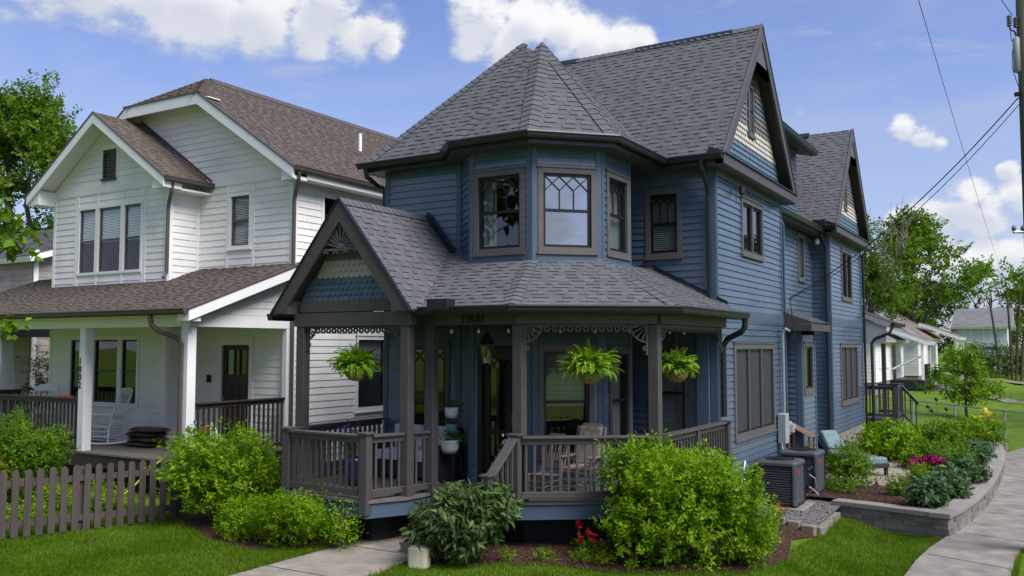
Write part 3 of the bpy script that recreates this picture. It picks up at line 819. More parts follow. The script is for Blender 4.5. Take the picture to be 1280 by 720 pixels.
# control joints cut in the concrete are thin darker strips
def joints(name, segs, z):
    mb = MB()
    for (a, b) in segs:
        w = Wall(a, (b[0]-a[0], b[1]-a[1])); Lg = math.hypot(b[0]-a[0], b[1]-a[1])
        k = 6
        for i in range(k):
            s0, s1 = Lg*i/k, Lg*(i+1)/k
            p = [w.pt(s0, 0, .009), w.pt(s1, 0, .009), w.pt(s1, 0, -.009), w.pt(s0, 0, -.009)]
            mb.quad(*[(q[0], q[1], z(q[0], q[1])) for q in p])
    tag(mb.build(name, M['joint']), kind='structure')
joints('walk_joint', [((-8.48, y), (-7.08, y)) for y in (6.6, 8.1, 9.5)], lambda x, y: float(gz(x, y))+.024)
joints('sidewalk_joint', [((-1.72, 12.6), (-.52, 12.4)), ((-1.66, 14.9), (-.55, 14.5)), ((-1.32, 16.9), (-.40, 16.6)), ((-1.02, 19.2), (-.18, 19.0)), ((-.94, 21.6), (0, 21.4)), ((-.92, 24.2), (.2, 24.0)), ((-.95, 27), (.36, 26.8))], lambda x, y: float(-.4*sm(np.array((x+4.1)/2.4)))+.039)

# loose mulch chips on the beds: nobody could count them
rg = np.random.default_rng(3)
def chips(name, poly, n, zf, material, smin=.015, smax=.045):
    x0 = min(p[0] for p in poly); x1 = max(p[0] for p in poly); y0 = min(p[1] for p in poly); y1 = max(p[1] for p in poly)
    x = rg.uniform(x0, x1, n*3); y = rg.uniform(y0, y1, n*3); k = inpoly(x, y, poly); x, y = x[k][:n], y[k][:n]; n = len(x)
    z = zf(x, y)+.012+rg.uniform(0, .02, n); a = rg.uniform(0, 6.28, n); l = rg.uniform(smin, smax, n); w = l*rg.uniform(.2, .5, n); t = rg.uniform(-.45, .45, n)
    dx, dy = np.cos(a), np.sin(a)
    P = lambda s1, s2: np.stack([x+dx*l*s1-dy*w*s2, y+dy*l*s1+dx*w*s2, z+t*l*s1+.2*w*s2], 1)
    V = np.stack([P(-.5, -.5), P(.5, -.5), P(.5, .5), P(-.5, .5)], 1).reshape(-1, 3); i = np.arange(n)*4
    ob = mesh_obj(name, V, np.stack([i, i+1, i+2, i+3], 1), material); return tag(ob, kind='stuff')
chips('mulch_chips', BEDF, 16000, gz, M['mulch'])
chips('mulch_chips', BEDL, 9000, gz, M['mulch'])
chips('mulch_chips', [p for p in GARDEN if p[1] < 24]+[(-4.72, 24)], 14000, lambda x, y: BZ+0*x, M['mulch'])

# mown lawn blades where the lawn is near enough to show them
def blades(name, n, xr, yr, ok, hmin, hmax, material, seed):
    rg = np.random.default_rng(seed)
    x = rg.uniform(*xr, n); y = rg.uniform(*yr, n); k = ok(x, y); x, y = x[k], y[k]; n = len(x)
    z = gz(x, y); h = rg.uniform(hmin, hmax, n)*(1+.35*np.sin(x*1.9+y*1.1)*np.sin(y*2.3)); a = rg.uniform(0, 6.28, n); w = rg.uniform(.003, .0065, n)
    lx, ly = rg.normal(size=n)*h*.45, rg.normal(size=n)*h*.45
    dx, dy = np.cos(a)*w, np.sin(a)*w
    V = np.stack([np.stack([x-dx, y-dy, z-.004], 1), np.stack([x+dx, y+dy, z-.004], 1), np.stack([x+lx, y+ly, z+h], 1)], 1).reshape(-1, 3)
    ob = mesh_obj(name, V, np.arange(n*3).reshape(n, 3), material); return tag(ob, kind='stuff')
M['blade'] = ramp_mat('grass_blade', [(.12, (.026, .062, .002)), (.42, (.070, .138, .004)), (.60, (.120, .205, .010)), (.78, (.22, .30, .06)), (.95, (.36, .32, .12))], .7, (1.0, 8), 0, spec=.12, trans=.35, nmix=.62)
def lawn_ok(x, y):
    x = x+.03*np.sin(x*91+y*57); y = y+.03*np.sin(x*63-y*83)
    k = ~inpoly(x, y, WALK) & ~inpoly(x, y, BEDF) & ~inpoly(x, y, BEDL) & ~inpoly(x, y, SIDEW)
    return k
blades('lawn_grass', 190000, (-14.6, -8.4), (5.6, 10.0), lambda x, y: lawn_ok(x, y), .03, .062, M['blade'], 1)
def edge_ok(x, y):
    near = ~lawn_ok(x+.05, y) | ~lawn_ok(x-.05, y) | ~lawn_ok(x, y+.06) | ~lawn_ok(x, y-.06)
    tuft = (np.sin(x*5.1+1)*np.sin(y*4.3+2)+.5*np.sin(x*11+y*7)) > .75
    return lawn_ok(x, y) & ((near & (np.sin(x*17+y*13) > -.3)) | (tuft & (x < 2)))
blades('tall_grass', 90000, (-14.6, -8.4), (5.6, 10.0), edge_ok, .05, .105, M['blade'], 4)
blades('tall_grass', 110000, (-7.1, -.45), (8.3, 16.6), lambda x, y: edge_ok(x, y) & ~((x < -3.2) & (y > 12)), .05, .10, M['blade'], 5)
blades('lawn_grass', 190000, (-7.1, -.45), (8.3, 16.6), lambda x, y: lawn_ok(x, y) & ~((x < -3.2) & (y > 12)) & (x*.9+y*.5 < 8.5), .03, .062, M['blade'], 2)
# ------------------------------------------------------------------ the blue corner house
BH = thing('victorian_house', 'dark blue two-storey Victorian house with octagonal corner turret and wraparound porch', 'house', (-7, 12.5, 0))
EZ, MP = 5.93, 1.18
S2 = math.sqrt(.5)
oc = (-7.13, 12.825)
P0, P1, P2, P3 = (-7.68, 11.5), (-6.58, 11.5), (-5.802, 12.278), (-5.802, 13.378)
Pm = (-8.458, 12.278)
wOS, wOL, wOF, wOR = Wall(Pm, (1, -1)), Wall(P0, (1, 0)), Wall(P1, (1, 1)), Wall(P2, (0, 1))
wMF = Wall((-9.8, 14.4), (1, 0)); wLB = Wall((-9.8, 12.02), (1, 0)); wLS = Wall((-9.8, 19.0), (0, -1))
wR = Wall((-4.7, 14.4), (0, 1)); wRC = Wall((-5.15, 18.7), (0, 1)); wB2L = Wall((-5.15, 23.5), (1, 0)); wB2 = Wall((-4.7, 23.5), (0, 1))
wBXL = Wall((-5.15, 18.92), (1, 0)); wBX = Wall((-4.39, 18.92), (0, 1))
T = M['taupe']
# windows (upper row, then the row under the porch and along the side)
window(wOL, BH, .075, .99, 4.17, 5.46, 'lattice', inside='curtain_left', seed=1)
window(wOF, BH, .095, 1.02, 4.17, 5.46, 'lattice', glass=M['glass_bright'], inside='dark', seed=2)
window(wOR, BH, .17, 1.02, 4.17, 5.48, 'lattice', inside='curtain_full', seed=3)
window(wMF, BH, 3.86, 4.52, 4.28, 5.46, 'lattice', inside='blind', seed=4)
window(wR, BH, 1.44, 2.86, 4.42, 5.47, 'pair', inside='dark', seed=5, casing=.08)
window(wRC, BH, 3.3, 3.95, 4.37, 5.5, 'single', inside='screen', seed=6, casing=.08)
window(wB2, BH, 1.46, 2.9, 4.02, 5.4, 'pair', inside='dark', seed=7, casing=.08)
window(wOF, BH, .10, .97, 1.10, 2.76, 'double', inside='blind_half', seed=8)
window(wOR, BH, .22, 1.02, 1.10, 2.72, 'double', inside='curtain_full', seed=9, trim=M['taupe'])
window(wMF, BH, 3.9, 4.62, 1.15, 2.78, 'double', inside='blind', seed=10, trim=M['taupe'])
window(wLB, BH, .50, 1.38, 1.15, 2.82, 'lattice', inside='dark', seed=11, trim=M['taupe'])
window(wR, BH, .86, 3.50, 1.12, 2.81, 'triple', inside='screen', seed=12, casing=.10)
window(wB2, BH, 1.06, 3.50, 1.22, 2.83, 'triple', inside='screen', seed=13, casing=.10)
window(wBX, BH, .13, 1.02, 1.78, 2.84, 'single', inside='dark', seed=14, casing=.09)
# front door in the turret's street side
wOL.holes.append((.20, .88, .66, 2.76))
dr = MB(); dr.wbox(wOL, .16, .245, .66, 2.74, -.08, .04); dr.wbox(wOL, .83, .92, .66, 2.74, -.08, .04); dr.wbox(wOL, .245, .83, 2.66, 2.74, -.08, .04)
door = dr.build('door', M['door'], BH)
lf = MB(); lf.wbox(wOL, .245, .34, .67, 2.66, -.06, -.015); lf.wbox(wOL, .74, .83, .67, 2.66, -.06, -.015); lf.wbox(wOL, .34, .74, 2.56, 2.66, -.06, -.015); lf.wbox(wOL, .34, .74, .67, .95, -.06, -.015); lf.wbox(wOL, .34, .74, 1.42, 1.50, -.06, -.017)
lf.build('door_leaf', M['door'], door)
MB().add([wOL.pt(.34, .95, -.04), wOL.pt(.74, .95, -.04), wOL.pt(.74, 2.56, -.04), wOL.pt(.34, 2.56, -.04)], [[0, 1, 2, 3]]).build('door_pane', M['glass'], door)
lt = MB()
for k in range(3):
    for sg in (1, -1):
        x0 = .34+.4*k/3; x1 = x0+.4/3
        if sg < 0: x0, x1 = x1, x0
        d = np.array([x1-x0, -.17]); d /= np.linalg.norm(d); m = (-d[1]*.007, d[0]*.007)
        lt.wprism(wOL, [(x0+m[0], 2.56+m[1]), (x0-m[0], 2.56-m[1]), (x1-m[0], 2.39-m[1]), (x1+m[0], 2.39+m[1])], -.045, -.028-.001*sg)
for k in (1, 2): lt.wbox(wOL, .34+.4*k/3-.007, .34+.4*k/3+.007, 1.5, 2.385, -.045, -.027)
lt.build('door_lattice', M['sash'], door)
MB().tube([wOL.pt(.79, 1.55, .03), wOL.pt(.79, 1.78, .03)], .014, 8).build('door_handle', M['steel'], door)
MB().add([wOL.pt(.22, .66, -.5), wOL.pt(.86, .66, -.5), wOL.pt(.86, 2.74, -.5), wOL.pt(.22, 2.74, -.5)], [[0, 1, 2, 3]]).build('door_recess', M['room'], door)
MB().wbox(wOL, .958, .99, 1.56, 1.72, .012, .035).build('doorbell', M['greybox'], BH)
MB().wbox(wOL, .70, .78, 1.16, 1.26, .0, .012).build('door_sticker', M['pot_white'], door)

# siding
Bl = M['blue']
siding(wOS, [(.0, .5), (1.1, .5), (1.1, 5.8), (0, 5.8)], Bl, BH)
siding(wOL, [(0, .5), (1.1, .5), (1.1, 5.8), (0, 5.8)], Bl, BH)
siding(wOF, [(0, .5), (1.1, .5), (1.1, 5.8), (0, 5.8)], Bl, BH)
siding(wOR, [(0, .5), (1.1, .5), (1.1, 5.8), (0, 5.8)], Bl, BH)
siding(wMF, [(2.6, .4), (5.1, .4), (5.1, 5.8), (2.6, 5.8)], Bl, BH)
siding(wLB, [(0, .4), (2.0, .4), (2.0, 5.8), (0, 5.8)], Bl, BH)
siding(wLS, [(0, .4), (6.98, .4), (6.98, 5.8), (0, 5.8)], Bl, BH)
siding(wR, [(0, .45), (4.3, .45), (4.3, 3.22), (0, 3.22)], Bl, BH)
siding(wR, [(0, 3.40), (4.3, 3.40), (4.3, 5.8), (0, 5.8)], Bl, BH)
MB().wbox(wR, 0.0, 4.3, 3.22, 3.40, -.02, .022).build('band_board', M['band'], BH)
siding(wRC, [(0, .45), (4.8, .45), (4.8, 5.62), (0, 5.62)], Bl, BH)
siding(wB2L, [(-.3, .45), (.45, .45), (.45, 5.8), (-.3, 5.8)], Bl, BH)
siding(wB2, [(0, .55), (4.4, .55), (4.4, 3.32), (0, 3.32)], Bl, BH)
siding(wB2, [(0, 3.50), (4.4, 3.50), (4.4, 5.8), (0, 5.8)], Bl, BH)
MB().wbox(wB2, 0, 4.4, 3.32, 3.50, -.02, .022).build('band_board', M['band'], BH)
siding(wBXL, [(0, .55), (.76, .55), (.76, 3.2), (0, 3.2)], Bl, BH)
siding(wBX, [(0, .55), (1.25, .55), (1.25, 3.0), (0, 3.0)], Bl, BH)
wRE = Wall((-4.7, 18.7), (-1, 0)); siding(wRE, [(0, .45), (.45, .45), (.45, 5.8), (0, 5.8)], Bl, BH)
wBXE = Wall((-4.39, 20.17), (-1, 0)); siding(wBXE, [(0, .55), (.76, .55), (.76, 3.2), (0, 3.2)], Bl, BH)
wB2E = Wall((-4.7, 27.9), (-1, 0)); siding(wB2E, [(0, .55), (6, .55), (6, 5.8), (0, 5.8)], Bl, BH, exp=.2)
fm = MB()
fm.box(-5.6, -4.715, 14.41, 18.69, -.5, .46); fm.box(-5.6, -5.165, 18.70, 23.5, -.5, .46); fm.box(-5.6, -4.715, 23.51, 27.89, -.5, .56); fm.box(-5.1, -4.405, 18.93, 20.16, -.5, .56)
fm.build('foundation', M['found'], BH)
bt = M['blue_trim']
for w, s0, s1, z0, z1 in ((wOL, 0, .085, .5, 5.8), (wOL, 1.02, 1.105, .5, 5.8), (wOF, 0, .085, .5, 5.8), (wOF, 1.02, 1.105, .5, 5.8), (wOR, 0, .085, .5, 5.8), (wOR, 1.02, 1.1, .5, 5.8),
                          (wOS, 1.02, 1.1, .5, 5.8), (wLB, 0, .09, .4, 5.8), (wLB, 1.50, 1.59, .66, 5.8), (wMF, 4.0+.99, 5.11, .4, 5.8), (wR, 0, .075, .45, 5.8), (wR, 4.23, 4.3, .45, 5.8),
                          (wRC, 4.74, 4.8, .5, 5.6), (wB2L, .36, .46, .45, 5.8), (wB2, 0, .075, .55, 5.8), (wB2, 4.32, 4.4, .55, 5.8), (wBXL, .67, .77, .55, 3.1), (wBX, 0, .09, .55, 3.0), (wBX, 1.16, 1.25, .55, 3.0)):
    corner_board(w, s0, s1, z0, z1, bt, BH)
# blue skirt at the foot of the turret where the porch roof meets it
sk = MB()
for w in (wOL, wOF, wOR): sk.wbox(w, .086, 1.019, 4.0, 4.135, .003, .028)
sk.build('skirt_board', bt, BH)

# roofs
G = M['rgrey']; SF = M['soffit']
rz = EZ+MP*2.45
roof([(-10.1, 14.1, EZ), (-4.44, 14.1, EZ), (-4.44, 16.55, rz), (-10.1, 16.55, rz)], G, BH, seed=1, name='main_roof')
roof([(-4.44, 19.0, EZ), (-10.1, 19.0, EZ), (-10.1, 16.55, rz), (-4.44, 16.55, rz)], G, BH, seed=2, name='main_roof')
wz = EZ+MP*2.0
roof([(-10.1, 11.8, EZ), (-6.08, 11.8, EZ), (-8.09, 13.81, wz+.01)], G, BH, seed=3, name='wing_roof')
roof([(-10.1, 16.2, EZ), (-10.1, 11.8, EZ), (-8.09, 13.81, wz+.01), (-8.09, 16.2, wz+.01)], G, BH, seed=4, name='wing_roof')
roof([(-6.08, 11.8, EZ), (-6.08, 16.2, EZ), (-8.09, 16.2, wz+.01), (-8.09, 13.81, wz+.01)], G, BH, seed=5, name='wing_roof')
ridge_caps((-10.1, 11.8, EZ), (-8.09, 13.81, wz+.01), (0, -MP, 1), (-MP, 0, 1), G, BH)
ap = 1.625; cr_ = ap/math.cos(R(22.5)); tz = EZ+MP*ap
ov = [(oc[0]+cr_*math.cos(R(-112.5+45*k)), oc[1]+cr_*math.sin(R(-112.5+45*k)), EZ) for k in range(-2, 4)]
apex = (oc[0], oc[1], tz)
for k in range(5): roof([ov[k], ov[k+1], apex], G, BH, seed=10+k, name='turret_roof')
for k in range(1, 5):
    a0 = R(-135+45*(k-2)-0); nn = lambda i: (MP*math.cos(R(-90+45*i)), MP*math.sin(R(-90+45*i)), 1)
    ridge_caps(ov[k], apex, nn(k-3), nn(k-2), G, BH, taper=True)
# ridge vents
rv = MB(); rv.hexa([(-9.9, 16.45, rz-.09), (-8.3, 16.45, rz-.09), (-8.3, 16.65, rz-.09), (-9.9, 16.65, rz-.09)], [(-9.9, 16.54, rz+.06), (-8.3, 16.54, rz+.032), (-8.3, 16.56, rz+.032), (-9.9, 16.56, rz+.032)])
rv.build('ridge_vent', M['gutter'], BH); rv = MB()
rv.hexa([(-7.0, 16.45, rz-.09), (-5.0, 16.45, rz-.09), (-5.0, 16.65, rz-.09), (-7.0, 16.65, rz-.09)], [(-7.0, 16.54, rz+.035), (-5.0, 16.54, rz+.035), (-5.0, 16.56, rz+.035), (-7.0, 16.56, rz+.035)])
rv.build('ridge_vent', M['gutter'], BH)
ridge_caps((-8.35, 16.55, rz), (-4.43, 16.55, rz), (0, -MP, 1), (0, MP, 1), G, BH, w=.12)
# second gable bay
b0, b1 = 23.2, 28.2; bm = (b0+b1)/2; bz = EZ+MP*(bm-b0)-.12
roof([(-9, b0, EZ-.12), (-4.44, b0, EZ-.12), (-4.44, bm, bz), (-9, bm, bz)], G, BH, seed=21, name='bay_roof')
roof([(-4.44, b1, EZ-.12), (-9, b1, EZ-.12), (-9, bm, bz), (-4.44, bm, bz)], G, BH, seed=22, name='bay_roof')
MB().hexa([(-8, bm-.14, bz-.08), (-5.6, bm-.14, bz-.08), (-5.6, bm+.14, bz-.08), (-8, bm+.14, bz-.08)], [(-8, bm-.01, bz+.06), (-5.6, bm-.01, bz+.06), (-5.6, bm+.01, bz+.06), (-8, bm+.01, bz+.06)]).build('ridge_vent', M['gutter'], BH)
# recess roof between the bays and the shed dormer above it
roof([(-4.85, 18.4, 5.74), (-4.85, 24.2, 5.74), (-7.6, 24.2, 7.6), (-7.6, 18.4, 7.6)], G, BH, seed=23, name='recess_roof')
dw = Wall((-5.25, 18.95), (0, 1)); siding(dw, [(0, 6.0), (3.55, 6.0), (3.55, 7.72), (0, 7.72)], Bl, BH)
dwn = Wall((-5.25, 22.5), (-1, 0)); siding(dwn, [(0, 6.0), (2.6, 6.0), (2.6, 8.2), (0, 7.72)], Bl, BH)
roof([(-4.9, 17.4, 7.66), (-4.9, 22.95, 7.66), (-8.5, 22.95, 8.5), (-8.5, 17.4, 8.5)], G, BH, soffit=SF, seed=24, name='dormer_roof', thick=.10)
MB().sweep([(-4.9, 17.2), (-4.9, 22.95)], GUT, 7.68).build('gutter', M['gutter'], BH)
# solid attic backing so no light leaks through
MB().box(-9.7, -4.76, 14.46, 18.64, 5.6, 5.74).box(-9.7, -5.2, 18.64, 27.8, 5.45, 5.58).build('ceiling_slab', M['room'], BH)
# rear body of the house
siding(Wall((-9.8, 27.9), (0, -1)), [(0, .3), (9, .3), (9, 5.8), (0, 5.8)], Bl, BH, exp=.2)
# box bay roof
roof([(-4.12, 18.68, 3.26), (-4.12, 20.45, 3.26), (-5.14, 20.45, 3.66), (-5.14, 18.68, 3.66)], G, BH, seed=25, name='box_bay_roof')
bb = MB(); bb.box(-4.40, -4.11, 18.66, 20.47, 3.08, 3.22); bb.box(-5.14, -4.401, 18.66, 18.915, 3.08, 3.22)
bb.hexa([(-5.14, 18.68, 3.225), (-4.13, 18.68, 3.225), (-4.13, 18.72, 3.225), (-5.14, 18.72, 3.225)], [(-5.14, 18.68, 3.64), (-4.13, 18.68, 3.25), (-4.13, 18.72, 3.25), (-5.14, 18.72, 3.64)])
bb.build('box_bay_eave', M['taupe'], BH)

# eaves: soffit, fascia, gutters
path = [(-10.1, 16), (-10.1, 11.8), (-8.39, 11.8), (-7.803, 11.2), (-6.457, 11.2), (-5.505, 12.152), (-5.505, 14.1), (-4.45, 14.1)]
MB().sweep(path, [(-.02, -.11), (-.02, -.165), (-.45, -.165), (-.45, -.12)], EZ).build('soffit', SF, BH)
MB().sweep(path, [(0, -.005), (0, -.17), (-.018, -.17), (-.018, -.005)], EZ).build('fascia', M['gutter'], BH)
MB().sweep(path, GUT, EZ-.0).build('gutter', M['gutter'], BH)
MB().sweep([(-4.85, 18.75), (-4.85, 23.45)], GUT, 5.74).build('gutter', M['gutter'], BH)
MB().sweep([(-4.85, 18.75), (-4.85, 23.45)], [(0, -.02), (0, -.16), (-.32, -.16), (-.32, -.12), (-.02, -.12), (-.02, -.02)], 5.74).build('soffit', SF, BH)
MB().sweep([(-5.2, 23.2), (-4.46, 23.2)], GUT, EZ-.12).box(-5.0, -4.7, 23.02, 23.2, EZ-.14, EZ+.02).build('gutter', M['gutter'], BH)

def scale_piece(mb, w, s, z, hw, h, nb):
    """one fish-scale shingle: thin at the top, standing proud at its rounded butt"""
    k = hw/.059
    pts = [(s-hw, z+h), (s-hw, z+.032*k), (s-.046*k, z+.012*k), (s-.026*k, z), (s, z-.005), (s+.026*k, z), (s+.046*k, z+.012*k), (s+hw, z+.032*k), (s+hw, z+h)]
    n = len(pts); f = lambda b: nb+.030*max(0, 1-(b-z)/h)
    V = [w.pt(a, b, f(b)) for a, b in pts]+[w.pt(a, b, f(b)-.013) for a, b in pts]
    mb.add(V, [list(range(n))]+[[i, n+i, n+(i+1) % n, (i+1) % n] for i in range(n)])

def side_gable(w, L, z0, e, zap, nr, window_s, name):
    """right-hand gable: scale bands, attic window, skirt roof, deep rakes and scalloped peak"""
    mid = L/2; half = mid+e; slope = (zap-z0)/half
    # inner wall of scallop rows
    top = zap-.42
    rows = int((top-z0-.14)/.10)
    cols = {}
    last = None; gi = 0
    for r in range(rows):
        z = z0+.14+r*.10; hw = (zap-.30-(z+.05))/slope
        if hw < .05: continue
        kk = 'scale_blue' if r < 4 else 'cream' if r < 8 else 'scale_grey' if r < 12 else 'scale_blue' if r < 14 else 'scale_grey'
        if kk != last: gi += 1; last = kk
        mb = cols.setdefault((gi, kk), MB()); n = int(2*hw/.12)
        for i in range(-n//2, n//2+1):
            s = mid+(i+.5*(r % 2))*.12
            if abs(s-mid) > hw: continue
            if window_s[0]-.1 < s < window_s[1]+.1 and window_s[2]-.12 < z < window_s[3]: continue
            scale_piece(mb, w, s, z, .059, .135, .008+.002*(i % 2))
    for (gi, kk), mb in cols.items(): mb.build('gable_scales', M[kk], BH)
    MB().wprism(w, [(mid-half+.2, z0+.02), (mid+half-.2, z0+.02), (mid, zap-.2)], -.06, .004).build('gable_wall', M['scale_grey'], BH)
    # attic window
    a, b, c, d = window_s
    f = MB(); f.wbox(w, a, b, c, c+.07, .0, .045); f.wbox(w, a, b, d-.07, d, .0, .045); f.wbox(w, a, a+.07, c+.07, d-.07, .0, .043); f.wbox(w, b-.07, b, c+.07, d-.07, .0, .043); f.wbox(w, a-.02, b+.02, c-.03, c, 0, .06)
    win = f.build('window', M['taupe_light'], BH)
    MB().wbox(w, a+.07, b-.07, c+.07, d-.07, .004, .020).build('screen', M['screen'], win)
    g = MB(); g.wbox(w, a+.07, b-.07, (c+d)/2-.02, (c+d)/2+.02, .021, .032); g.build('sash', M['sash'], win)
    # skirt cornice at the base
    sk = MB(); sk.wbox(w, -e, L+e, z0-.17, z0-.0, .12, nr); sk.wbox(w, -e+.01, L+e-.01, z0-.19, z0-.17, -.02, nr-.02)
    sk.build('cornice', T, BH)
    cp = MB(); cp.hexa([w.pt(-e, z0+.002, nr+.03), w.pt(L+e, z0+.002, nr+.03), w.pt(L+e, z0+.002, .0), w.pt(-e, z0+.002, .0)], [w.pt(-e, z0+.02, nr+.03), w.pt(L+e, z0+.02, nr+.03), w.pt(L+e, z0+.13, .004), w.pt(-e, z0+.13, .004)])
    cp.build('cornice_cap', M['gutter'], BH)
    # rake boards and their soffits
    for sg in (-1, 1):
        wd = .20*math.sqrt(1+slope*slope)
        rb = MB(); tip = mid+sg*half
        rb.wprism(w, [(tip, z0+.02), (mid, zap+.02), (mid, zap-wd), (tip-sg*wd/slope, z0+.02)][::sg], nr-.03, nr+.012)
        rb.build('rake_board', M['taupe'], BH)
        sf = MB(); th = .012
        A = lambda s, z, n: w.pt(s, z, n)
        q0, q1 = (tip-sg*.02, z0-.03), (mid, zap-.06-.02)
        sf.add([A(*q0, .0), A(*q0, nr-.031), A(*q1, nr-.031), A(*q1, .0)], [[0, 1, 2, 3]])
        sf.build('rake_soffit', SF, BH)
        ed = MB(); ed.wprism(w, [(tip+sg*.02, z0+.0), (mid, zap+.045), (mid, zap+.012), (tip, z0-.02)][::sg], nr-.012, nr+.026); ed.build('drip_edge', M['gutter'] if sg > 0 else M['taupe_light'], BH)
    # scalloped peak ornament
    zb = zap-.95; hw = (zap-.28-zb)/slope; orn = MB()
    n = 3
    pts = [(mid-hw, zb)]
    for i in range(n):
        c0 = mid-hw+2*hw*(i+.5)/n; r = hw/n
        pts += [(c0+r*math.cos(R(180-a)), zb+r*math.sin(R(a))) for a in range(15, 180, 30)]
    pts += [(mid+hw, zb), (mid, zap-.28)]
    orn.wprism(w, pts, nr-.045, nr-.012); orn.build('peak_ornament', M['taupe_light'], BH)
side_gable(wR, 4.3, EZ, .3, rz, .26, (1.96, 2.34, 6.72, 7.72), 'gable')
side_gable(wB2, 4.4, EZ-.12, .3, bz, .26, (2.02, 2.38, 6.55, 7.5), 'gable')
MB().wbox(wR, 0, 4.3, EZ-.30, EZ-.19, .016, .03).build('frieze_board', M['blue_trim'], BH)

# downspouts
def spout(pts, material, r=.045, straps=()):
    mb = MB().tube(pts, r, 4, rot=R(45)); return mb.build('downspout', material, BH, bevel=.01)
spout([(-4.80, 14.02, 5.83), (-4.80, 14.04, 5.68), (-4.80, 14.30, 5.45), (-4.80, 14.34, 5.3), (-4.80, 14.34, 3.55)], M['gutter'])
spout([(-10.02, 11.72, 5.83), (-10.02, 11.75, 5.70), (-9.95, 11.98, 5.55), (-9.86, 12.05, 5.5), (-9.86, 12.12, 3.6)], M['gutter'])
spout([(-4.79, 18.78, 5.62), (-4.72, 18.76, 5.45), (-4.66, 18.74, 5.3), (-4.66, 18.74, .3)], M['blue_trim'], .032)
spout([(-4.82, 23.08, 5.70), (-4.80, 23.12, 5.5), (-4.78, 23.4, 5.3), (-4.78, 23.43, 5.1), (-4.78, 23.43, .3)], M['gutter'])
spout([(-4.64, 27.96, 5.5), (-4.64, 27.96, .2)], M['gutter'])

# meter, conduit and service head on the side wall
MB().rbox((-4.58, 18.12, .84), .17, .26, .58, 0, .02).build('meter_box', M['greybox'], BH)
MB().rbox((-4.58, 18.46, .98), .14, .22, .26, 0, .02).lathe((-4.50, 18.46, 1.11), [(.001, -.08), (.08, -.08), (.08, .08), (.001, .08)], 12).build('meter', M['greybox'], BH)
MB().tube([(-4.60, 18.30, 1.4), (-4.60, 18.30, 3.02), (-4.54, 18.30, 3.12), (-4.46, 18.3, 3.06)], .03, 8).tube([(-4.58, 18.0, .84), (-4.5, 17.9, .3), (-4.4, 17.5, .2)], .018, 6).tube([(-4.58, 18.15, .84), (-4.52, 18.15, .1)], .022, 6).build('conduit', M['steel'], BH)
MB().tube([(-4.6, 15.75, .55), (-4.62, 15.6, .75), (-4.6, 15.45, .60), (-4.56, 15.4, .2)], .012, 6).build('hose_loop', M['white_paint'], BH)
MB().lathe((-4.58, 15.55, 5.62), [(.02, 0), (.05, -.04), (.055, -.14), (.03, -.17)], 10).build('security_light', M['gutter'], BH)
MB().lathe((-4.95, 23.3, 5.50), [(.02, 0), (.06, -.04), (.06, -.12), (.03, -.15)], 10).build('security_light', M['pot_white'], BH)

# ------------------------------------------------------------------ the porch
FZ = .66
floor_poly = [(-9.62, 9.50), (-8.00, 9.42), (-7.70, 9.98), (-7.64, 10.46), (-6.22, 10.42), (-4.50, 11.62), (-4.50, 14.38), (-5.7, 14.38), (-5.7, 12.5), (-6.6, 11.6), (-7.6, 11.6), (-8.4, 12.0), (-9.78, 12.0)]
def slab(poly, z0, z1, material, name):
    k = len(poly); V = [(x, y, z1) for x, y in poly]+[(x, y, z0) for x, y in poly]
    return mesh_obj(name, V, [list(range(k)), list(range(k, 2*k))[::-1]]+[[i, k+i, k+(i+1) % k, (i+1) % k] for i in range(k)], material, BH)
slab(floor_poly, FZ-.04, FZ, M['deck_grey'], 'porch_deck')
edge = floor_poly[:7]
MB().sweep([(p[0], p[1]) for p in edge], [(-.03, -.045), (-.03, -.245), (-.06, -.245), (-.06, -.045)], FZ).build('deck_skirt', M['blue_trim'], BH)
MB().sweep([(p[0], p[1]) for p in edge], [(-.45, -.06), (-.45, -.8), (-.47, -.8), (-.47, -.06)], FZ).build('underdeck_shade', M['ac_dark'], BH)  # near-black sheet painting the shade of the open void under the deck
# stairs down to the walk
st = MB()
for i in range(3):
    st.box(-7.50, -6.42, 10.38-.28*(i+1), 10.40-.28*i, FZ-.17*(i+1)-.035, FZ-.17*(i+1)); st.box(-7.48, -6.44, 10.36-.28*(i+1)+.02, 10.39-.28*(i+1)+.02, FZ-.17*(i+2), FZ-.17*(i+1)-.036)
st.build('stairs', M['deck_grey'], BH)
# posts
PA, PC, PD, PE, PF = (-9.84, 10.1), (-7.82, 10.1), (-7.70, 10.52), (-6.20, 10.50), (-4.64, 11.52)
for p in (PA, PC, PD, PE, PF):
    mb = MB().cbox((p[0], p[1], FZ), .15, .15, 2.40); mb.cbox((p[0], p[1], FZ), .19, .19, .14)
    mb.build('porch_post', T, BH, bevel=.008)
newel(BH, (-9.58, 9.56), FZ-.2, 1.55, T); newel(BH, (-8.04, 9.48), FZ-.2, 1.55, T)
newel(BH, (-6.20, 10.40), FZ-.05, 1.55, T, .15); newel(BH, (-6.16, 9.62), .3, 1.10, T, .11); newel(BH, (-4.52, 14.25), FZ, 1.53, T)
newel(BH, (-4.55, 12.9), FZ, 1.50, T, .10, cap=False)
RH = .885
railing(BH, [(-9.52, 9.55), (-8.10, 9.48)], FZ, RH, T)
railing(BH, [(-7.99, 9.54), (-7.84, 10.03)], FZ, RH, T)
railing(BH, [(-7.79, 10.18), (-7.71, 10.45)], FZ, RH, T, gap=.1)
railing(BH, [(-9.62, 9.62), (-9.78, 10.02)], FZ, RH, T)
railing(BH, [(-9.80, 11.95), (-9.84, 10.18)], FZ, RH, T)
railing(BH, [(-6.13, 10.44), (-4.62, 11.50)], FZ, RH, T)
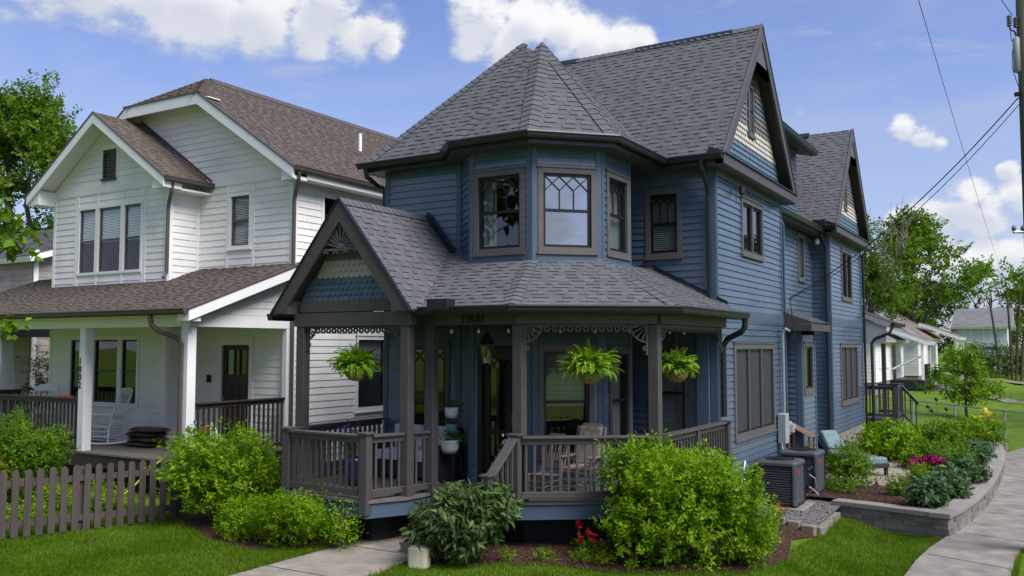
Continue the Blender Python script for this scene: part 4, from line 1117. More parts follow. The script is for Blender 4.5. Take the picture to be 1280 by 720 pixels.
railing(BH, [(-4.57, 11.62), (-4.54, 14.20)], FZ, RH, T)
railing(BH, [(-6.19, 10.33), (-6.16, 9.67)], FZ, RH, T, z_end=1.10, gap=.13)
# beams and ceiling
wG = Wall((-9.95, 10.1), (1, 0)); wDE = Wall((-7.80, 10.50), (1, 0)); wEF = Wall((-6.20, 10.46), (PF[0]-PE[0], PF[1]-PE[1])); wFH = Wall((-4.60, 11.5), (0, 1))
LEF = math.hypot(PF[0]-PE[0], PF[1]-PE[1])
bmm = MB(); bmm.wbox(wG, .0, 2.25, 3.06, 3.262, -.07, .085); bmm.wbox(wG, .10, 2.06, 3.275, 3.44, -.07, .075); bmm.build('porch_beam', T, BH)
bmm = MB(); bmm.wbox(wDE, .02, 1.66, 3.062, 3.24, -.07, .07); bmm.build('porch_beam', T, BH)
bmm = MB(); bmm.wbox(wEF, -.03, LEF+.04, 3.064, 3.235, -.07, .075); bmm.build('porch_beam', T, BH)
bmm = MB(); bmm.wbox(wFH, .0, 2.88, 3.066, 3.232, -.07, .07); bmm.build('porch_beam', T, BH)
bmm = MB(); bmm.wbox(Wall((-9.84, 12.0), (0, -1)), 0, 1.88, 3.06, 3.24, -.07, .07); bmm.build('porch_beam', T, BH)
slab([(-9.85, 10.1), (-7.7, 10.1), (-7.7, 10.5), (-6.2, 10.5), (-4.62, 11.5), (-4.62, 14.4), (-9.85, 14.4)], 3.245, 3.26, M['soffit'], 'porch_ceiling')
MB().wbox(wMF, 4.78, 4.98, FZ, 3.06, .03, .10).build('pilaster', bt, BH)

# gingerbread: ring frieze and fan brackets
def frieze(w, s0, s1, z, n, rings=True):
    L = s1-s0; k = int(L/.105); st = L/k; mb = MB()
    mb.wbox(w, s0, s1, z-.03, z, n-.012, n+.012)
    for i in range(k):
        c = s0+st*(i+.5)
        mb.wring(w, c, z-.062, .020, .046, n-.010, n+.010, seg=10)
    mb.build('spindle_frieze', T, BH)
def comb(w, s0, s1, z, n):
    L = s1-s0; k = int(L/.06); st = L/k; mb = MB(); mb.wbox(w, s0, s1, z-.04, z, n-.012, n+.012)
    for i in range(k): c = s0+st*(i+.5); mb.wprism(w, [(c-.022, z-.041), (c, z-.10), (c+.022, z-.041)], n-.01, n+.01)
    mb.build('spindle_frieze', T, BH)
def bracket(w, s, z, sg, n, r=.25):
    mb = MB(); mb.wbox(w, min(s, s+sg*.028), max(s, s+sg*.028), z-r-.16, z, n-.014, n+.014)
    mb.wbox(w, min(s+sg*.029, s+sg*r), max(s+sg*.029, s+sg*r), z-.028, z, n-.014, n+.014)
    a0, a1 = (270, 360) if sg > 0 else (180, 270)
    mb.wring(w, s, z, r-.026, r, n-.012, n+.012, a0, a1, 8)
    for q in (20, 40, 60, 78):
        a = R(a0+q if sg > 0 else a1-q); d = np.array([math.cos(a), math.sin(a)]); m = np.array([-d[1], d[0]])*.010
        p, e = np.array([s, z])+d*.05, np.array([s, z])+d*(r-.02)
        mb.wprism(w, [tuple(p+m*.5), tuple(p-m*.5), tuple(e-m*1.6), tuple(e+m*1.6)], n-.009, n+.009)
    mb.wring(w, s+sg*.04, z-r-.07, .012, .035, n-.012, n+.012, seg=8)
    mb.build('bracket', T, BH)
frieze(wG, .36, 1.86, 3.055, .0); bracket(wG, .19, 3.055, 1, 0, .2); bracket(wG, 2.05, 3.055, -1, 0, .2)
frieze(wEF, .34, LEF-.34, 3.058, .0); bracket(wEF, .08, 3.06, 1, 0, .26); bracket(wEF, LEF-.08, 3.06, -1, 0, .26)
comb(wFH, .34, 2.55, 3.06, .0); bracket(wFH, .10, 3.06, 1, 0, .24); bracket(wFH, 2.82, 3.06, -1, 0, .24)
# house number
def text(body, size, name, material, parent, origin, ux, uz=(0, 0, 1), extrude=.006, align='CENTER'):
    cu = bpy.data.curves.new(name, 'FONT'); cu.body = body; cu.size = size; cu.extrude = extrude; cu.align_x = align; cu.offset = .003
    tmp = bpy.data.objects.new(name, cu); COL.objects.link(tmp); bpy.context.view_layer.update()
    me = bpy.data.meshes.new_from_object(tmp.evaluated_get(bpy.context.evaluated_depsgraph_get()))
    ux = np.array(ux, float); uz = np.array(uz, float); un = np.cross(ux, uz)
    V = np.array([tuple(v.co) for v in me.vertices]); F = [list(p.vertices) for p in me.polygons]
    V = np.array(origin)+V[:, :1]*ux+V[:, 1:2]*uz+V[:, 2:3]*un
    bpy.data.objects.remove(tmp)
    return mesh_obj(name, V, F, material, parent)
text('1800', .20, 'house_number', M['black'], BH, wDE.pt(.86, 3.085, .078), (1, 0, 0))

# porch roofs
PZ = 3.30
roof([(-8.9, 10.1, PZ), (-6.10, 10.1, PZ), (-6.62, 11.52, PZ+.52*1.42+.03), (-8.9, 11.52, PZ+.52*1.42+.03)], G, BH, seed=31, name='porch_roof')
roof([(-8.9, 11.5, PZ+.76), (-7.6, 11.5, PZ+.76), (-7.6, 12.04, PZ+1.04), (-8.9, 12.04, PZ+1.04)], G, BH, seed=37, name='porch_roof')
ed = np.array([1.82, 1.35]); ed /= np.linalg.norm(ed); inn = np.array([-ed[1], ed[0]])
def pz(x, y): return PZ+.505*((np.array([x+6.10, y-10.1]))@inn)
roof([(-6.10, 10.1, PZ), (-4.28, 11.45, PZ), (-5.78, 12.33, pz(-5.78, 12.33)), (-6.60, 11.46, pz(-6.60, 11.46))], G, BH, seed=32, name='porch_roof')
roof([(-4.28, 11.45, PZ), (-4.28, 14.42, PZ), (-5.84, 14.42, PZ+.5*1.56), (-5.84, 12.30, PZ+.5*1.56)], G, BH, seed=33, name='porch_roof')
ridge_caps((-6.10, 10.1, PZ), (-6.60, 11.49, PZ+.73), (0, -.52, 1), (.3, -.4, 1), G, BH, w=.12)
ridge_caps((-4.28, 11.45, PZ), (-5.81, 12.30, PZ+.77), (.3, -.4, 1), (.5, 0, 1), G, BH, w=.12)
ppath = [(-7.62, 10.1), (-6.10, 10.1), (-4.28, 11.45), (-4.28, 14.50)]
MB().sweep(ppath, GUT, PZ+.01).box(-7.36, -7.02, 9.93, 10.13, PZ-.04, PZ+.11).build('gutter', M['gutter'], BH)
MB().sweep(ppath, [(-.005, .0), (-.005, -.11), (-.42, -.075), (-.42, -.055), (-.03, -.02)], PZ).build('soffit', SF, BH)
MB().tube([(-4.24, 14.46, PZ-.08), (-4.25, 14.47, PZ-.22), (-4.30, 14.47, PZ-.30), (-4.55, 14.48, PZ-.42), (-4.62, 14.48, PZ-.55), (-4.62, 14.48, 1.6)], .05, 8).build('downspout', M['gutter'], BH)
# flashing where the porch roof meets the walls
fl = MB(); fl.add([(-5.80, 14.38, 4.09), (-4.5, 14.38, 3.44), (-4.5, 14.38, 3.50), (-5.80, 14.38, 4.16)], [[0, 1, 2, 3]])
fl.build('flashing', M['gutter'], BH); fl = MB()
fl.hexa([(-8.88, 11.92, 4.93), (-8.10, 11.92, 3.99), (-8.10, 12.0, 3.99), (-8.88, 12.0, 4.93)], [(-8.83, 11.92, 5.0), (-8.05, 11.92, 4.05), (-8.05, 12.0, 4.05), (-8.83, 12.0, 5.0)])
fl.build('flashing', M['gutter'], BH)
# entry gable
gx, ga, gl_, gr_ = -8.90, 4.93, -10.25, -7.57
roof([(gr_, 9.85, 3.27), (gr_, 12.03, 3.27), (gx, 12.03, ga), (gx, 9.85, ga)], G, BH, soffit=SF, seed=34, name='gable_roof', thick=.07)
roof([(gl_, 12.03, 3.25), (gl_, 9.85, 3.25), (gx, 9.85, ga), (gx, 12.03, ga)], G, BH, soffit=SF, seed=35, name='gable_roof', thick=.07)
ridge_caps((gx, 9.83, ga), (gx, 12.0, ga), (1.25, 0, 1), (-1.25, 0, 1), G, BH, w=.12)
wF = Wall((gx, 9.85), (1, 0)); slp = (ga-3.27)/(gr_-gx)
for sg in (-1, 1):
    half = (gr_-gx) if sg > 0 else (gx-gl_); wd = .21*math.sqrt(1+slp*slp)
    rb = MB(); rb.wprism(wF, [(sg*half, 3.27), (0, ga-.01), (0, ga-wd), (sg*(half-wd/slp+.01), 3.27)][::sg], -.02, .025)
    rb.wprism(wF, [(sg*(half-.005), 3.25), (sg*(half-.34), 3.25), (sg*(half-.34), 3.45), (sg*(half-.2), 3.45)][::-sg], -.24, .020)
    rb.build('rake_board', T, BH)
    ed = MB(); ed.wprism(wF, [(sg*(half+.02), 3.255), (0, ga+.03), (0, ga-.004), (sg*half, 3.245)][::sg], -.02, .05); ed.build('drip_edge', M['gutter'], BH)
MB().sweep([(gl_, 12.0), (gl_, 9.84)], GUT, 3.26).build('gutter', M['gutter'], BH)
gw = Wall((gx, 10.16), (1, 0)); MB().wprism(gw, [(-1.12, 3.40), (1.12, 3.40), (0, ga-.15)], -.05, 0).build('gable_wall', M['scale_grey'], BH)
cols = {}
for r in range(11):
    z = 3.44+r*.088; hw = (ga-.22-z)/slp; kk = 'scale_blue' if r < 4 else 'cream' if r < 7 else 'scale_grey'; n = int(2*hw/.105)+1
    mb = cols.setdefault(kk, MB())
    for i in range(-n//2, n//2+1):
        s = (i+.5*(r % 2))*.105
        if abs(s) > hw-.03: continue
        scale_piece(mb, gw, s, z, .0515, .125, .008+.002*(i % 2))
for kk, mb in cols.items(): mb.build('gable_scales', M[kk], BH)
# sunburst in the peak
wS = Wall((gx, 9.885), (1, 0)); sb = MB(); zb = 4.17; hw = .47
sb.wbox(wS, -hw, hw, zb, zb+.035, -.015, .015)
sb.wring(wS, 0, zb+.036, .0, .085, -.014, .022, 0, 180, 10)
for a in range(10, 175, 17):
    d = np.array([math.cos(R(a)), math.sin(R(a))]); m = np.array([-d[1], d[0]])
    Lr = min(.44, (ga-.32-zb)/(abs(d[1])+slp*abs(d[0])+1e-6))
    p, e = np.array([0, zb+.036])+d*.10, np.array([0, zb+.036])+d*Lr
    sb.wprism(wS, [tuple(p+m*.010), tuple(p-m*.010), tuple(e-m*.026), tuple(e+m*.026)], -.012, .012)
sb.wring(wS, 0, zb-.07, .40, .435, -.012, .012, 200, 340, 12) if False else None
for sg in (-1, 1):
    sb.wring(wS, sg*.50, zb-.06, .03, .06, -.014, .014, seg=10); sb.wring(wS, sg*.57, zb-.14, .025, .05, -.014, .014, seg=10)
    sb.wring(wS, sg*.30, zb-.055, .035, .06, -.012, .012, 20, 160, 6)
    sb.wring(wS, sg*.10, zb-.045, .03, .05, -.012, .012, 0, 180, 6)
sb.build('sunburst', M['taupe_light'], BH)

# back landing with rail and little porch roof at the far end of the side wall
rdk = MB(); rdk.box(-4.68, -3.78, 28.0, 29.9, .42, .66); rdk.box(-3.90, -3.80, 28.05, 28.15, -.4, .42); rdk.box(-3.90, -3.80, 29.6, 29.7, -.4, .42); rdk.build('back_landing', M['taupe'], BH)
railing(BH, [(-4.62, 28.08), (-3.86, 28.08)], .66, .95, M['taupe'], gap=.12); railing(BH, [(-3.84, 28.08), (-3.84, 29.0)], .66, .95, M['taupe'], gap=.12)
railing(BH, [(-4.6, 29.8), (-3.86, 29.8)], .66, .95, M['taupe'], gap=.12)
newel(BH, (-3.84, 28.08), .42, 1.66, M['taupe'], .14); newel(BH, (-3.84, 29.05), .42, 1.62, M['taupe'], .12); newel(BH, (-4.4, 29.8), .42, 3.1, M['taupe'], .12)
railing(BH, [(-3.80, 29.05), (-3.35, 29.05)], .66, .95, M['taupe'], z_end=1.1, gap=.12)
roof([(-3.9, 27.95, 3.45), (-3.9, 30.2, 3.45), (-5.6, 30.2, 4.15), (-5.6, 27.95, 4.15)], G, BH, soffit=M['greybox'], seed=41, name='back_porch_roof', thick=.14)
MB().hexa([(-4.69, 27.99, 2.85), (-4.05, 27.99, 2.85), (-4.05, 28.05, 2.85), (-4.69, 28.05, 2.85)], [(-4.69, 27.99, 3.58), (-4.05, 27.99, 3.34), (-4.05, 28.05, 3.34), (-4.69, 28.05, 3.58)]).build('porch_gable_wall', M['greybox'], BH)
MB().sweep([(-3.9, 27.95), (-3.9, 30.2)], GUT, 3.46).build('gutter', M['gutter'], BH)
MB().tube([(-3.86, 27.98, 3.35), (-3.95, 27.98, 3.15), (-4.35, 27.99, 3.0), (-4.45, 28.0, 2.85), (-4.45, 28.0, .3)], .045, 6).build('downspout', M['gutter'], BH)
# ------------------------------------------------------------------ the white house next door
WH = thing('white_house', 'white two-storey house with brown shingle roof, gabled bay and covered front porch', 'house', (-17, 14, 0))
Wt, WT, BG = M['white'], M['white_trim'], M['brown_gutter']
wWB = Wall((-20.37, 12.5), (1, 0)); wWBR = Wall((-16.17, 12.5), (0, 1)); wWM = Wall((-21.3, 13.3), (1, 0)); wWS = Wall((-13.28, 13.3), (0, 1)); wWL = Wall((-21.3, 24.2), (0, -1)); wWBL = Wall((-20.37, 13.3), (0, -1))
gs = mat('grey_sash', (.07, .075, .075), .4, .05)
for a, b in ((.97, 1.695), (1.70, 2.62), (2.625, 3.33)): window(wWB, WH, a, b, 4.40, 5.99, 'double', casing=.06, trim=WT, sash=gs, glass=M['glass_dull'], inside='white', seed=int(a*10), head=False, sill=False)
window(wWM, WH, 6.09, 6.80, 4.86, 6.08, 'double', casing=.07, trim=WT, sash=gs, glass=M['glass_dull'], inside='blind', seed=5, head=False)
for a, b in ((.78, 1.48),): window(wWB, WH, a, b, 1.44, 2.98, 'double', casing=.07, trim=WT, sash=M['sash'], inside='dark', seed=6)
for a, b in ((1.67, 2.655), (2.66, 3.33)): window(wWB, WH, a, b, 1.44, 2.98, 'double', casing=.07, trim=WT, sash=M['sash'], inside='dark', seed=7)
window(wWS, WH, 1.95, 3.05, 1.30, 3.0, 'double', casing=.09, trim=WT, sash=M['sash'], inside='blind_half', seed=8)
window(wWS, WH, .80, 1.50, 5.15, 6.05, 'double', casing=.08, trim=WT, sash=M['sash'], inside='dark', seed=9)
wWM.holes.append((5.95, 6.82, .7, 2.80))
d = MB(); d.wbox(wWM, 5.83, 5.96, .7, 2.93, -.04, .03); d.wbox(wWM, 6.81, 6.93, .7, 2.93, -.04, .03); d.wbox(wWM, 5.96, 6.81, 2.79, 2.93, -.04, .03); d.wbox(wWM, 5.80, 6.96, 2.93, 2.96, -.0, .05)
dd = d.build('door', WT, WH)
lf = MB(); lf.wbox(wWM, 5.962, 6.808, .72, 2.15, -.07, -.02); lf.wbox(wWM, 5.962, 6.808, 2.68, 2.788, -.07, -.02)
for a, b in ((5.962, 6.08), (6.30, 6.33), (6.46, 6.49), (6.69, 6.808)): lf.wbox(wWM, a, b, 2.15, 2.68, -.07, -.022)
for a, b in ((6.07, 6.24), (6.30, 6.47), (6.53, 6.70)): lf.wbox(wWM, a, b, .85, 2.02, -.02, -.012)
lf.build('door_leaf', M['brown_door'], dd)
MB().add([wWM.pt(6.08, 2.15, -.05), wWM.pt(6.69, 2.15, -.05), wWM.pt(6.69, 2.68, -.05), wWM.pt(6.08, 2.68, -.05)], [[0, 1, 2, 3]]).build('door_pane', M['glass'], dd)
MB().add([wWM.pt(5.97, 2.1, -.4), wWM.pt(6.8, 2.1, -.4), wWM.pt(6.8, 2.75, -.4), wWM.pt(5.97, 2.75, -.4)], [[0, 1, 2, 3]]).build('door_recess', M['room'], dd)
MB().lathe(wWM.pt(6.02, 1.62, .0), [(.03, 0), (.035, .03), (.001, .05)], 8).build('door_handle', M['steel'], dd)
MB().wbox(wWM, 5.55, 5.64, 1.98, 2.14, .016, .07).build('porch_light', M['black'], WH)

EX = .145
belt = (6.28, 6.47)
siding(wWB, [(0, .6), (4.2, .6), (4.2, belt[0]), (0, belt[0])], Wt, WH, EX, .016)
siding(wWB, [(0, belt[1]), (4.2, belt[1]), (2.1, 7.92)], Wt, WH, EX, .016)
MB().wbox(wWB, 0, 4.2, *belt, -.02, .026).build('belt_board', Wt, WH)
siding(wWBR, [(0, .6), (.8, .6), (.8, 6.4), (0, 6.4)], Wt, WH, EX, .016)
siding(wWBL, [(0, .6), (.8, .6), (.8, 6.4), (0, 6.4)], Wt, WH, EX, .016)
siding(wWM, [(0, .6), (8.02, .6), (8.02, belt[0]), (0, belt[0])], Wt, WH, EX, .016)
siding(wWM, [(.0, belt[1]), (8.02, belt[1]), (5.3, 8.27), (2.9, 8.27)], Wt, WH, EX, .016)
MB().wbox(wWM, 0, 8.02, *belt, -.02, .026).build('belt_board', Wt, WH)
siding(wWS, [(0, .3), (11, .3), (11, 6.4), (0, 6.4)], Wt, WH, EX, .016)
siding(wWL, [(0, .3), (10.9, .3), (10.9, 6.4), (0, 6.4)], Wt, WH, .29, .016)
tr = MB()
for s in (0, 4.115): tr.wbox(wWB, s, s+.085, .6, 6.28, -.01, .024)
for s in (0, .715): tr.wbox(wWBR, s, s+.085, .6, 6.3, -.01, .024)
tr.wbox(wWM, 7.935, 8.02, .6, 6.28, -.01, .024); tr.wbox(wWS, 0, .085, .3, 6.3, -.01, .024)
for s in (.93, 1.665, 2.595, 3.31):
    tr.wbox(wWB, s, s+.055, 6.0, 6.278, -.01, .022); tr.wbox(wWB, s, s+.055, 4.15, 4.395, -.01, .022)
for s in (.86, 3.38): tr.wbox(wWB, s, s+.065, 4.15, 6.278, -.01, .021)
for s in (6.02, 6.82): tr.wbox(wWM, s, s+.065, 4.3, 6.278, -.01, .021)
tr.build('trim_boards', WT, WH)
v = MB(); v.wbox(wWB, 1.88, 1.95, 6.60, 7.26, 0, .05); v.wbox(wWB, 2.25, 2.32, 6.60, 7.26, 0, .05); v.wbox(wWB, 1.95, 2.25, 7.19, 7.26, 0, .05); v.wbox(wWB, 1.84, 2.36, 6.55, 6.60, 0, .07)
for i in range(8):
    z = 6.62+i*.071
    v.hexa([wWB.pt(1.95, z, .04), wWB.pt(2.25, z, .04), wWB.pt(2.25, z, .03), wWB.pt(1.95, z, .03)], [wWB.pt(1.95, z+.06, .018), wWB.pt(2.25, z+.06, .018), wWB.pt(2.25, z+.06, .008), wWB.pt(1.95, z+.06, .008)])
v.build('gable_vent', M['dark_rail'], WH)
tv = MB(); tv.wbox(wWB, 1.80, 1.875, 6.48, 7.75, -.01, .022); tv.wbox(wWB, 2.325, 2.40, 6.48, 7.72, -.01, .022); tv.wbox(wWB, 1.875, 2.325, 7.265, 7.38, -.01, .022); tv.build('vent_trim', WT, WH)

B_ = M['rbrown']
# bay gable roof
bx, bz0, bz1, be = -18.27, 6.34, 8.03, 2.50
roof([(bx+be, 12.05, bz0), (bx+be, 13.34, bz0), (bx, 13.34, bz1), (bx, 12.05, bz1)], B_, WH, soffit=WT, seed=51, name='bay_roof')
roof([(bx-be, 13.34, bz0), (bx-be, 12.05, bz0), (bx, 12.05, bz1), (bx, 13.34, bz1)], B_, WH, soffit=WT, seed=52, name='bay_roof')
wBG = Wall((bx, 12.05), (1, 0)); sl_ = (bz1-bz0)/be; wd = .20*math.sqrt(1+sl_**2)
for sg in (-1, 1):
    rb = MB(); rb.wprism(wBG, [(sg*be, bz0-.02), (0, bz1-.02), (0, bz1-wd), (sg*be, bz0-wd+.02)][::sg], -.02, .03)
    rb.wprism(wBG, [(sg*(be-.002), bz0-.23), (sg*(be-.42), bz0-.23), (sg*(be-.42), bz0+.10), (sg*(be-.002), bz0-.10)][::-sg], -.44, -.021)
    rb.build('rake_board', WT, WH)
    MB().wprism(wBG, [(sg*(be+.02), bz0-.0), (0, bz1+.02), (0, bz1-.018), (sg*(be+.02), bz0-.035)][::sg], -.02, .045).build('drip_edge', BG, WH)
MB().sweep([(bx+be, 12.03), (bx+be, 13.30)], GUT, bz0+.01).build('gutter', BG, WH); MB().sweep([(bx-be, 13.3), (bx-be, 12.03)], GUT, bz0+.01).build('gutter', BG, WH)
MB().box(-16.168, bx+be-.01, 12.48, 13.28, 6.10, 6.14).build('soffit', WT, WH)
MB().add([(bx, 13.27, bz1+.02), (bx+be+.02, 13.27, bz0+.02), (bx+be+.02, 13.27, bz0+.09), (bx, 13.27, bz1+.09)], [[0, 1, 2, 3]]).build('flashing', BG, WH)
# main roof with clipped gable
mx_, me0, mz = -17.07, 4.17, 6.40; ms = .6595; mr = mz+ms*me0; cx = 1.22; cz = mr-ms*cx
yR, yE = 14.15, 24.6
roof([(mx_+me0, 12.9, mz), (mx_+me0, yE, mz), (mx_, yE, mr), (mx_, yR, mr), (mx_+cx, 12.9, cz)], B_, WH, soffit=WT, seed=53, name='main_roof')
roof([(mx_-me0, yE, mz), (mx_-me0, 12.9, mz), (mx_-cx, 12.9, cz), (mx_, yR, mr), (mx_, yE, mr)], B_, WH, soffit=WT, seed=54, name='main_roof')
roof([(mx_-cx, 12.9, cz), (mx_+cx, 12.9, cz), (mx_, yR, mr)], B_, WH, soffit=WT, seed=55, name='clipped_hip')
ridge_caps((mx_+cx, 12.9, cz), (mx_, yR, mr), (ms, 0, 1), (0, -.65, 1), B_, WH, w=.14); ridge_caps((mx_-cx, 12.9, cz), (mx_, yR, mr), (-ms, 0, 1), (0, -.65, 1), B_, WH, w=.14)
MB().hexa([(mx_-.15, yR+.1, mr-.08), (mx_+.15, yR+.1, mr-.08), (mx_+.15, yE, mr-.08), (mx_-.15, yE, mr-.08)], [(mx_-.02, yR+.1, mr+.06), (mx_+.02, yR+.1, mr+.06), (mx_+.02, yE, mr+.06), (mx_-.02, yE, mr+.06)]).build('ridge_vent', BG, WH)
wMG = Wall((mx_, 12.9), (1, 0)); wd = .22*math.sqrt(1+ms*ms)
for sg in (-1, 1):
    rb = MB(); rb.wprism(wMG, [(sg*me0, mz-.02), (sg*cx, cz-.02), (sg*cx, cz-wd), (sg*me0, mz-wd+.02)][::sg], -.02, .03)
    rb.wprism(wMG, [(sg*(me0-.002), mz-.26), (sg*(me0-.36), mz-.26), (sg*(me0-.36), mz+.05), (sg*(me0-.002), mz-.12)][::-sg], -.38, -.021)
    rb.build('rake_board', WT, WH)
    MB().wprism(wMG, [(sg*(me0+.02), mz), (sg*cx, cz+.02), (sg*cx, cz-.018), (sg*(me0+.02), mz-.035)][::sg], -.02, .045).build('drip_edge', BG, WH)
cf = MB(); cf.wbox(wMG, -cx+.01, cx-.01, cz-wd, cz-.022, -.02, .028); cf.build('clip_fascia', WT, WH)
MB().wbox(wMG, -cx-.1, cx+.1, cz-.02, cz+.016, -.01, .05).build('drip_edge', BG, WH)
MB().box(mx_-cx-.3, mx_+cx+.3, 12.93, 13.28, cz-.14, cz-.12).build('soffit', WT, WH)
MB().sweep([(mx_+me0, 12.88), (mx_+me0, yE)], GUT, mz+.01).build('gutter', BG, WH)
MB().box(-13.27, mx_+me0-.005, 12.93, yE, 6.18, 6.21).box(mx_+me0-.03, mx_+me0-.002, 12.93, yE, 6.21, mz-.03).build('soffit', WT, WH)
MB().tube([(-14.5, 16.75, 7.6), (-14.5, 16.75, 8.05)], .045, 8).build('vent_pipe', M['white_paint'], WH)
MB().box(-21.2, -13.3, 13.4, 24, 6.0, 6.1).build('ceiling_slab', M['room'], WH)
# porch roof
pe, ph = 10.47, 3.43; psl = .365
roof([(-22.3, pe, ph), (-12.95, pe, ph), (-12.95, 13.32, ph+psl*2.85), (-22.3, 13.32, ph+psl*2.85)], B_, WH, seed=56, name='porch_roof')
MB().sweep([(-22.3, pe), (-12.97, pe)], GUT, ph+.01).build('gutter', BG, WH)
wPR = Wall((-12.98, pe), (0, 1)); rb = MB()
rb.wprism(wPR, [(0, ph-.02), (2.85, ph-.02+psl*2.85), (2.85, ph-.22+psl*2.85), (0, ph-.22)], -.02, .03); rb.wprism(wPR, [(.0, ph-.22), (.30, ph-.22), (.30, ph-.1), (0, ph-.1)], -.28, -.021); rb.build('rake_board', WT, WH)
MB().wprism(wPR, [(-.02, ph), (2.85, ph+.018+psl*2.85), (2.85, ph-.018+psl*2.85), (-.02, ph-.03)], -.01, .045).build('drip_edge', BG, WH)
wPS = Wall((-13.28, 10.82), (0, 1)); siding(wPS, [(0, 3.36), (2.48, 3.36), (2.48, 4.28), (0, 3.40)], Wt, WH, EX, .016, name='porch_gable_wall')
bm2 = MB(); bm2.wbox(wPS, -.08, 2.48, 3.12, 3.355, -.18, .02); bm2.box(-22.2, -13.48, 10.74, 10.92, 3.12, 3.36); bm2.build('porch_beam', WT, WH)
MB().box(-22.2, -13.3, 10.93, 13.28, 3.20, 3.22).box(-22.2, -13.0, pe+.02, 10.73, 3.30, 3.32).build('porch_ceiling', WT, WH)
for x, nm in ((-16.42, 1), (-13.38, 0), (-21.6, 0)):
    pp = MB(); pp.cbox((x, 10.83, .70), .19, .19, 2.42); pst = pp.build('porch_post', WT, WH, bevel=.01)
    if nm:
        for i, ch in enumerate('1802'): text(ch, .19, 'house_number', M['black'], WH, (x+.0-.045, 10.83-.10, 2.52-.155*i-.12), (1, 0, 0))
MB().wbox(wWS, -.16, -.01, .7, 3.12, -.1, .015).build('pilaster', WT, WH)
dk = MB()
for i in range(22): dk.box(-22.2, -13.3, 10.70+i*.118, 10.70+i*.118+.112, .665, .70)
dk.build('porch_deck', M['wood_deck'], WH)
MB().box(-22.2, -13.32, 10.72, 10.76, .42, .66).box(-13.36, -13.32, 10.77, 13.25, .42, .66).build('deck_skirt', M['dark_rail'], WH)
MB().box(-22.2, -13.5, 11.0, 11.03, -.2, .42).build('underdeck_shade', M['ac_dark'], WH)  # black sheet standing in for the shade below this porch
DR = M['dark_rail']
railing(WH, [(-21.5, 10.85), (-16.54, 10.85)], .70, 1.03, DR, gap=.13); railing(WH, [(-13.34, 10.98), (-13.34, 13.18)], .70, 1.03, DR, gap=.12); railing(WH, [(-21.35, 12.4), (-21.5, 10.95)], .70, 1.03, DR, gap=.14)
def wspout(pts, r=.045): MB().tube(pts, r, 4, rot=R(45)).build('downspout', BG, WH, bevel=.01)
wspout([(-15.78, 12.25, 6.23), (-15.80, 12.26, 6.05), (-16.06, 12.40, 5.86), (-16.11, 12.42, 5.7), (-16.11, 12.42, 4.32), (-16.06, 12.30, 4.22)])
wspout([(-12.86, 13.0, 6.30), (-12.88, 13.02, 6.15), (-13.15, 13.22, 5.95), (-13.21, 13.24, 5.8), (-13.21, 13.24, .3)])
wspout([(-13.95, 10.42, 3.32), (-13.93, 10.44, 3.16), (-13.80, 10.50, 3.03), (-13.50, 10.62, 2.93), (-13.40, 10.68, 2.80), (-13.40, 10.68, .3)], .05)
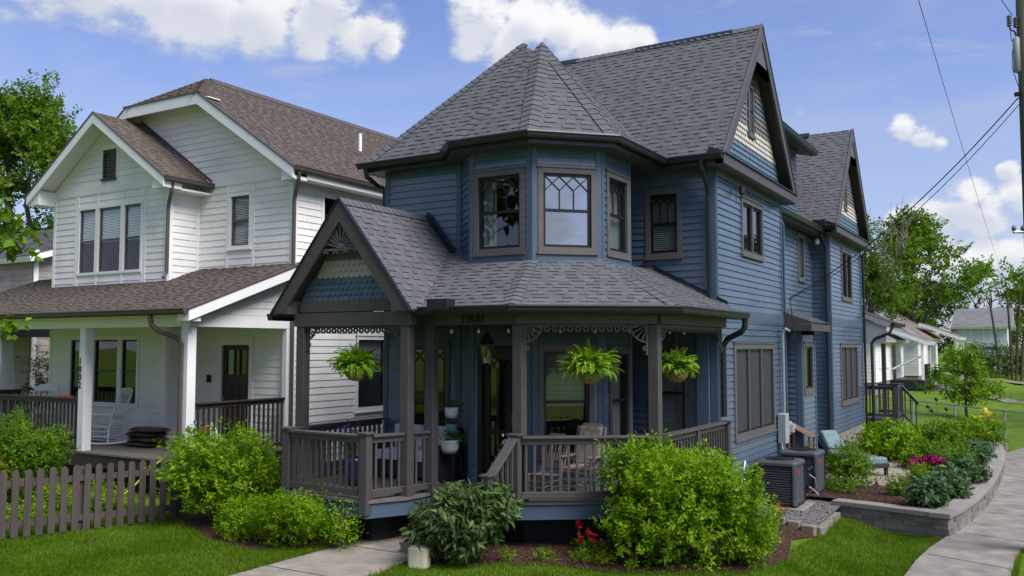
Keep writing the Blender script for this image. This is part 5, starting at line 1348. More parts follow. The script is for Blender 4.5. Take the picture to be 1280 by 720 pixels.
# ------------------------------------------------------------------ furniture and small things
def rocking_chair(label, loc, rz, wood, group=None, arms=True, cushion=None, s=1.0, spindles=7):
    t = thing('rocking_chair', label, 'rocking chair', loc, rz, group, local=True)
    def B(mb): mb.v = [(x*s, y*s, z*s) for x, y, z in mb.v]; return mb
    w = .27
    mb = MB()
    for i in range(8): mb.box(-w+.01, w-.01, -.22+i*.058, -.22+i*.058+.052, .40-.012*(7-i)*.3, .42-.012*(7-i)*.3)
    B(mb).build('seat', wood, t, bevel=.004)
    mb = MB()
    for sx in (-1, 1): mb.tube([(sx*w, -.20, .38), (sx*w, -.30, .75), (sx*w, -.42, 1.14)], [.02, .02, .016], 8)
    for z, y in ((.56, -.245), (1.08, -.40)): mb.box(-w, w, y-.012, y+.012, z-.03, z+.05)
    mb.hexa([(-w, -.425, 1.10), (w, -.425, 1.10), (w, -.40, 1.10), (-w, -.40, 1.10)], [(-w*.6, -.44, 1.19), (w*.6, -.44, 1.19), (w*.6, -.415, 1.19), (-w*.6, -.415, 1.19)])
    for i in range(spindles):
        x = -w+.06+(2*w-.12)*i/(spindles-1); mb.tube([(x, -.245, .58), (x, -.32, .83), (x, -.40, 1.09)], .009, 6)
    B(mb).build('backrest', wood, t)
    for sx in (-1, 1):
        B(MB().tube([(sx*(w+.01), .24, .06), (sx*(w+.005), .24, .40), (sx*(w+.01), .22, .63 if arms else .42)], [.017, .022, .016], 8)).build('leg', wood, t)
        B(MB().tube([(sx*(w+.01), -.18, .05), (sx*w, -.20, .40)], [.017, .02], 8)).build('leg', wood, t)
        B(MB().tube([(sx*(w+.01), y, .045+(y+.02)**2*.16) for y in np.linspace(-.62, .50, 12)], .022, 6)).build('rocker', wood, t)
        if arms: B(MB().hexa([(sx*(w+.05), -.30, .63), (sx*(w-.03), -.30, .63), (sx*(w-.05), .27, .64), (sx*(w+.06), .27, .64)][::sx], [(sx*(w+.05), -.30, .66), (sx*(w-.03), -.30, .66), (sx*(w-.05), .27, .67), (sx*(w+.06), .27, .67)][::sx])).build('armrest', wood, t, bevel=.008)
    st = MB()
    for z in (.16, .27):
        st.tube([(-w, .24, z), (w, .24, z)], .010, 6); st.tube([(-w, -.19, z), (w, -.19, z)], .010, 6)
        for sx in (-1, 1): st.tube([(sx*(w+.005), -.19, z+.03), (sx*(w+.005), .24, z+.03)], .010, 6)
    B(st).build('stretcher', wood, t)
    if cushion:
        c = MB(); c.rbox((0, -.0, .43), .48, .46, .07, 0, .05); c.v = [(x, y, z) for x, y, z in c.v]
        c2 = MB(); c2.hexa([(-.23, -.24, .50), (.23, -.24, .50), (.23, -.18, .50), (-.23, -.18, .50)], [(-.22, -.41, 1.14), (.22, -.41, 1.14), (.22, -.34, 1.13), (-.22, -.34, 1.13)])
        c.v, c.f = c.v, c.f
        B(c).build('seat_cushion', cushion, t, bevel=.012); B(c2).build('back_cushion', cushion, t, bevel=.025)
    return t
rocking_chair('white slatted rocking chair on the white house porch beside the stacked bags', (-17.05, 11.75, .70), R(118), M['white_paint'])
rocking_chair('white chair behind the porch rail left of the numbered white post', (-19.6, 11.75, .70), R(-150), M['white_paint'])
rocking_chair('bare wooden spindle-back rocking chair behind the front railing of the blue porch', (-6.18, 11.22, FZ), R(175), M['chairwood'], arms=False, s=.70)
rocking_chair('high-back rocking chair with faded patterned cushions on the blue porch', (-5.74, 11.46, FZ), R(180), M['chairwood'], cushion=M['chaircush'], s=.82)

def sack(loc, rz, mat_, label, L=.82, Wd=.50, H=.125, seed=0):
    rg = random.Random(seed); n = 14; m = 8; V = []
    for j in range(m+1):
        for i in range(n+1):
            x = -1+2*i/n; y = -1+2*j/m; f = max(0, (1-abs(x)**8)*(1-abs(y)**6))
            V.append((x*L/2*(1-.04*abs(y)), y*Wd/2*(1-.05*abs(x)), H/2*f**.4+.012*math.sin(7*x+seed*2)*math.sin(5*y+seed)*f))
    k = len(V); V2 = [(x, y, -H/2*.8*max(0, ((1-min(1, abs(x/L*2))**8)*(1-min(1, abs(y/Wd*2))**6)))**.4) for x, y, z in V]
    F = []
    for j in range(m):
        for i in range(n):
            a = j*(n+1)+i; F += [[a, a+1, a+n+2, a+n+1], [k+a, k+a+n+1, k+a+n+2, k+a+1]]
    ca, sa = math.cos(rz), math.sin(rz)
    V = [(loc[0]+x*ca-y*sa, loc[1]+x*sa+y*ca, loc[2]+z+H/2*.8) for x, y, z in V+V2]
    o = mesh_obj('mulch_bag', V, F, mat_, loc=loc, smooth=True); return tag(o, label, 'bag', 'bags stacked on the white house porch')
for i, (dx, rz, lb) in enumerate(((0, .02, 'lowest dark plastic bag of the stack beside the white rocking chair'), (.05, -.05, 'second dark plastic bag from the bottom of the porch stack'), (-.03, .06, 'third dark plastic bag from the bottom of the porch stack'), (.04, .0, 'topmost dark plastic bag of the stack on the white porch'))):
    sack((-16.02+dx, 11.95+.02*i, .70+.092*i), rz, M['bag'], lb, seed=i)
for i, (c, lb) in enumerate((((.05, .16, .45), 'blue jug standing behind the white porch side railing'), ((.45, .05, .04), 'red-capped jug behind the white porch side railing'), ((.6, .62, .62), 'white jug behind the white porch side railing'))):
    x = -15.0+.26*i
    t = thing('jug', lb, 'jug', (x, 12.35, .70), group='jugs on the white porch')
    MB().lathe((x, 12.35, .70), [(.10, 0), (.11, .03), (.11, .34), (.06, .44), (.04, .48)], 12).build('jug_body', mat('jug_plastic_%s' % 'abc'[i], c, .4, .1), t, smooth=True)
    MB().lathe((x, 12.35, 1.18), [(.045, 0), (.045, .05), (.01, .055)], 10).build('cap', M['red'] if i == 1 else M['pot_white'], t)
tag(MB().rbox((-17.1, 10.85, 1.735), .42, .12, .03, .02, .02).build('cloth', M['red'], loc=(-17.1, 10.85, 1.735)), 'folded red cloth lying on the dark porch rail', 'cloth')
hp = [(-13.75, 10.62, .72), (-13.85, 10.5, .62), (-14.0, 10.25, .30), (-14.15, 10.0, .06), (-14.0, 9.6, .03), (-13.5, 9.3, .03)]
tag(MB().tube(hp, .016, 8).build('garden_hose', M['hose'], loc=hp[0]), 'yellow-green garden hose hanging off the white porch deck', 'hose')

# picket fence
PFc = thing('picket_fence', 'weathered brown picket fence along the left side of the lawn', 'fence', (-12.4, 8.4, 0))
fw = Wall((-13.85, 4.35), (.352, .936)); fl_ = 5.62
for i in range(int(fl_/.158)):
    s = .05+i*.158; h = 1.0+random.uniform(-.012, .012); a = .047; tl = random.uniform(-.006, .006)
    pts = [(s-a, .04), (s+a, .04), (s+a+tl, h-.05), (s+a*.72+tl, h-.014), (s+a*.3+tl, h), (s-a*.3+tl, h), (s-a*.72+tl, h-.014), (s-a+tl, h-.05)]
    MB().wprism(fw, pts, .021, .042).build('picket', M['picket'], PFc)
for z in (.22, .80): MB().wbox(fw, 0, fl_, z-.045, z+.045, -.018, .020).build('rail', M['picket'], PFc)
for s in (.4, 2.4, 4.08, fl_-.1): MB().wbox(fw, s-.05, s+.05, -.1, .96, -.12, -.019).build('post', M['picket'], PFc)

# hanging ferns
def fern_basket(label, c, hang_z, r, seed, n=95):
    t = thing('hanging_fern', label, 'hanging plant', (c[0], c[1], c[2]), group='ferns hanging along the blue porch')
    MB().lathe(c, [(.04, 0), (.10, .02), (.155, .08), (.182, .16), (.187, .175), (.17, .175)], 18).build('basket', M['coir'], t, smooth=True)
    wr = MB()
    for k in range(3): wr.tube([(c[0]+.155*math.cos(k*2.1), c[1]+.155*math.sin(k*2.1), c[2]+.17), (c[0], c[1], c[2]+.52)], .004, 4)
    wr.tube([(c[0], c[1], c[2]+.52), (c[0], c[1], hang_z)], .005, 5)
    for k in range(4): wr.lathe(c, [(.10+.018*k, .03+.04*k), (.104+.018*k, .036+.04*k)], 18, False, False)
    wr.build('hanger', M['black'], t)
    rg = random.Random(seed); V, F = [], []
    for i in range(n):
        a = rg.uniform(0, 6.283); el = rg.uniform(.15, 1.5); L = r*rg.uniform(.65, 1.4); dk = rg.uniform(.02, .19)
        ca, sa = math.cos(a), math.sin(a); p = np.array([c[0]+.10*ca*rg.random(), c[1]+.10*sa*rg.random(), c[2]+.19]); seg = 11; q = [p.copy()]
        ang = el
        for k in range(seg):
            p = p+np.array([ca*math.cos(ang), sa*math.cos(ang), math.sin(ang)])*L/seg; ang -= dk*(.45+.15*k); q.append(p.copy())
        side = np.array([-sa, ca, 0])
        for k in range(1, seg+1):
            d = q[k]-q[k-1]; d /= np.linalg.norm(d); up = np.cross(side, d); wd = .058*(1-.75*abs(k/seg-.35))*min(1, (seg+1-k)*.5)
            for sg in (1, -1):
                for h in (0, .5):
                    b = q[k-1]+(q[k]-q[k-1])*h; e = b+side*sg*wd+d*.018-up*.012*sg*sg; o = len(V)
                    V += [b, b+d*.011+side*sg*wd*.5+up*.005, e, b-d*.009+side*sg*wd*.5]; F.append([o, o+1, o+2, o+3])
    mesh_obj('fronds', np.array(V), np.array(F), M['fern'], t)
    return t
fern_basket('bushy green fern in a coir basket hanging under the entry gable', (-8.70, 10.02, 2.25), 3.06, .29, 1, 260)
fern_basket('bright green fern hanging at the middle of the porch front above the rocking chairs', (-5.38, 11.0, 2.24), 3.06, .33, 2, 300)
fern_basket('small dark fern in a woven basket hanging at the right end of the porch', (-4.60, 12.25, 2.24), 3.06, .25, 3, 200)

# lantern over the entry
ln = thing('porch_lantern', 'glass carriage lantern hanging beside the front door', 'lantern', (-7.02, 10.95, 2.5))
MB().lathe((-7.02, 10.95, 2.50), [(.065, 0), (.07, .015), (.11, .26), (.115, .275)], 6, True, False).build('lantern_glass', M['lantern_glass'], ln)
l2 = MB()
for k in range(6): a = R(60*k); l2.tube([(-7.02+.068*math.cos(a), 10.95+.068*math.sin(a), 2.50), (-7.02+.115*math.cos(a), 10.95+.115*math.sin(a), 2.775)], .007, 4)
l2.lathe((-7.02, 10.95, 2.775), [(.125, 0), (.125, .012), (.06, .13), (.025, .17), (.02, .20)], 6); l2.tube([(-7.02, 10.95, 2.97), (-7.02, 10.95, 3.245)], .008, 6); l2.lathe((-7.02, 10.95, 2.47), [(.02, 0), (.07, .03)], 6)
l2.build('lantern_frame', M['black'], ln)
MB().lathe((-7.02, 10.95, 2.52), [(.012, 0), (.018, .06), (.012, .10)], 8).build('candle_bulb', M['bulb'], ln)
# string of bulbs under the beams
sl_t = thing('string_lights', 'string of small white bulbs strung under the blue porch beams', 'string lights', (-7, 10.6, 3.0))
pts = [(-7.75, 10.62, 3.02), (-7.42, 10.62, 2.99), (-6.95, 10.62, 2.99), (-6.45, 10.62, 2.99), (-6.05, 10.62, 3.0), (-5.75, 10.85, 2.99), (-5.35, 11.12, 2.985), (-4.95, 11.38, 2.99), (-4.72, 11.75, 2.99), (-4.72, 12.3, 2.985), (-4.72, 12.9, 2.985)]
MB().tube([(p[0], p[1], p[2]+.03) for p in pts], .005, 5).build('light_cord', M['wire'], sl_t)
for p in pts: MB().lathe((p[0], p[1], p[2]-.05), [(.006, 0), (.02, .018), (.02, .035), (.008, .07)], 8).build('bulb', M['bulb'], sl_t, smooth=True)

# sofa on the porch
so_ = thing('porch_sofa', 'dark porch sofa with pale grey cushions behind the entry railing', 'sofa', (-8.72, 11.55, FZ))
MB().box(-9.35, -8.10, 11.25, 11.95, FZ+.05, FZ+.30).box(-9.35, -8.10, 11.82, 11.95, FZ+.3, FZ+.80).box(-9.42, -9.352, 11.2, 11.95, FZ+.02, FZ+.58).box(-8.098, -8.03, 11.2, 11.95, FZ+.02, FZ+.58).build('frame', M['wicker'], so_, bevel=.01)
for x in (-9.04, -8.41): MB().rbox((x, 11.52, FZ+.305), .60, .58, .15, 0, .05).build('seat_cushion', M['wh_cush'], so_, smooth=False)
for x in (-9.04, -8.41): MB().rbox((x, 11.76, FZ+.46), .58, .14, .36, 0, .05).build('back_cushion', M['wh_cush'], so_)
# plant stand and its pots
pst = thing('plant_stand', 'black wire plant stand beside the front door', 'plant stand', (-7.93, 11.32, FZ))
mb = MB()
for sx in (-1, 1):
    for sy in (-1, 1): mb.tube([(-7.93+sx*.15, 11.32+sy*.13, FZ), (-7.93+sx*.12, 11.32+sy*.10, FZ+.45)], .008, 6)
mb.tube([(-7.93, 11.45, FZ), (-7.93, 11.45, FZ+1.0)], .010, 6)
for z, r in ((.45, .15), (.74, .10), (.98, .11)): mb.lathe((-7.93, 11.36 if z > .5 else 11.32, FZ+z), [(.01, 0), (r, 0), (r, .012), (.01, .012)], 14)
mb.build('wire_frame', M['black'], pst)
def pot_plant(label, c, r, h, material, leafm, ph, pr, n, seed, cat='potted plant', group=None, size=.06):
    t = thing('potted_plant', label, cat, c, group=group)
    MB().lathe(c, [(r*.72, 0), (r*.95, h*.35), (r, h*.85), (r*1.03, h), (r*.9, h), (r*.88, h*.85)], 16).build('pot', material, t, smooth=True)
    V, F = leaf_cloud(seed, [(c[0], c[1], c[2]+h+ph*.4, pr, pr, ph*.6)], n, size, .35, 6, .5, .04)
    mesh_obj('foliage', V, F, leafm, t); return t
gp = 'pots on the wire plant stand'
pot_plant('round white pot with trailing plant on the lowest tier of the plant stand', (-7.93, 11.32, FZ+.464), .145, .20, M['pot_white'], M['shrub_mid'], .14, .20, 220, 61, group=gp)
pot_plant('small teal pot on the middle tier of the plant stand', (-7.93, 11.36, FZ+.754), .085, .15, M['pot_teal'], M['shrub_dark'], .05, .07, 60, 62, group=gp)
pot_plant('square white pot with dark plant on the top tier of the plant stand', (-7.93, 11.36, FZ+.994), .105, .16, M['pot_white'], M['shrub_dark'], .10, .13, 120, 63, group=gp)
bp_ = pot_plant('cobalt blue glazed pot with greenery behind the left porch railing', (-9.05, 10.42, FZ), .17, .42, M['navy'], M['shrub_mid'], .40, .26, 260, 64)
V, F = leaf_cloud(65, [(-9.15, 10.4, FZ+.85, .18, .15, .08)], 60, .04, .8, 5); mesh_obj('petals', V, F, M['violet'], bp_)
fp = pot_plant('pot of lilac and white flowers at the top of the porch steps', (-6.50, 10.75, FZ), .12, .22, M['terracotta'], M['shrub_mid'], .42, .15, 200, 66)
V, F = leaf_cloud(67, [(-6.50, 10.72, FZ+.62, .10, .08, .10)], 50, .045, .8, 5); mesh_obj('petals', V, F, M['violet'], fp)
V, F = leaf_cloud(68, [(-6.54, 10.70, FZ+.74, .05, .05, .05)], 25, .045, .8, 5); mesh_obj('white_petals', V, F, M['pot_white'], fp)
plnt = MB().rbox((-6.82, 9.08, .01), .26, .20, .26, .3, .05)
tag(plnt.build('planter', M['pot_cream'], loc=(-6.82, 9.08, 0)), 'empty cream planter beside the front walk under the dark shrub', 'planter')

# air conditioners
def ac_unit(label, c, h):
    t = thing('air_conditioner', label, 'air conditioner', c, group='air conditioners beside the blue house')
    s = .74; x, y, z = c
    MB().rbox((x, y, z+.03), s-.09, s-.09, h-.10, 0, .05).build('coil', M['ac_dark'], t)
    lv = MB(); n = 15
    for i in range(n):
        zz = z+.06+(h-.15)*i/n; hh = (h-.15)/n
        for (ax, sg) in ((0, -1), (0, 1), (1, -1), (1, 1)):
            e = s/2-.062; o0, o1 = s/2-.012, s/2-.045
            def P(u, o, q): return (x+u, y+sg*o, q) if ax == 0 else (x+sg*o, y+u, q)
            lv.add([P(-e, o0, zz), P(e, o0, zz), P(e, o1, zz+hh*.62), P(-e, o1, zz+hh*.62), P(-e, o0-.006, zz), P(e, o0-.006, zz)], [[0, 1, 2, 3], [0, 4, 5, 1]])
    lv.build('louvre_panel', M['ac'], t)
    for sx in (-1, 1):
        for sy in (-1, 1):
            cp = MB(); cx, cy = x+sx*(s/2-.06), y+sy*(s/2-.06); a0 = {(1, 1): 0, (-1, 1): 90, (-1, -1): 180, (1, -1): 270}[(sx, sy)]
            pr = [(cx+.06*math.cos(R(a0+q)), cy+.06*math.sin(R(a0+q))) for q in np.linspace(-8, 98, 7)]
            V = [(p[0], p[1], z+.03) for p in pr]+[(p[0], p[1], z+h-.08) for p in pr]
            cp.add(V, [[i, i+1, 8+i, 7+i] for i in range(6)]); cp.build('corner_panel', M['ac'], t, smooth=True)
    MB().rbox((x, y, z+h-.085), s, s, .085, 0, .07).build('top_cap', M['ac'], t)
    gr = MB(); gr.lathe((x, y, z+h+.001), [(.26, 0), (.26, .012), (.245, .014), (.245, 0)], 28, False, False)
    for q in range(1, 7): gr.lathe((x, y, z+h+.008+.012*(1-q/7)), [(.04*q-.004, 0), (.04*q+.004, 0), (.04*q+.004, .005), (.04*q-.004, .005)], 24, False, False)
    for q in range(8): a = R(45*q); gr.tube([(x+.03*math.cos(a), y+.03*math.sin(a), z+h+.022), (x+.25*math.cos(a), y+.25*math.sin(a), z+h+.010)], .004, 4)
    gr.build('fan_grille', M['ac_dark'], t)
    MB().rbox((x, y, z), s-.02, s-.02, .05, 0, .06).build('base_pan', M['ac_dark'], t)
    MB().box(x+s/2-.010, x+s/2+.004, y-s/2+.10, y-s/2+.20, z+h-.24, z+h-.16).build('badge', M['red'], t)
    return t
ac_unit('front charcoal air conditioner, nearer to the big lime shrub', (-4.20, 16.32, -.05), .79)
ac_unit('rear charcoal air conditioner, nearer to the garden bed', (-4.18, 17.93, -.05), .80)
for c, lb in (((-4.20, 16.34), 'front'), ((-4.18, 17.93), 'rear')):
    tag(MB().rbox((c[0], c[1], -.16), .98, .98, .108, 0, .02).build('concrete_pad', M['concrete'], loc=(c[0], c[1], 0)), 'square concrete pad under the %s air conditioner' % lb, 'pad')
ac_l = thing('refrigerant_line', 'black insulated pipes and shutoff valves hanging between the two air conditioners', 'pipes', (-3.85, 16.9, 0))
MB().tube([(-3.80, 16.66, .52), (-3.74, 16.75, .58), (-3.72, 16.88, .40), (-3.80, 16.95, .2), (-4.1, 17.1, .1)], .022, 8).build('pipe', M['ac_dark'], ac_l)
MB().tube([(-3.78, 16.70, .45), (-3.70, 16.82, .36), (-3.70, 16.90, .2), (-3.85, 17.0, .08)], .014, 8).tube([(-3.79, 16.74, .22), (-3.70, 16.84, .12), (-3.66, 16.86, .06)], .018, 6).build('copper_line', M['steel'], ac_l)
GRV = [(-4.62, 14.86), (-3.28, 14.80), (-3.27, 17.05), (-3.5, 17.36), (-4.66, 17.36)]
sheet('gravel_bed', GRV, M['gravel'], 0, zfun=lambda x, y: float(gz(x, y))*0-.10+.008*math.sin(9*x)*math.sin(8*y))
tag(chips('gravel_stones', GRV, 9000, lambda x, y: -.105+0*x, M['gravel'], .018, .045), kind='stuff')
est = [(-4.10, 14.80, .02), (-3.85, 14.79, .0), (-3.60, 14.77, .03), (-3.36, 14.72, -.05)]+[(-3.24-.012*k+.012*(k % 2), 14.92+.235*k, 1.5+.1*(k % 3)) for k in range(10)]
words = ['first', 'second', 'third', 'fourth']
for i, (x, y, a) in enumerate(est):
    h = .10+random.uniform(-.02, .015)-.04*(i > 10); zb = float(gz(x, y))-.04
    lb = ('tan edging stone along the front of the gravel, %s from the shrub end' % words[i]) if i < 4 else ('tan edging stone along the lawn side of the gravel, number %s from the front' % ['one', 'two', 'three', 'four', 'five', 'six', 'seven', 'eight', 'nine', 'ten'][i-4])
    tag(MB().rbox((x, y, zb), .225+random.uniform(-.02, .01), .15, .06+h, a, .03).build('edging_stone', M['edging'], loc=(x, y, zb)), lb, 'stone', 'edging stones round the gravel')

# flagstone terrace
rg2 = random.Random(5)
def flag_field(poly, cell, z):
    x0 = min(p[0] for p in poly); x1 = max(p[0] for p in poly); y0 = min(p[1] for p in poly); y1 = max(p[1] for p in poly)
    mb = MB(); y = y0; r = 0
    while y < y1:
        x = x0-rg2.random()*cell; hh = cell*rg2.uniform(.55, .9)
        while x < x1:
            w = cell*rg2.uniform(.8, 1.7); cxm, cym = x+w/2, y+hh/2
            if inpoly(np.array([cxm]), np.array([cym]), poly)[0]:
                j = lambda: rg2.uniform(-.05, .05)
                q = [(x+.03+j(), y+.03+j()), (x+w*.5+j(), y+.01+j()), (x+w-.03+j(), y+.03+j()), (x+w-.02+j(), y+hh*.6), (x+w-.03+j(), y+hh-.03+j()), (x+w*.45, y+hh-.0+j()), (x+.03+j(), y+hh-.03+j())]
                k = len(q); zz = z+rg2.uniform(0, .012)
                mb.add([(a, b, zz) for a, b in q]+[(a, b, z-.03) for a, b in q], [list(range(k))]+[[i, k+i, k+(i+1) % k, (i+1) % k] for i in range(k)])
            x += w
        y += hh; r += 1
    return tag(mb.build('flagstone_path', M['flag']), kind='structure')
flag_field([(-3.65, 18.75), (-2.95, 18.55), (-2.75, 20.3), (-2.5, 22.3), (-2.2, 24.6), (-2.0, 26.6), (-2.5, 26.6), (-3.0, 23), (-4.2, 23), (-4.3, 20.4)], .42, BZ+.03)

# retaining wall
RW = thing('retaining_wall', 'curved grey block retaining wall around the raised garden bed', 'garden wall', (-1.5, 18, -.4))
rp = [(-3.42, 16.86), (-2.6, 16.70), (-1.50, 16.44), (-1.36, 17.3), (-1.22, 18.5), (-1.13, 19.7), (-1.07, 21.2), (-1.04, 22.8), (-1.04, 24.8), (-1.08, 27.0), (-1.2, 28.4), (-1.33, 29.5)]
P_ = [np.array(p) for p in rp]
cum = [0]+list(np.cumsum([np.linalg.norm(P_[i+1]-P_[i]) for i in range(len(P_)-1)]))
def along(s):
    s = min(max(s, 0), cum[-1]-1e-6); i = next(k for k in range(len(cum)-1) if s < cum[k+1]); t = (s-cum[i])/(cum[i+1]-cum[i]); return P_[i]+(P_[i+1]-P_[i])*t
bm3 = MB(); zc = -.085; rgw = random.Random(9)
for c in range(7):
    h = rgw.choice([.075, .11, .095]); z1 = zc; z0 = z1-h+.004; s = 0
    while s < cum[-1]-.02:
        w = rgw.uniform(.14, .40); e = min(s+w, cum[-1])
        for kc in cum:
            if s+.03 < kc < e-.03 and abs(kc-cum[2]) < .01: e = kc
        a, b = along(s+.003), along(e-.003); d = (b-a); Lb = np.linalg.norm(d)
        if Lb > .02:
            ww = Wall(a, d); o = rgw.uniform(-.006, .008)
            bm3.hexa([ww.pt(0, z0, o), ww.pt(Lb, z0, o), ww.pt(Lb, z0, -.22), ww.pt(0, z0, -.22)], [ww.pt(0, z1, o), ww.pt(Lb, z1, o), ww.pt(Lb, z1, -.22), ww.pt(0, z1, -.22)])
        s = e
    zc -= h
bm3.build('block_course', M['wallstone'], RW)
capm = MB(); s = 0
while s < cum[-1]-.02:
    e = min(s+.42, cum[-1])
    if s < cum[2]-.01 < e: e = cum[2]
    a, b = along(s+.002), along(e-.002); d = b-a; Lb = np.linalg.norm(d); ww = Wall(a, d)
    n2 = along(min(e+.05, cum[-1]))-b; dz = rgw.uniform(-.002, .002)
    capm.hexa([ww.pt(0, -.083, .035), ww.pt(Lb, -.083, .035), ww.pt(Lb, -.083, -.29), ww.pt(0, -.083, -.29)], [ww.pt(0, dz, .035), ww.pt(Lb, dz, .035), ww.pt(Lb, dz, -.29), ww.pt(0, dz, -.29)])
    s = e
capm.hexa([(-1.80, 16.43, -.083), (-1.47, 16.40, -.083), (-1.45, 16.52, -.083), (-1.78, 16.8, -.083)], [(-1.80, 16.43, .003), (-1.47, 16.40, .003), (-1.45, 16.52, .003), (-1.78, 16.8, .003)])
capm.build('cap_stones', M['capstone'], RW, bevel=.008)

# chaise lounge
ch = thing('chaise_lounge', 'dark wicker chaise lounge with blue-grey cushions against the blue house', 'lounge chair', (-3.85, 20.85, BZ), R(-128), local=True)
mb = MB().box(-.33, .33, -.85, .85, .20, .30)
mb.build('frame', M['wicker'], ch, bevel=.015)
for sx in (-.29, .29):
    for sy in (-.78, .78): MB().box(sx-.03, sx+.03, sy-.03, sy+.03, 0.02, .20).build('leg', M['wicker'], ch)
MB().hexa([(-.33, -.35, .31), (.33, -.35, .31), (.33, -.29, .31), (-.33, -.29, .31)], [(-.33, -.86, .70), (.33, -.86, .70), (.33, -.80, .73), (-.33, -.80, .73)]).build('backrest', M['wicker'], ch)
MB().rbox((0, .28, .305), .62, 1.12, .12, 0, .06).build('seat_cushion', M['cushion'], ch)
MB().hexa([(-.30, -.30, .33), (.30, -.30, .33), (.30, -.17, .40), (-.30, -.17, .40)], [(-.30, -.81, .74), (.30, -.81, .74), (.30, -.70, .81), (-.30, -.70, .81)]).build('back_cushion', M['cushion'], ch, bevel=.05)
pl_ = MB().hexa([(-.22, -.36, .46), (.22, -.36, .46), (.22, -.24, .52), (-.22, -.24, .52)], [(-.22, -.66, .86), (.22, -.66, .86), (.22, -.50, .91), (-.22, -.50, .91)])
pl_.v = [(x+.1, y, z) for x, y, z in pl_.v]; pl_.build('pillow', M['cushion'], ch, bevel=.06)

# slatted bench against the wall with pots
sb_ = thing('slatted_shelf', 'small tilted orange wooden slat shelf behind the air conditioners', 'shelf', (-4.3, 18.75, BZ))
mb = MB()
for i in range(6):
    y0 = 18.42+i*.08; mb.hexa([(-4.60, y0, 1.18), (-4.12, y0, .93), (-4.12, y0+.055, .93), (-4.60, y0+.055, 1.18)], [(-4.60, y0, 1.20), (-4.12, y0, .95), (-4.12, y0+.055, .95), (-4.60, y0+.055, 1.20)])
mb.build('slats', M['terra'], sb_)
for x, z in ((-4.56, 1.14), (-4.16, .94)):
    for y in (18.46, 18.86): MB().box(x-.02, x+.02, y-.02, y+.02, BZ, z).build('leg', M['terra'], sb_)
MB().box(-4.58, -4.14, 18.44, 18.88, .42, .44).build('shelf_board', M['terra'], sb_)
pot_plant('small white pot on the lower board of the slatted shelf', (-4.42, 18.56, .44), .09, .15, M['pot_white'], M['shrub_mid'], .18, .10, 120, 71)
pot_plant('leafy potted herb at the right side of the slatted shelf', (-4.24, 18.78, .44), .08, .13, M['terracotta'], M['shrub_mid'], .26, .11, 140, 72)

# utility pole with its hardware and cables
PX, PY = -.115, 15.95
UP_ = thing('utility_pole', 'tall weathered wooden utility pole at the edge of the sidewalk', 'utility pole', (PX, PY, -.4))
MB().tube([(PX, PY, -.5), (PX, PY, 2), (PX, PY, 5), (PX, PY, 9.2)], [.165, .155, .148, .135], 16).build('pole', M['pole'], UP_, smooth=True)
cd = np.array([-math.cos(YAW), -math.sin(YAW)])   # hardware on the house side of the pole
def pp(o, z, f=0): return (PX+cd[0]*o-math.sin(YAW)*-f*1.0, PY+cd[1]*o-math.cos(YAW)*f, z)
MB().lathe(pp(.17, 7.08), [(.02, -.03), (.055, 0), (.055, .52), (.02, .56)], 14).build('transformer', M['greybox'], UP_, smooth=True)
ins = MB()
for k in range(5): ins.lathe(pp(.27, 7.80+k*.036), [(.025, 0), (.042, .010), (.025, .033)], 12)
for k in range(5): ins.lathe(pp(.17, 7.78+k*.034), [(.025, 0), (.042, .010), (.025, .030)], 12)
ins.build('insulator', M['porcelain'], UP_, smooth=True)
hw = MB(); hw.tube([pp(.27, 7.79), pp(.25, 7.74), pp(.19, 7.72), pp(.17, 7.64)], .014, 6); hw.tube([pp(.0, 7.58), pp(.18, 7.58)], .018, 6)
hw.tube([pp(.26, 7.78), pp(.25, 7.58), pp(.21, 7.54)], .005, 5); hw.tube([pp(.17, 7.60), pp(.24, 7.38), pp(.25, 7.13), pp(.18, 6.88), pp(.13, 6.78)], .006, 5)
hw.box(PX+cd[0]*.19-.04, PX+cd[0]*.19+.04, PY+cd[1]*.19-.025, PY+cd[1]*.19+.025, 6.68, 6.74); hw.tube([pp(.0, 6.71), pp(.22, 6.71)], .016, 6)
hw.build('bracket', M['ac_dark'], UP_)
ca_ = MB(); ca_.tube([pp(.0, 4.53), pp(.33, 4.53)], .022, 6); ca_.build('standoff_arm', M['steel'], UP_)
for o in (.18, .32): MB().lathe(pp(o, 4.55), [(.02, 0), (.035, .03), (.03, .06), (.012, .085)], 10).build('insulator', M['porcelain'], UP_, smooth=True)
def cable(name, label, a, b, sag, r=.012, n=18, twist=0):
    a, b = np.array(a, float), np.array(b, float); P = []
    for i in range(n+1):
        t = i/n; p = a+(b-a)*t; p[2] -= sag*4*t*(1-t); P.append(p)
    return tag(MB().tube(P, r, 6).build(name, M['wire'], loc=tuple(a)), label, 'cable')
wh_ = (-4.44, 18.30, 3.02)
cable('service_cable', 'thick black service cable sagging from the pole to the blue house wall', pp(.17, 6.66), (-4.45, 18.32, 3.74), .30, .009)
cable('service_cable', 'thinner black cable running just under the thick service cable', pp(.12, 6.60), (-4.45, 18.32, 3.72), .36, .006)
tag(MB().tube([(-4.45, 18.32, 3.74), (-4.42, 18.30, 3.5), (-4.36, 18.3, 2.95), (-4.38, 18.34, 2.70), (-4.42, 18.42, 2.75), (-4.44, 18.30, 3.04)], .010, 6).build('drip_loop', M['wire'], loc=(-4.45, 18.32, 3.7)), 'black looped cable at the conduit head on the blue wall', 'cable')
cable('power_line', 'thin overhead wire crossing the sky left of the utility pole', (-1.62, 10, 9.0), (-3.2, 130, 8.2), 1.2, .006, 40)
cable('power_line', 'short overhead wire entering at the top corner beside the pole', pp(.22, 7.98), (-3.4, 6.0, 11.6), .1, .006)
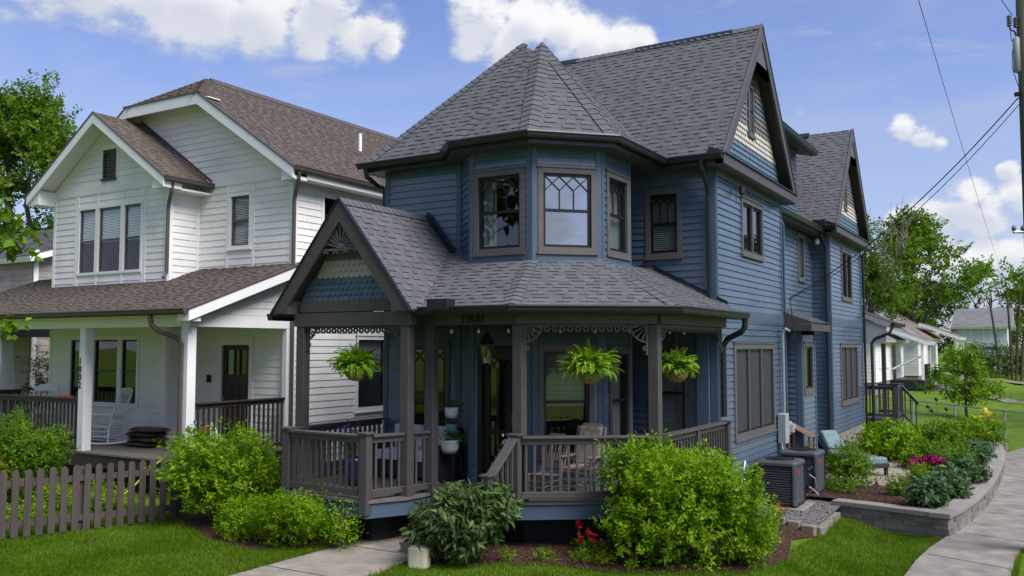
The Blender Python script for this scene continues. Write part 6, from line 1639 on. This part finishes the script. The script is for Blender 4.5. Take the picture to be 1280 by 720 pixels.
cable('power_line', 'low wire running from the pole into the distance over the cottages', pp(.2, 3.9), (-10, 62, 5.0), .5, .007, 24)
cable('phone_cable', 'thin black cable running along the blue side wall to the cottages', (-4.42, 18.2, 2.78), (-9, 58, 4.6), .9, .008, 24)
# ------------------------------------------------------------------ planting and the far street
def shrub_at(name, label, c, w, h, n, size, m, seed, ry=None, **k):
    return shrub(name, label, 'shrub', c, w/2, (ry or w/2), h, n, size, m, seed, **k)
def lumpy(c, w, h, k, seed, ry=None):
    r = random.Random(seed); out = [(c[0], c[1], c[2]+h*.45, w*.36, (ry or w/2)*.75, h*.42)]
    for i in range(k):
        a = 6.283*i/k+r.uniform(-.3, .3); q = r.uniform(.45, .68)
        out.append((c[0]+w/2*q*math.cos(a), c[1]+(ry or w/2)*q*math.sin(a), c[2]+h*r.uniform(.30, .72), w*r.uniform(.17, .24), (ry or w/2)*r.uniform(.34, .46), h*r.uniform(.20, .30)))
    return out
# front beds
c = (-11.05, 9.75, 0); shrub_at('lime_shrub', 'large lime green shrub at the end of the picket fence', c, 2.0, 1.68, 21000, .072, M['shrub_lime'], 101, shell=.36, sprig=13, lump=.32, blobs=lumpy(c, 2.0, 1.68, 9, 1), up=.7, spread=.10, stems=12)
c = (-9.98, 9.12, 0); shrub_at('boxwood', 'small round mid green shrub between the lime shrub and the leafy hedge plant', c, .82, .55, 5500, .045, M['shrub_lime'], 102, shell=.3, spread=.05)
c = (-9.02, 9.12, 0); shrub_at('boxwood', 'wide mounded bright green shrub below the left porch railing', c, 1.45, .84, 13000, .045, M['shrub_lime'], 103, shell=.3, ry=.55, blobs=lumpy(c, 1.35, .84, 7, 4, .55), spread=.06)
c = (-8.32, 9.30, 0); shrub_at('lime_sprigs', 'thin upright lime sprigs at the right end of the mounded shrub', c, .46, .62, 1400, .05, M['shrub_lime'], 104, up=1.3, spread=.13, sprig=8)
c = (-6.48, 9.55, 0); shrub_at('dark_shrub', 'broad dark-leaved shrub hiding the porch steps beside the planter', c, 1.45, 1.10, 5600, .15, M['shrub_dark'], 105, ry=.66, blobs=lumpy(c, 1.36, 1.10, 8, 5, .6), aspect=.30, droop=.45, sprig=7, up=.5, spread=.07, shell=.4)
c = (-4.08, 11.05, -.02); shrub_at('lime_shrub', 'largest lime green shrub in front of the right porch railing', c, 2.15, 1.62, 32000, .070, M['shrub_lime'], 106, sprig=13, lump=.32, shell=.33, ry=.95, blobs=lumpy(c, 2.1, 1.62, 11, 6, .95), up=.7, spread=.10, stems=14)
c = (-3.42, 11.65, -.1); shrub_at('lime_shrub', 'low lime green shrub spilling right of the largest lime shrub', c, .85, .80, 6000, .055, M['shrub_lime'], 107, shell=.33, blobs=lumpy(c, .85, .80, 5, 7), up=.4)
for i, (x, y, s, lb) in enumerate(((-6.45, 9.40, .26, 'low lime tuft at the foot of the dark shrub'), (-6.02, 9.85, .22, 'low lime tuft just right of the dark shrub'), (-5.60, 10.12, .27, 'round lime tuft alone in the mulch'), (-5.18, 10.30, .26, 'lime tuft under the red flowers'), (-4.86, 10.32, .22, 'lime tuft right of the red flowers'))):
    shrub('groundcover_tuft', lb, 'plant', (x, y, 0), s/2+.03, s/2, .17, 420, .035, M['shrub_lime'], 120+i, group='lime tufts along the front bed', stems=3, spread=.03)
rf = thing('red_flower', 'dark red snapdragons in the mulch before the porch', 'flowers', (-5.25, 10.55, 0))
V, F = leaf_cloud(131, [(-5.25, 10.55, .14, .14, .10, .12)], 260, .06, .3, 6, .8, .05); mesh_obj('foliage', V, F, M['shrub_mid'], rf)
mb = MB(); bl = []
for (x, y, h) in ((-5.34, 10.55, .42), (-5.22, 10.58, .33), (-5.12, 10.52, .30), (-5.28, 10.48, .26)): mb.tube([(x, y, 0), (x+.01, y, h)], .006, 5); bl += [(x+.01, y, h, .03, .03, .06)]
mb.build('stem', M['shrub_mid'], rf); V, F = leaf_cloud(132, bl, 220, .035, .8, 5, .4, .015); mesh_obj('petals', V, F, M['redflower'], rf)
shrub('dark_sprig', 'small dark rose sprig at the right of the red flowers', 'plant', (-4.98, 10.62, 0), .14, .12, .30, 320, .05, M['shrub_red'], 133, stems=4)
rf2 = thing('red_flower', 'few red blooms by the lawn edge left of the air conditioners', 'flowers', (-3.75, 14.2, 0))
V, F = leaf_cloud(134, [(-3.75, 14.2, .14, .22, .2, .13)], 420, .05, .35, 6, .6, .05); mesh_obj('foliage', V, F, M['shrub_mid'], rf2); V, F = leaf_cloud(135, [(-3.78, 14.15, .27, .16, .15, .05)], 40, .05, .8, 5); mesh_obj('petals', V, F, M['redflower'], rf2)
# around the white house
c = (-15.5, 8.35, 0); shrub_at('bronze_shrub', 'bronze and green shrub at the left edge behind the picket fence', c, 1.3, 1.35, 14000, .06, M['shrub_red'], 140, blobs=lumpy(c, 1.3, 1.35, 6, 14))
c = (-15.35, 9.1, 0); shrub_at('rounded_shrub', 'rounded green shrub in front of the white house porch railing', c, 1.45, 1.55, 15000, .06, M['shrub_mid'], 141, blobs=lumpy(c, 1.45, 1.55, 6, 15))
c = (-16.6, 9.5, 0); shrub_at('rounded_shrub', 'tall green shrub against the far left of the white porch railing', c, 1.2, 1.65, 13000, .06, M['shrub_mid'], 142, blobs=lumpy(c, 1.2, 1.65, 6, 16))
for i, (x, y, w, h, lb) in enumerate(((-13.5, 9.3, .8, .50, 'low lime plant behind the middle of the picket fence'), (-12.7, 10.2, .8, .75, 'taller lime plant behind the right end of the picket fence'), (-13.7, 8.0, .6, .30, 'lowest lime plant behind the left part of the picket fence'), (-14.3, 8.9, .6, .4, 'lime plant between the bronze shrub and the picket fence'))):
    shrub_at('lime_plant', lb, (x, y, 0), w, h, 2000, .06, M['shrub_lime'], 145+i, group='lime plants behind the picket fence')
# garden bed: (x, y, width, height, leaves, leaf size, material, name, label)
def at(u, v, z=BZ):
    k = pdir(u, v); t = (z-CZ)/k[2]; return (k[0]*t, k[1]*t, z)
GP = [
 (1058, 609, .95, .82, 4200, .07, 'shrub_mid', 'mounded_shrub', 'rounded mid green shrub right beside the rear air conditioner', {}),
 (1030, 612, .45, .22, 700, .07, 'shrub_mid', 'tufted_plant', 'low grassy plant next to the rear air conditioner', dict(up=1.4, aspect=.12)),
 (1056, 618, .62, .26, 900, .05, 'shrub_mid', 'tufted_plant', 'low green plant in front of the rounded mid green shrub', {}),
 (1108, 574, 1.5, .85, 4200, .13, 'shrub_lime', 'leafy_perennial', 'large yellow-green leafy plant behind the chaise lounge', dict(droop=.2)),
 (1163, 588, .9, .66, 3200, .08, 'shrub_mid', 'leafy_perennial', 'upright bushy green plant in the middle of the garden bed', dict(up=.7)),
 (1140, 588, .55, .42, 1400, .08, 'shrub_lime', 'leafy_perennial', 'pale green plant at the far edge of the flagstones', {}),
 (1149, 610, .46, .47, 1900, .05, 'shrub_lime', 'lime_ball', 'round yellow-lime plant in front of the magenta flowers', {}),
 (1121, 621, .36, .34, 420, .08, 'shrub_mid', 'sprig_plant', 'small open green plant by the near corner of the flagstones', dict(up=.8)),
 (1158, 636, .60, .44, 1200, .13, 'bluegreen', 'hellebore', 'nearest blue-green leafy plant at the front of the garden bed', dict(droop=.3)),
 (1186, 624, .62, .44, 1300, .13, 'bluegreen', 'hellebore', 'blue-green leafy plant behind the nearest one, close to the wall cap', dict(droop=.3)),
 (1208, 606, .62, .46, 1200, .12, 'bluegreen', 'hellebore', 'blue-green leafy plant midway along the curved wall', dict(droop=.3)),
 (1219, 580, .80, .50, 1400, .12, 'bluegreen', 'hellebore', 'blue-green leafy plant farthest along the curved wall', dict(droop=.3)),
 (1178, 564, 1.1, .75, 2600, .10, 'shrub_mid', 'leafy_perennial', 'bushy plant with tall dark seed heads at the back of the bed', {}),
 (1212, 560, 1.2, .78, 2800, .10, 'shrub_lime', 'leafy_perennial', 'broad light green plant at the back of the garden bed', {}),
 (1238, 560, .9, .85, 1700, .09, 'shrub_mid', 'yellow_flower', 'green plant with yellow blooms at the far end of the wall', {}),
 (1145, 560, .8, .62, 1500, .09, 'shrub_mid', 'leafy_perennial', 'green plant in front of the back landing', {}),
 (1196, 584, .8, .55, 1400, .08, 'shrub_mid', 'leafy_perennial', 'low green plant between the flagstones and the far hellebore', {}),
]
made = []
for i, (u, v, w, h, n, s, m, nm, lb, kw) in enumerate(GP):
    c = at(u, v); c = (c[0], c[1]+w*.3, c[2])
    made.append(shrub(nm, lb, 'plant', c, w/2, w/2, h, n, s, M[m], 200+i, stems=5, spread=kw.pop('spread', s*.9), **kw))
    if nm == 'yellow_flower':
        V, F = leaf_cloud(260, [(c[0]-.1, c[1], c[2]+.95, .10, .1, .1), (c[0]-.3, c[1]-.2, c[2]+.80, .08, .08, .05), (c[0]-.1, c[1]-.3, c[2]+.45, .12, .1, .05), (c[0]+.1, c[1], c[2]+.72, .08, .08, .06)], 150, .07, .8, 5, .4, .03); mesh_obj('petals', V, F, M['yellow'], made[-1])
    if 'seed heads' in lb:
        st, hd = MB(), MB()
        for dx, dy, hh in ((-.35, 0, 1.15), (-.15, .1, 1.35), (-.25, -.1, 1.05), (.1, 0, 1.1)):
            st.tube([(c[0]+dx*.6, c[1]+dy, c[2]), (c[0]+dx, c[1]+dy, c[2]+hh)], .008, 5); hd.lathe((c[0]+dx, c[1]+dy, c[2]+hh), [(.01, -.05), (.05, -.02), (.055, .02), (.03, .05), (.005, .06)], 10)
        st.build('stalk', M['shrub_mid'], made[-1]); hd.build('seed_head', M['dark_rail'], made[-1], smooth=True)
c = at(1158, 603); c = (c[0], c[1]+.35, c[2])
mg = thing('magenta_flowers', 'mound of magenta flowers behind the round lime plant', 'flowers', c)
V, F = leaf_cloud(270, [(c[0], c[1], c[2]+.22, .42, .28, .22)], 1100, .06, .4, 7, .4, .05); mesh_obj('foliage', V, F, M['shrub_mid'], mg)
V, F = leaf_cloud(271, [(c[0]+.15, c[1]-.05, c[2]+.42, .25, .2, .09)], 450, .055, .8, 5, .5, .03); mesh_obj('petals', V, F, M['pink'], mg)
V, F = leaf_cloud(272, [(c[0]-.22, c[1]-.1, c[2]+.36, .17, .16, .10)], 250, .055, .8, 5, .5, .03); mesh_obj('petals', V, F, M['pink'], mg)

# chain link fence behind the garden
CL = thing('chain_link_fence', 'galvanised chain link fence at the back of the yard', 'fence', (-3, 31.5, -.4))
ca, cb = (-5.8, 36.5), (.6, 27.6)
cw = Wall(ca, (cb[0]-ca[0], cb[1]-ca[1])); CLn = math.hypot(cb[0]-ca[0], cb[1]-ca[1])
for s in np.arange(.3, CLn, 2.55): MB().tube([cw.pt(s, -.5), cw.pt(s, .90)], .03, 8).build('fence_post', M['chain'], CL)
MB().tube([cw.pt(0, .87), cw.pt(CLn, .87)], .022, 6).build('top_rail', M['chain'], CL)
ms_ = MB(); Hc = 1.2
for k in range(int((CLn+Hc)/.09)):
    s = -Hc+k*.09
    for sg in (1, -1):
        a = (s, -.35) if sg > 0 else (s+Hc, -.35); b = (s+Hc, .85) if sg > 0 else (s, .85)
        t0 = max(0, (0-a[0])/(b[0]-a[0])) if (b[0]-a[0]) > 0 else max(0, (CLn-a[0])/(b[0]-a[0])) if a[0] > CLn else 0
        t1 = min(1, (CLn-a[0])/(b[0]-a[0])) if (b[0]-a[0]) > 0 else min(1, (0-a[0])/(b[0]-a[0]))
        if t1 <= t0: continue
        p = (a[0]+(b[0]-a[0])*t0, a[1]+(b[1]-a[1])*t0); q = (a[0]+(b[0]-a[0])*t1, a[1]+(b[1]-a[1])*t1)
        ms_.quad(cw.pt(p[0]-.003, p[1], .002*sg), cw.pt(p[0]+.003, p[1], .002*sg), cw.pt(q[0]+.003, q[1], .002*sg), cw.pt(q[0]-.003, q[1], .002*sg))
ms_.build('wire_mesh', M['chain'], CL)

# trees
def tree_blobs(c, w, h, k, seed, z0):
    r = random.Random(seed); out = []
    for i in range(k):
        a = r.uniform(0, 6.283); q = r.random()**.6; z = z0+(h-z0)*r.uniform(.08, .92); f = math.sin(math.pi*min(1, max(.08, (z-z0)/(h-z0)))**.75)
        out.append((c[0]+w/2*q*f*math.cos(a), c[1]+w/2*q*f*math.sin(a), c[2]+z, w*r.uniform(.13, .22), w*r.uniform(.13, .22), (h-z0)*r.uniform(.08, .15)))
    return out
c = (-2.95, 41.2, -.4); limb_tree('young_tree', 'small round-headed young tree on the lawn beyond the chain link fence', 'tree', c, 3.0, .075, tree_blobs(c, 3.2, 3.1, 20, 31, .75), 4600, .14, M['tree_light'], 301, limbs=7, fork=.3, spread=.16, gap=.0)
c = (-42.0, 23.6, 0); limb_tree('shade_tree', 'tall leafy tree rising behind the left side of the white house', 'tree', c, 14.2, .45, tree_blobs(c, 9.5, 15.6, 42, 32, 3.0), 44000, .21, M['tree_mid'], 302, limbs=12, spread=.28, gap=.12)
c = (-52, 36.0, 0); limb_tree('shade_tree', 'darker tree behind the tall leafy tree at the left edge', 'tree', c, 14, .4, tree_blobs(c, 12, 14.5, 30, 33, 3), 13000, .32, M['tree_dark'], 303, limbs=8)
c = (-9.9, 84, 0); limb_tree('airy_tree', 'big open-branched tree behind the cottages at right', 'tree', c, 15.0, .42, tree_blobs(c, 11.0, 14.6, 30, 34, 3.2), 17000, .30, M['tree_mid'], 304, limbs=18, spread=.36, gap=.55, fork=.2)
c = (-9.9, 62, 0); limb_tree('half_bare_tree', 'half-dead tree with bare twigs above the far gable of the blue house', 'tree', c, 12.5, .34, [(-9.3, 62, 7.6, 1.5, 1.5, 2.2), (-10.3, 61.5, 10.0, 1.3, 1.5, 1.5), (-8.7, 62.5, 5.8, 1.4, 1.4, 1.4), (-10.8, 62, 7.6, 1.6, 1.6, 2.0), (-8.2, 62.5, 9.2, .7, .8, .6)], 6500, .20, M['tree_mid'], 305, limbs=10, spread=.3, gap=.3, bare=26)
far = [(-17, 100, 11, 13, 'tree_dark', 'dark tree directly behind the white cottage'), (-6.0, 128, 15, 14.5, 'tree_light', 'pale green tree behind the far grey house'), (-13.5, 122, 13, 12, 'tree_dark', 'dark broad tree between the cottages and the grey house'), (1.5, 126, 14, 13.5, 'tree_mid', 'tree behind the bare forked trunks at far right'), (-26, 110, 14, 15, 'tree_mid', 'tree hidden behind the blue house roofline'), (8, 118, 14, 14, 'tree_mid', 'tree beyond the utility pole at the right edge'), (-21, 135, 16, 13, 'tree_mid', 'most distant tree on the skyline')]
for i, (x, y, w, h, m, lb) in enumerate(far):
    c = (x, y, -.2); limb_tree('distant_tree', lb, 'tree', c, h*.9, .35, tree_blobs(c, w, h, 26, 40+i, 1.5), 8000, .42, M[m], 310+i, limbs=7, spread=.45, group='trees along the far street')
# pollarded bare trunks by the grey house
pt_ = thing('bare_trunk', 'tall cut-back bare trunks standing beside the far grey house', 'tree', (-3.0, 95, -.3))
mb = MB()
for x0, x1, h in ((-3.9, -4.6, 7.4), (-2.9, -3.1, 7.8), (-2.6, -2.0, 7.8), (-2.2, -1.5, 6.6)): mb.tube([(x0, 95, -.4), (x0*.6+x1*.4, 95, h*.5), (x1, 95, h)], [.13, .11, .08], 8)
mb.build('trunk', M['bark'], pt_)
# hedges and bushes on the far side of the alley
for i, (u, dep, w, h, m, lb) in enumerate(((1213, 86, 4.0, 2.6, 'tree_mid', 'far hedge bush left of the garage-side lawn'), (1236, 84, 5.0, 3.4, 'tree_dark', 'tall far hedge bush below the grey house'), (1258, 86, 5.0, 3.0, 'tree_mid', 'far hedge bush right of the grey house'), (1276, 84, 4.0, 3.2, 'tree_dark', 'far hedge bush beside the utility pole'), (1200, 88, 4, 3.6, 'tree_light', 'pale far bush rising behind the young tree'), (1180, 60, 2.2, 1.2, 'tree_light', 'clipped low bush beside the cottage steps'))):
    k = pdir(u, 433); t = dep/(k[1]*math.cos(YAW)-k[0]*math.sin(YAW)); c = (k[0]*t, k[1]*t, -.3)
    shrub('far_bush', lb, 'shrub', c, w/2, w/2, h, 2600, .22, M[m], 330+i, stems=3, spread=.25, group='bushes on the far lot')
# big-leaved branch reaching in at the left edge
lt_ = thing('maple_sapling', 'young maple with big pale leaves reaching in at the left edge', 'tree', (-14.1, 7.55, 0))
mb = MB(); mb.tube([(-14.3, 7.4, -.05), (-14.25, 7.45, 2.2), (-14.1, 7.6, 4.2), (-13.95, 7.7, 4.9)], [.05, .045, .03, .012], 8); mb.tube([(-14.15, 7.55, 4.0), (-13.75, 7.9, 4.5), (-13.55, 8.05, 4.45)], [.02, .012, .006], 6)
mb.build('trunk', M['bark'], lt_)
V, F = leaf_cloud(350, [(-13.75, 7.85, 4.48, .34, .3, .30), (-14.05, 7.6, 4.75, .35, .3, .3), (-14.0, 7.6, 4.35, .3, .3, .25)], 190, .17, .85, 5, .2, .12, droop=.5); mesh_obj('crown', V, F, M['tree_light'], lt_)
V, F = leaf_cloud(351, [(-14.3, 8.1, 3.0, .22, .2, .16)], 40, .14, .85, 5, .2, .1, droop=.5); mesh_obj('leaf_spray', V, F, M['tree_light'], lt_)
# trees across the street, seen only in the window panes
for i, (x, y, w, h, m, lb) in enumerate(((-21.5, -15, 19, 21, 'tree_dark', 'street tree across the road reflected in the turret window'), (-5, -26, 16, 18, 'tree_mid', 'street tree across the road behind the viewer'), (-34, -13, 16, 19, 'tree_mid', 'street tree across the road facing the white house'), (13, 62, 15, 18, 'tree_mid', 'tree off the right edge reflected in the side windows'), (11, 44, 11, 12, 'tree_mid', 'shorter tree off the right edge reflected in the side windows'))):
    c = (x, y, 0); limb_tree('street_tree', lb, 'tree', c, h*.9, .4, tree_blobs(c, w, h, 30, 60+i, 2.5), 10000, .5, M[m], 360+i, limbs=6, spread=.4, group='trees across the road')

# far houses
def box_house(name, label, x0, x1, y0, y1, z0, zw, ridge, zr, wallm, roofm, ov=.4, loc=None):
    """gabled body; ridge along 'x' or 'y'"""
    t = thing(name, label, 'house', ((x0+x1)/2, (y0+y1)/2, 0))
    w1, w2 = Wall((x0, y0), (1, 0)), Wall((x1, y0), (0, 1)); Lx, Ly = x1-x0, y1-y0
    siding(w1, [(0, z0), (Lx, z0), (Lx, zw)]+([(Lx/2, zr-.1)] if ridge == 'y' else [])+[(0, zw)], wallm, t, .2, .014)
    siding(w2, [(0, z0), (Ly, z0), (Ly, zw)]+([(Ly/2, zr-.1)] if ridge == 'x' else [])+[(0, zw)], wallm, t, .2, .014)
    w3, w4 = Wall((x1, y1), (-1, 0)), Wall((x0, y1), (0, -1))
    MB().wbox(w3, 0, Lx, z0, zw, -.05, 0).wbox(w4, 0, Ly, z0, zw, -.05, 0).build('back_wall', wallm, t)
    sl = (zr-zw)/((Lx if ridge == 'y' else Ly)/2); e = zw-sl*ov
    if ridge == 'y':
        xm = (x0+x1)/2; A = [[(x1+ov, y0-ov, e), (x1+ov, y1+ov, e), (xm, y1+ov, zr), (xm, y0-ov, zr)], [(x0-ov, y1+ov, e), (x0-ov, y0-ov, e), (xm, y0-ov, zr), (xm, y1+ov, zr)]]
    else:
        ym = (y0+y1)/2; A = [[(x0-ov, y0-ov, e), (x1+ov, y0-ov, e), (x1+ov, ym, zr), (x0-ov, ym, zr)], [(x1+ov, y1+ov, e), (x0-ov, y1+ov, e), (x0-ov, ym, zr), (x1+ov, ym, zr)]]
    for i, p in enumerate(A): roof(p, roofm, t, soffit=M['white_trim'], exp=.3, wmin=.5, wmax=1.2, seed=i, name='roof', thick=.18)
    MB().box(x0+.1, x1-.06, y0+.06, y1-.1, z0-1.0, z0+.0).build('foundation', M['found'], t)
    return t, w1, w2
# left neighbour
nb, n1_, n2_ = box_house('grey_house', 'grey neighbour house with slate roof and tapered porch column at far left', -36, -25.4, 15.0, 27, .4, 5.5, 'x', 7.5, M['beige'], M['slate'], .35)
siding(Wall((-36, 14.97), (1, 0)), [(0, .4), (10.6, .4), (10.6, 5.4), (0, 5.4)], M['pinkshingle'], nb, .16, .014, name='shingle_wall')
MB().wbox(n2_, -.02, .12, .4, 5.6, 0, .05).build('corner_board', M['white_trim'], nb)
MB().box(-33, -22.9, 12.8, 15.0, 3.35, 3.55).box(-22.95, -22.9, 12.8, 15, 3.0, 3.35).build('porch_roof', M['slate'], nb)
MB().box(-33, -23.0, 12.9, 13.1, 2.95, 3.34).build('porch_beam', M['beige'], nb)
MB().hexa([(-23.95, 12.95, .5), (-23.35, 12.95, .5), (-23.35, 13.5, .5), (-23.95, 13.5, .5)], [(-23.82, 13.08, 2.95), (-23.48, 13.08, 2.95), (-23.48, 13.37, 2.95), (-23.82, 13.37, 2.95)]).build('porch_column', M['white_trim'], nb)
MB().box(-33, -23.2, 12.9, 15, -.2, .5).build('porch_floor', M['deck_grey'], nb)
c = (-22.6, 14.2, 0); shrub_at('climbing_shrub', 'dark leafy shrub between the grey house column and the white house', c, 1.8, 3.0, 4200, .10, M['shrub_dark'], 370)
c = (-24.6, 12.2, 0); shrub_at('rounded_shrub', 'dark round shrub in front of the tapered column', c, 2.0, 1.9, 3200, .10, M['shrub_mid'], 371)
# cottages at right
ct, c1, c2 = box_house('white_cottage', 'white cottage with grey porch roof and dark base at right', -17, -8.5, 54.5, 66, .7, 3.4, 'y', 5.6, M['white'], M['roofgrey'], .4)
for s in (1.3, 4.0): window(c2, ct, s, s+1.0, 1.5, 3.0, 'double', casing=.09, trim=M['white_trim'], sash=M['sash'], inside='blind')
MB().wbox(c2, 6.6, 7.7, .7, 2.9, -.05, .05).build('door', M['door'], ct)
MB().box(-8.45, -6.6, 60.3, 64.4, -.4, .7).build('porch_base', M['navy'] if False else M['gutter'], ct)
roof([(-6.3, 60.0, 3.1), (-6.3, 64.8, 3.1), (-8.6, 64.8, 4.0), (-8.6, 60.0, 4.0)], M['roofgrey'], ct, soffit=M['white_trim'], exp=.3, wmin=.5, wmax=1.2, name='porch_roof', thick=.25)
for y in (60.4, 64.3): MB().box(-6.75, -6.6, y-.08, y+.08, .7, 2.95).build('porch_post', M['white_trim'], ct)
MB().tube([(-6.68, 60.4, 2.2), (-8.4, 60.4, 1.35)], .07, 4).build('brace', M['white_trim'], ct)
rl = MB()
for y in np.arange(60.6, 64.3, .3): rl.box(-6.70, -6.66, y, y+.04, .75, 1.6)
rl.box(-6.72, -6.64, 60.4, 64.3, 1.6, 1.66); rl.build('porch_rail', M['black'], ct)
stp = MB()
for i in range(6): stp.box(-6.55+.35*i, -6.2+.35*i, 62.2, 64.2, -.5, .55-.19*i)
stp.build('steps', M['concrete'], ct)
ct2, c1, c2 = box_house('brown_roof_cottage', 'white cottage with dull brown roof behind the grey porch roof', -17, -7.9, 69, 82, .7, 3.7, 'y', 6.6, M['white'], M['roofdull'], .45)
window(c2, ct2, 1.0, 2.0, 1.7, 3.0, 'double', casing=.09, trim=M['white_trim'], sash=M['sash'], inside='dark')
roof([(-5.6, 74.5, 3.5), (-5.6, 80.5, 3.5), (-8.4, 80.5, 4.6), (-8.4, 74.5, 4.6)], M['roofdull'], ct2, soffit=M['white_trim'], exp=.3, wmin=.5, wmax=1.2, name='porch_roof', thick=.25)
for y in (74.8, 77.5, 80.2): MB().box(-6.05, -5.8, y-.12, y+.12, .7, 3.3).build('porch_post', M['white_trim'], ct2)
MB().box(-7.9, -5.7, 74.6, 80.4, -.4, .7).build('porch_base', M['found'], ct2)
gh, c1, c2 = box_house('far_grey_house', 'pale grey two-storey house with low roof in the far distance', -8.3, -3.6, 106, 116, .2, 5.0, 'x', 7.0, M['palehouse'], M['roofgrey'], .5)
window(c1, gh, 2.5, 3.3, 3.2, 4.7, 'double', casing=.1, trim=M['white_trim'], sash=M['sash'], inside='dark'); window(c1, gh, .6, 1.4, 3.2, 4.7, 'double', casing=.1, trim=M['white_trim'], sash=M['sash'], inside='dark')
MB().wbox(c1, 0, 4.7, 2.55, 2.75, .0, .08).build('belt_course', M['slate'], gh)
# alley, drive and the far road
zg = lambda x, y: float(gz(x, y))
sheet('alley_road', [(-7.5, 88), (14, 78), (14, 81), (-7.5, 92)], M['asphalt'], .02, step=3)
sheet('gravel_drive', [(-6.2, 63), (8, 47), (8, 50.5), (-5.6, 66.5)], M['concrete'], .02, step=2)
# tidy: everything that is a repeated prop keeps its own label
for o in scene.objects:
    if o.type == 'MESH' and o.parent is None and not o.get('label') and not o.get('kind'): print('UNLABELLED', o.name)
print('N objects', len(scene.objects), 'verts', sum(len(o.data.vertices) for o in scene.objects if o.type == 'MESH'))
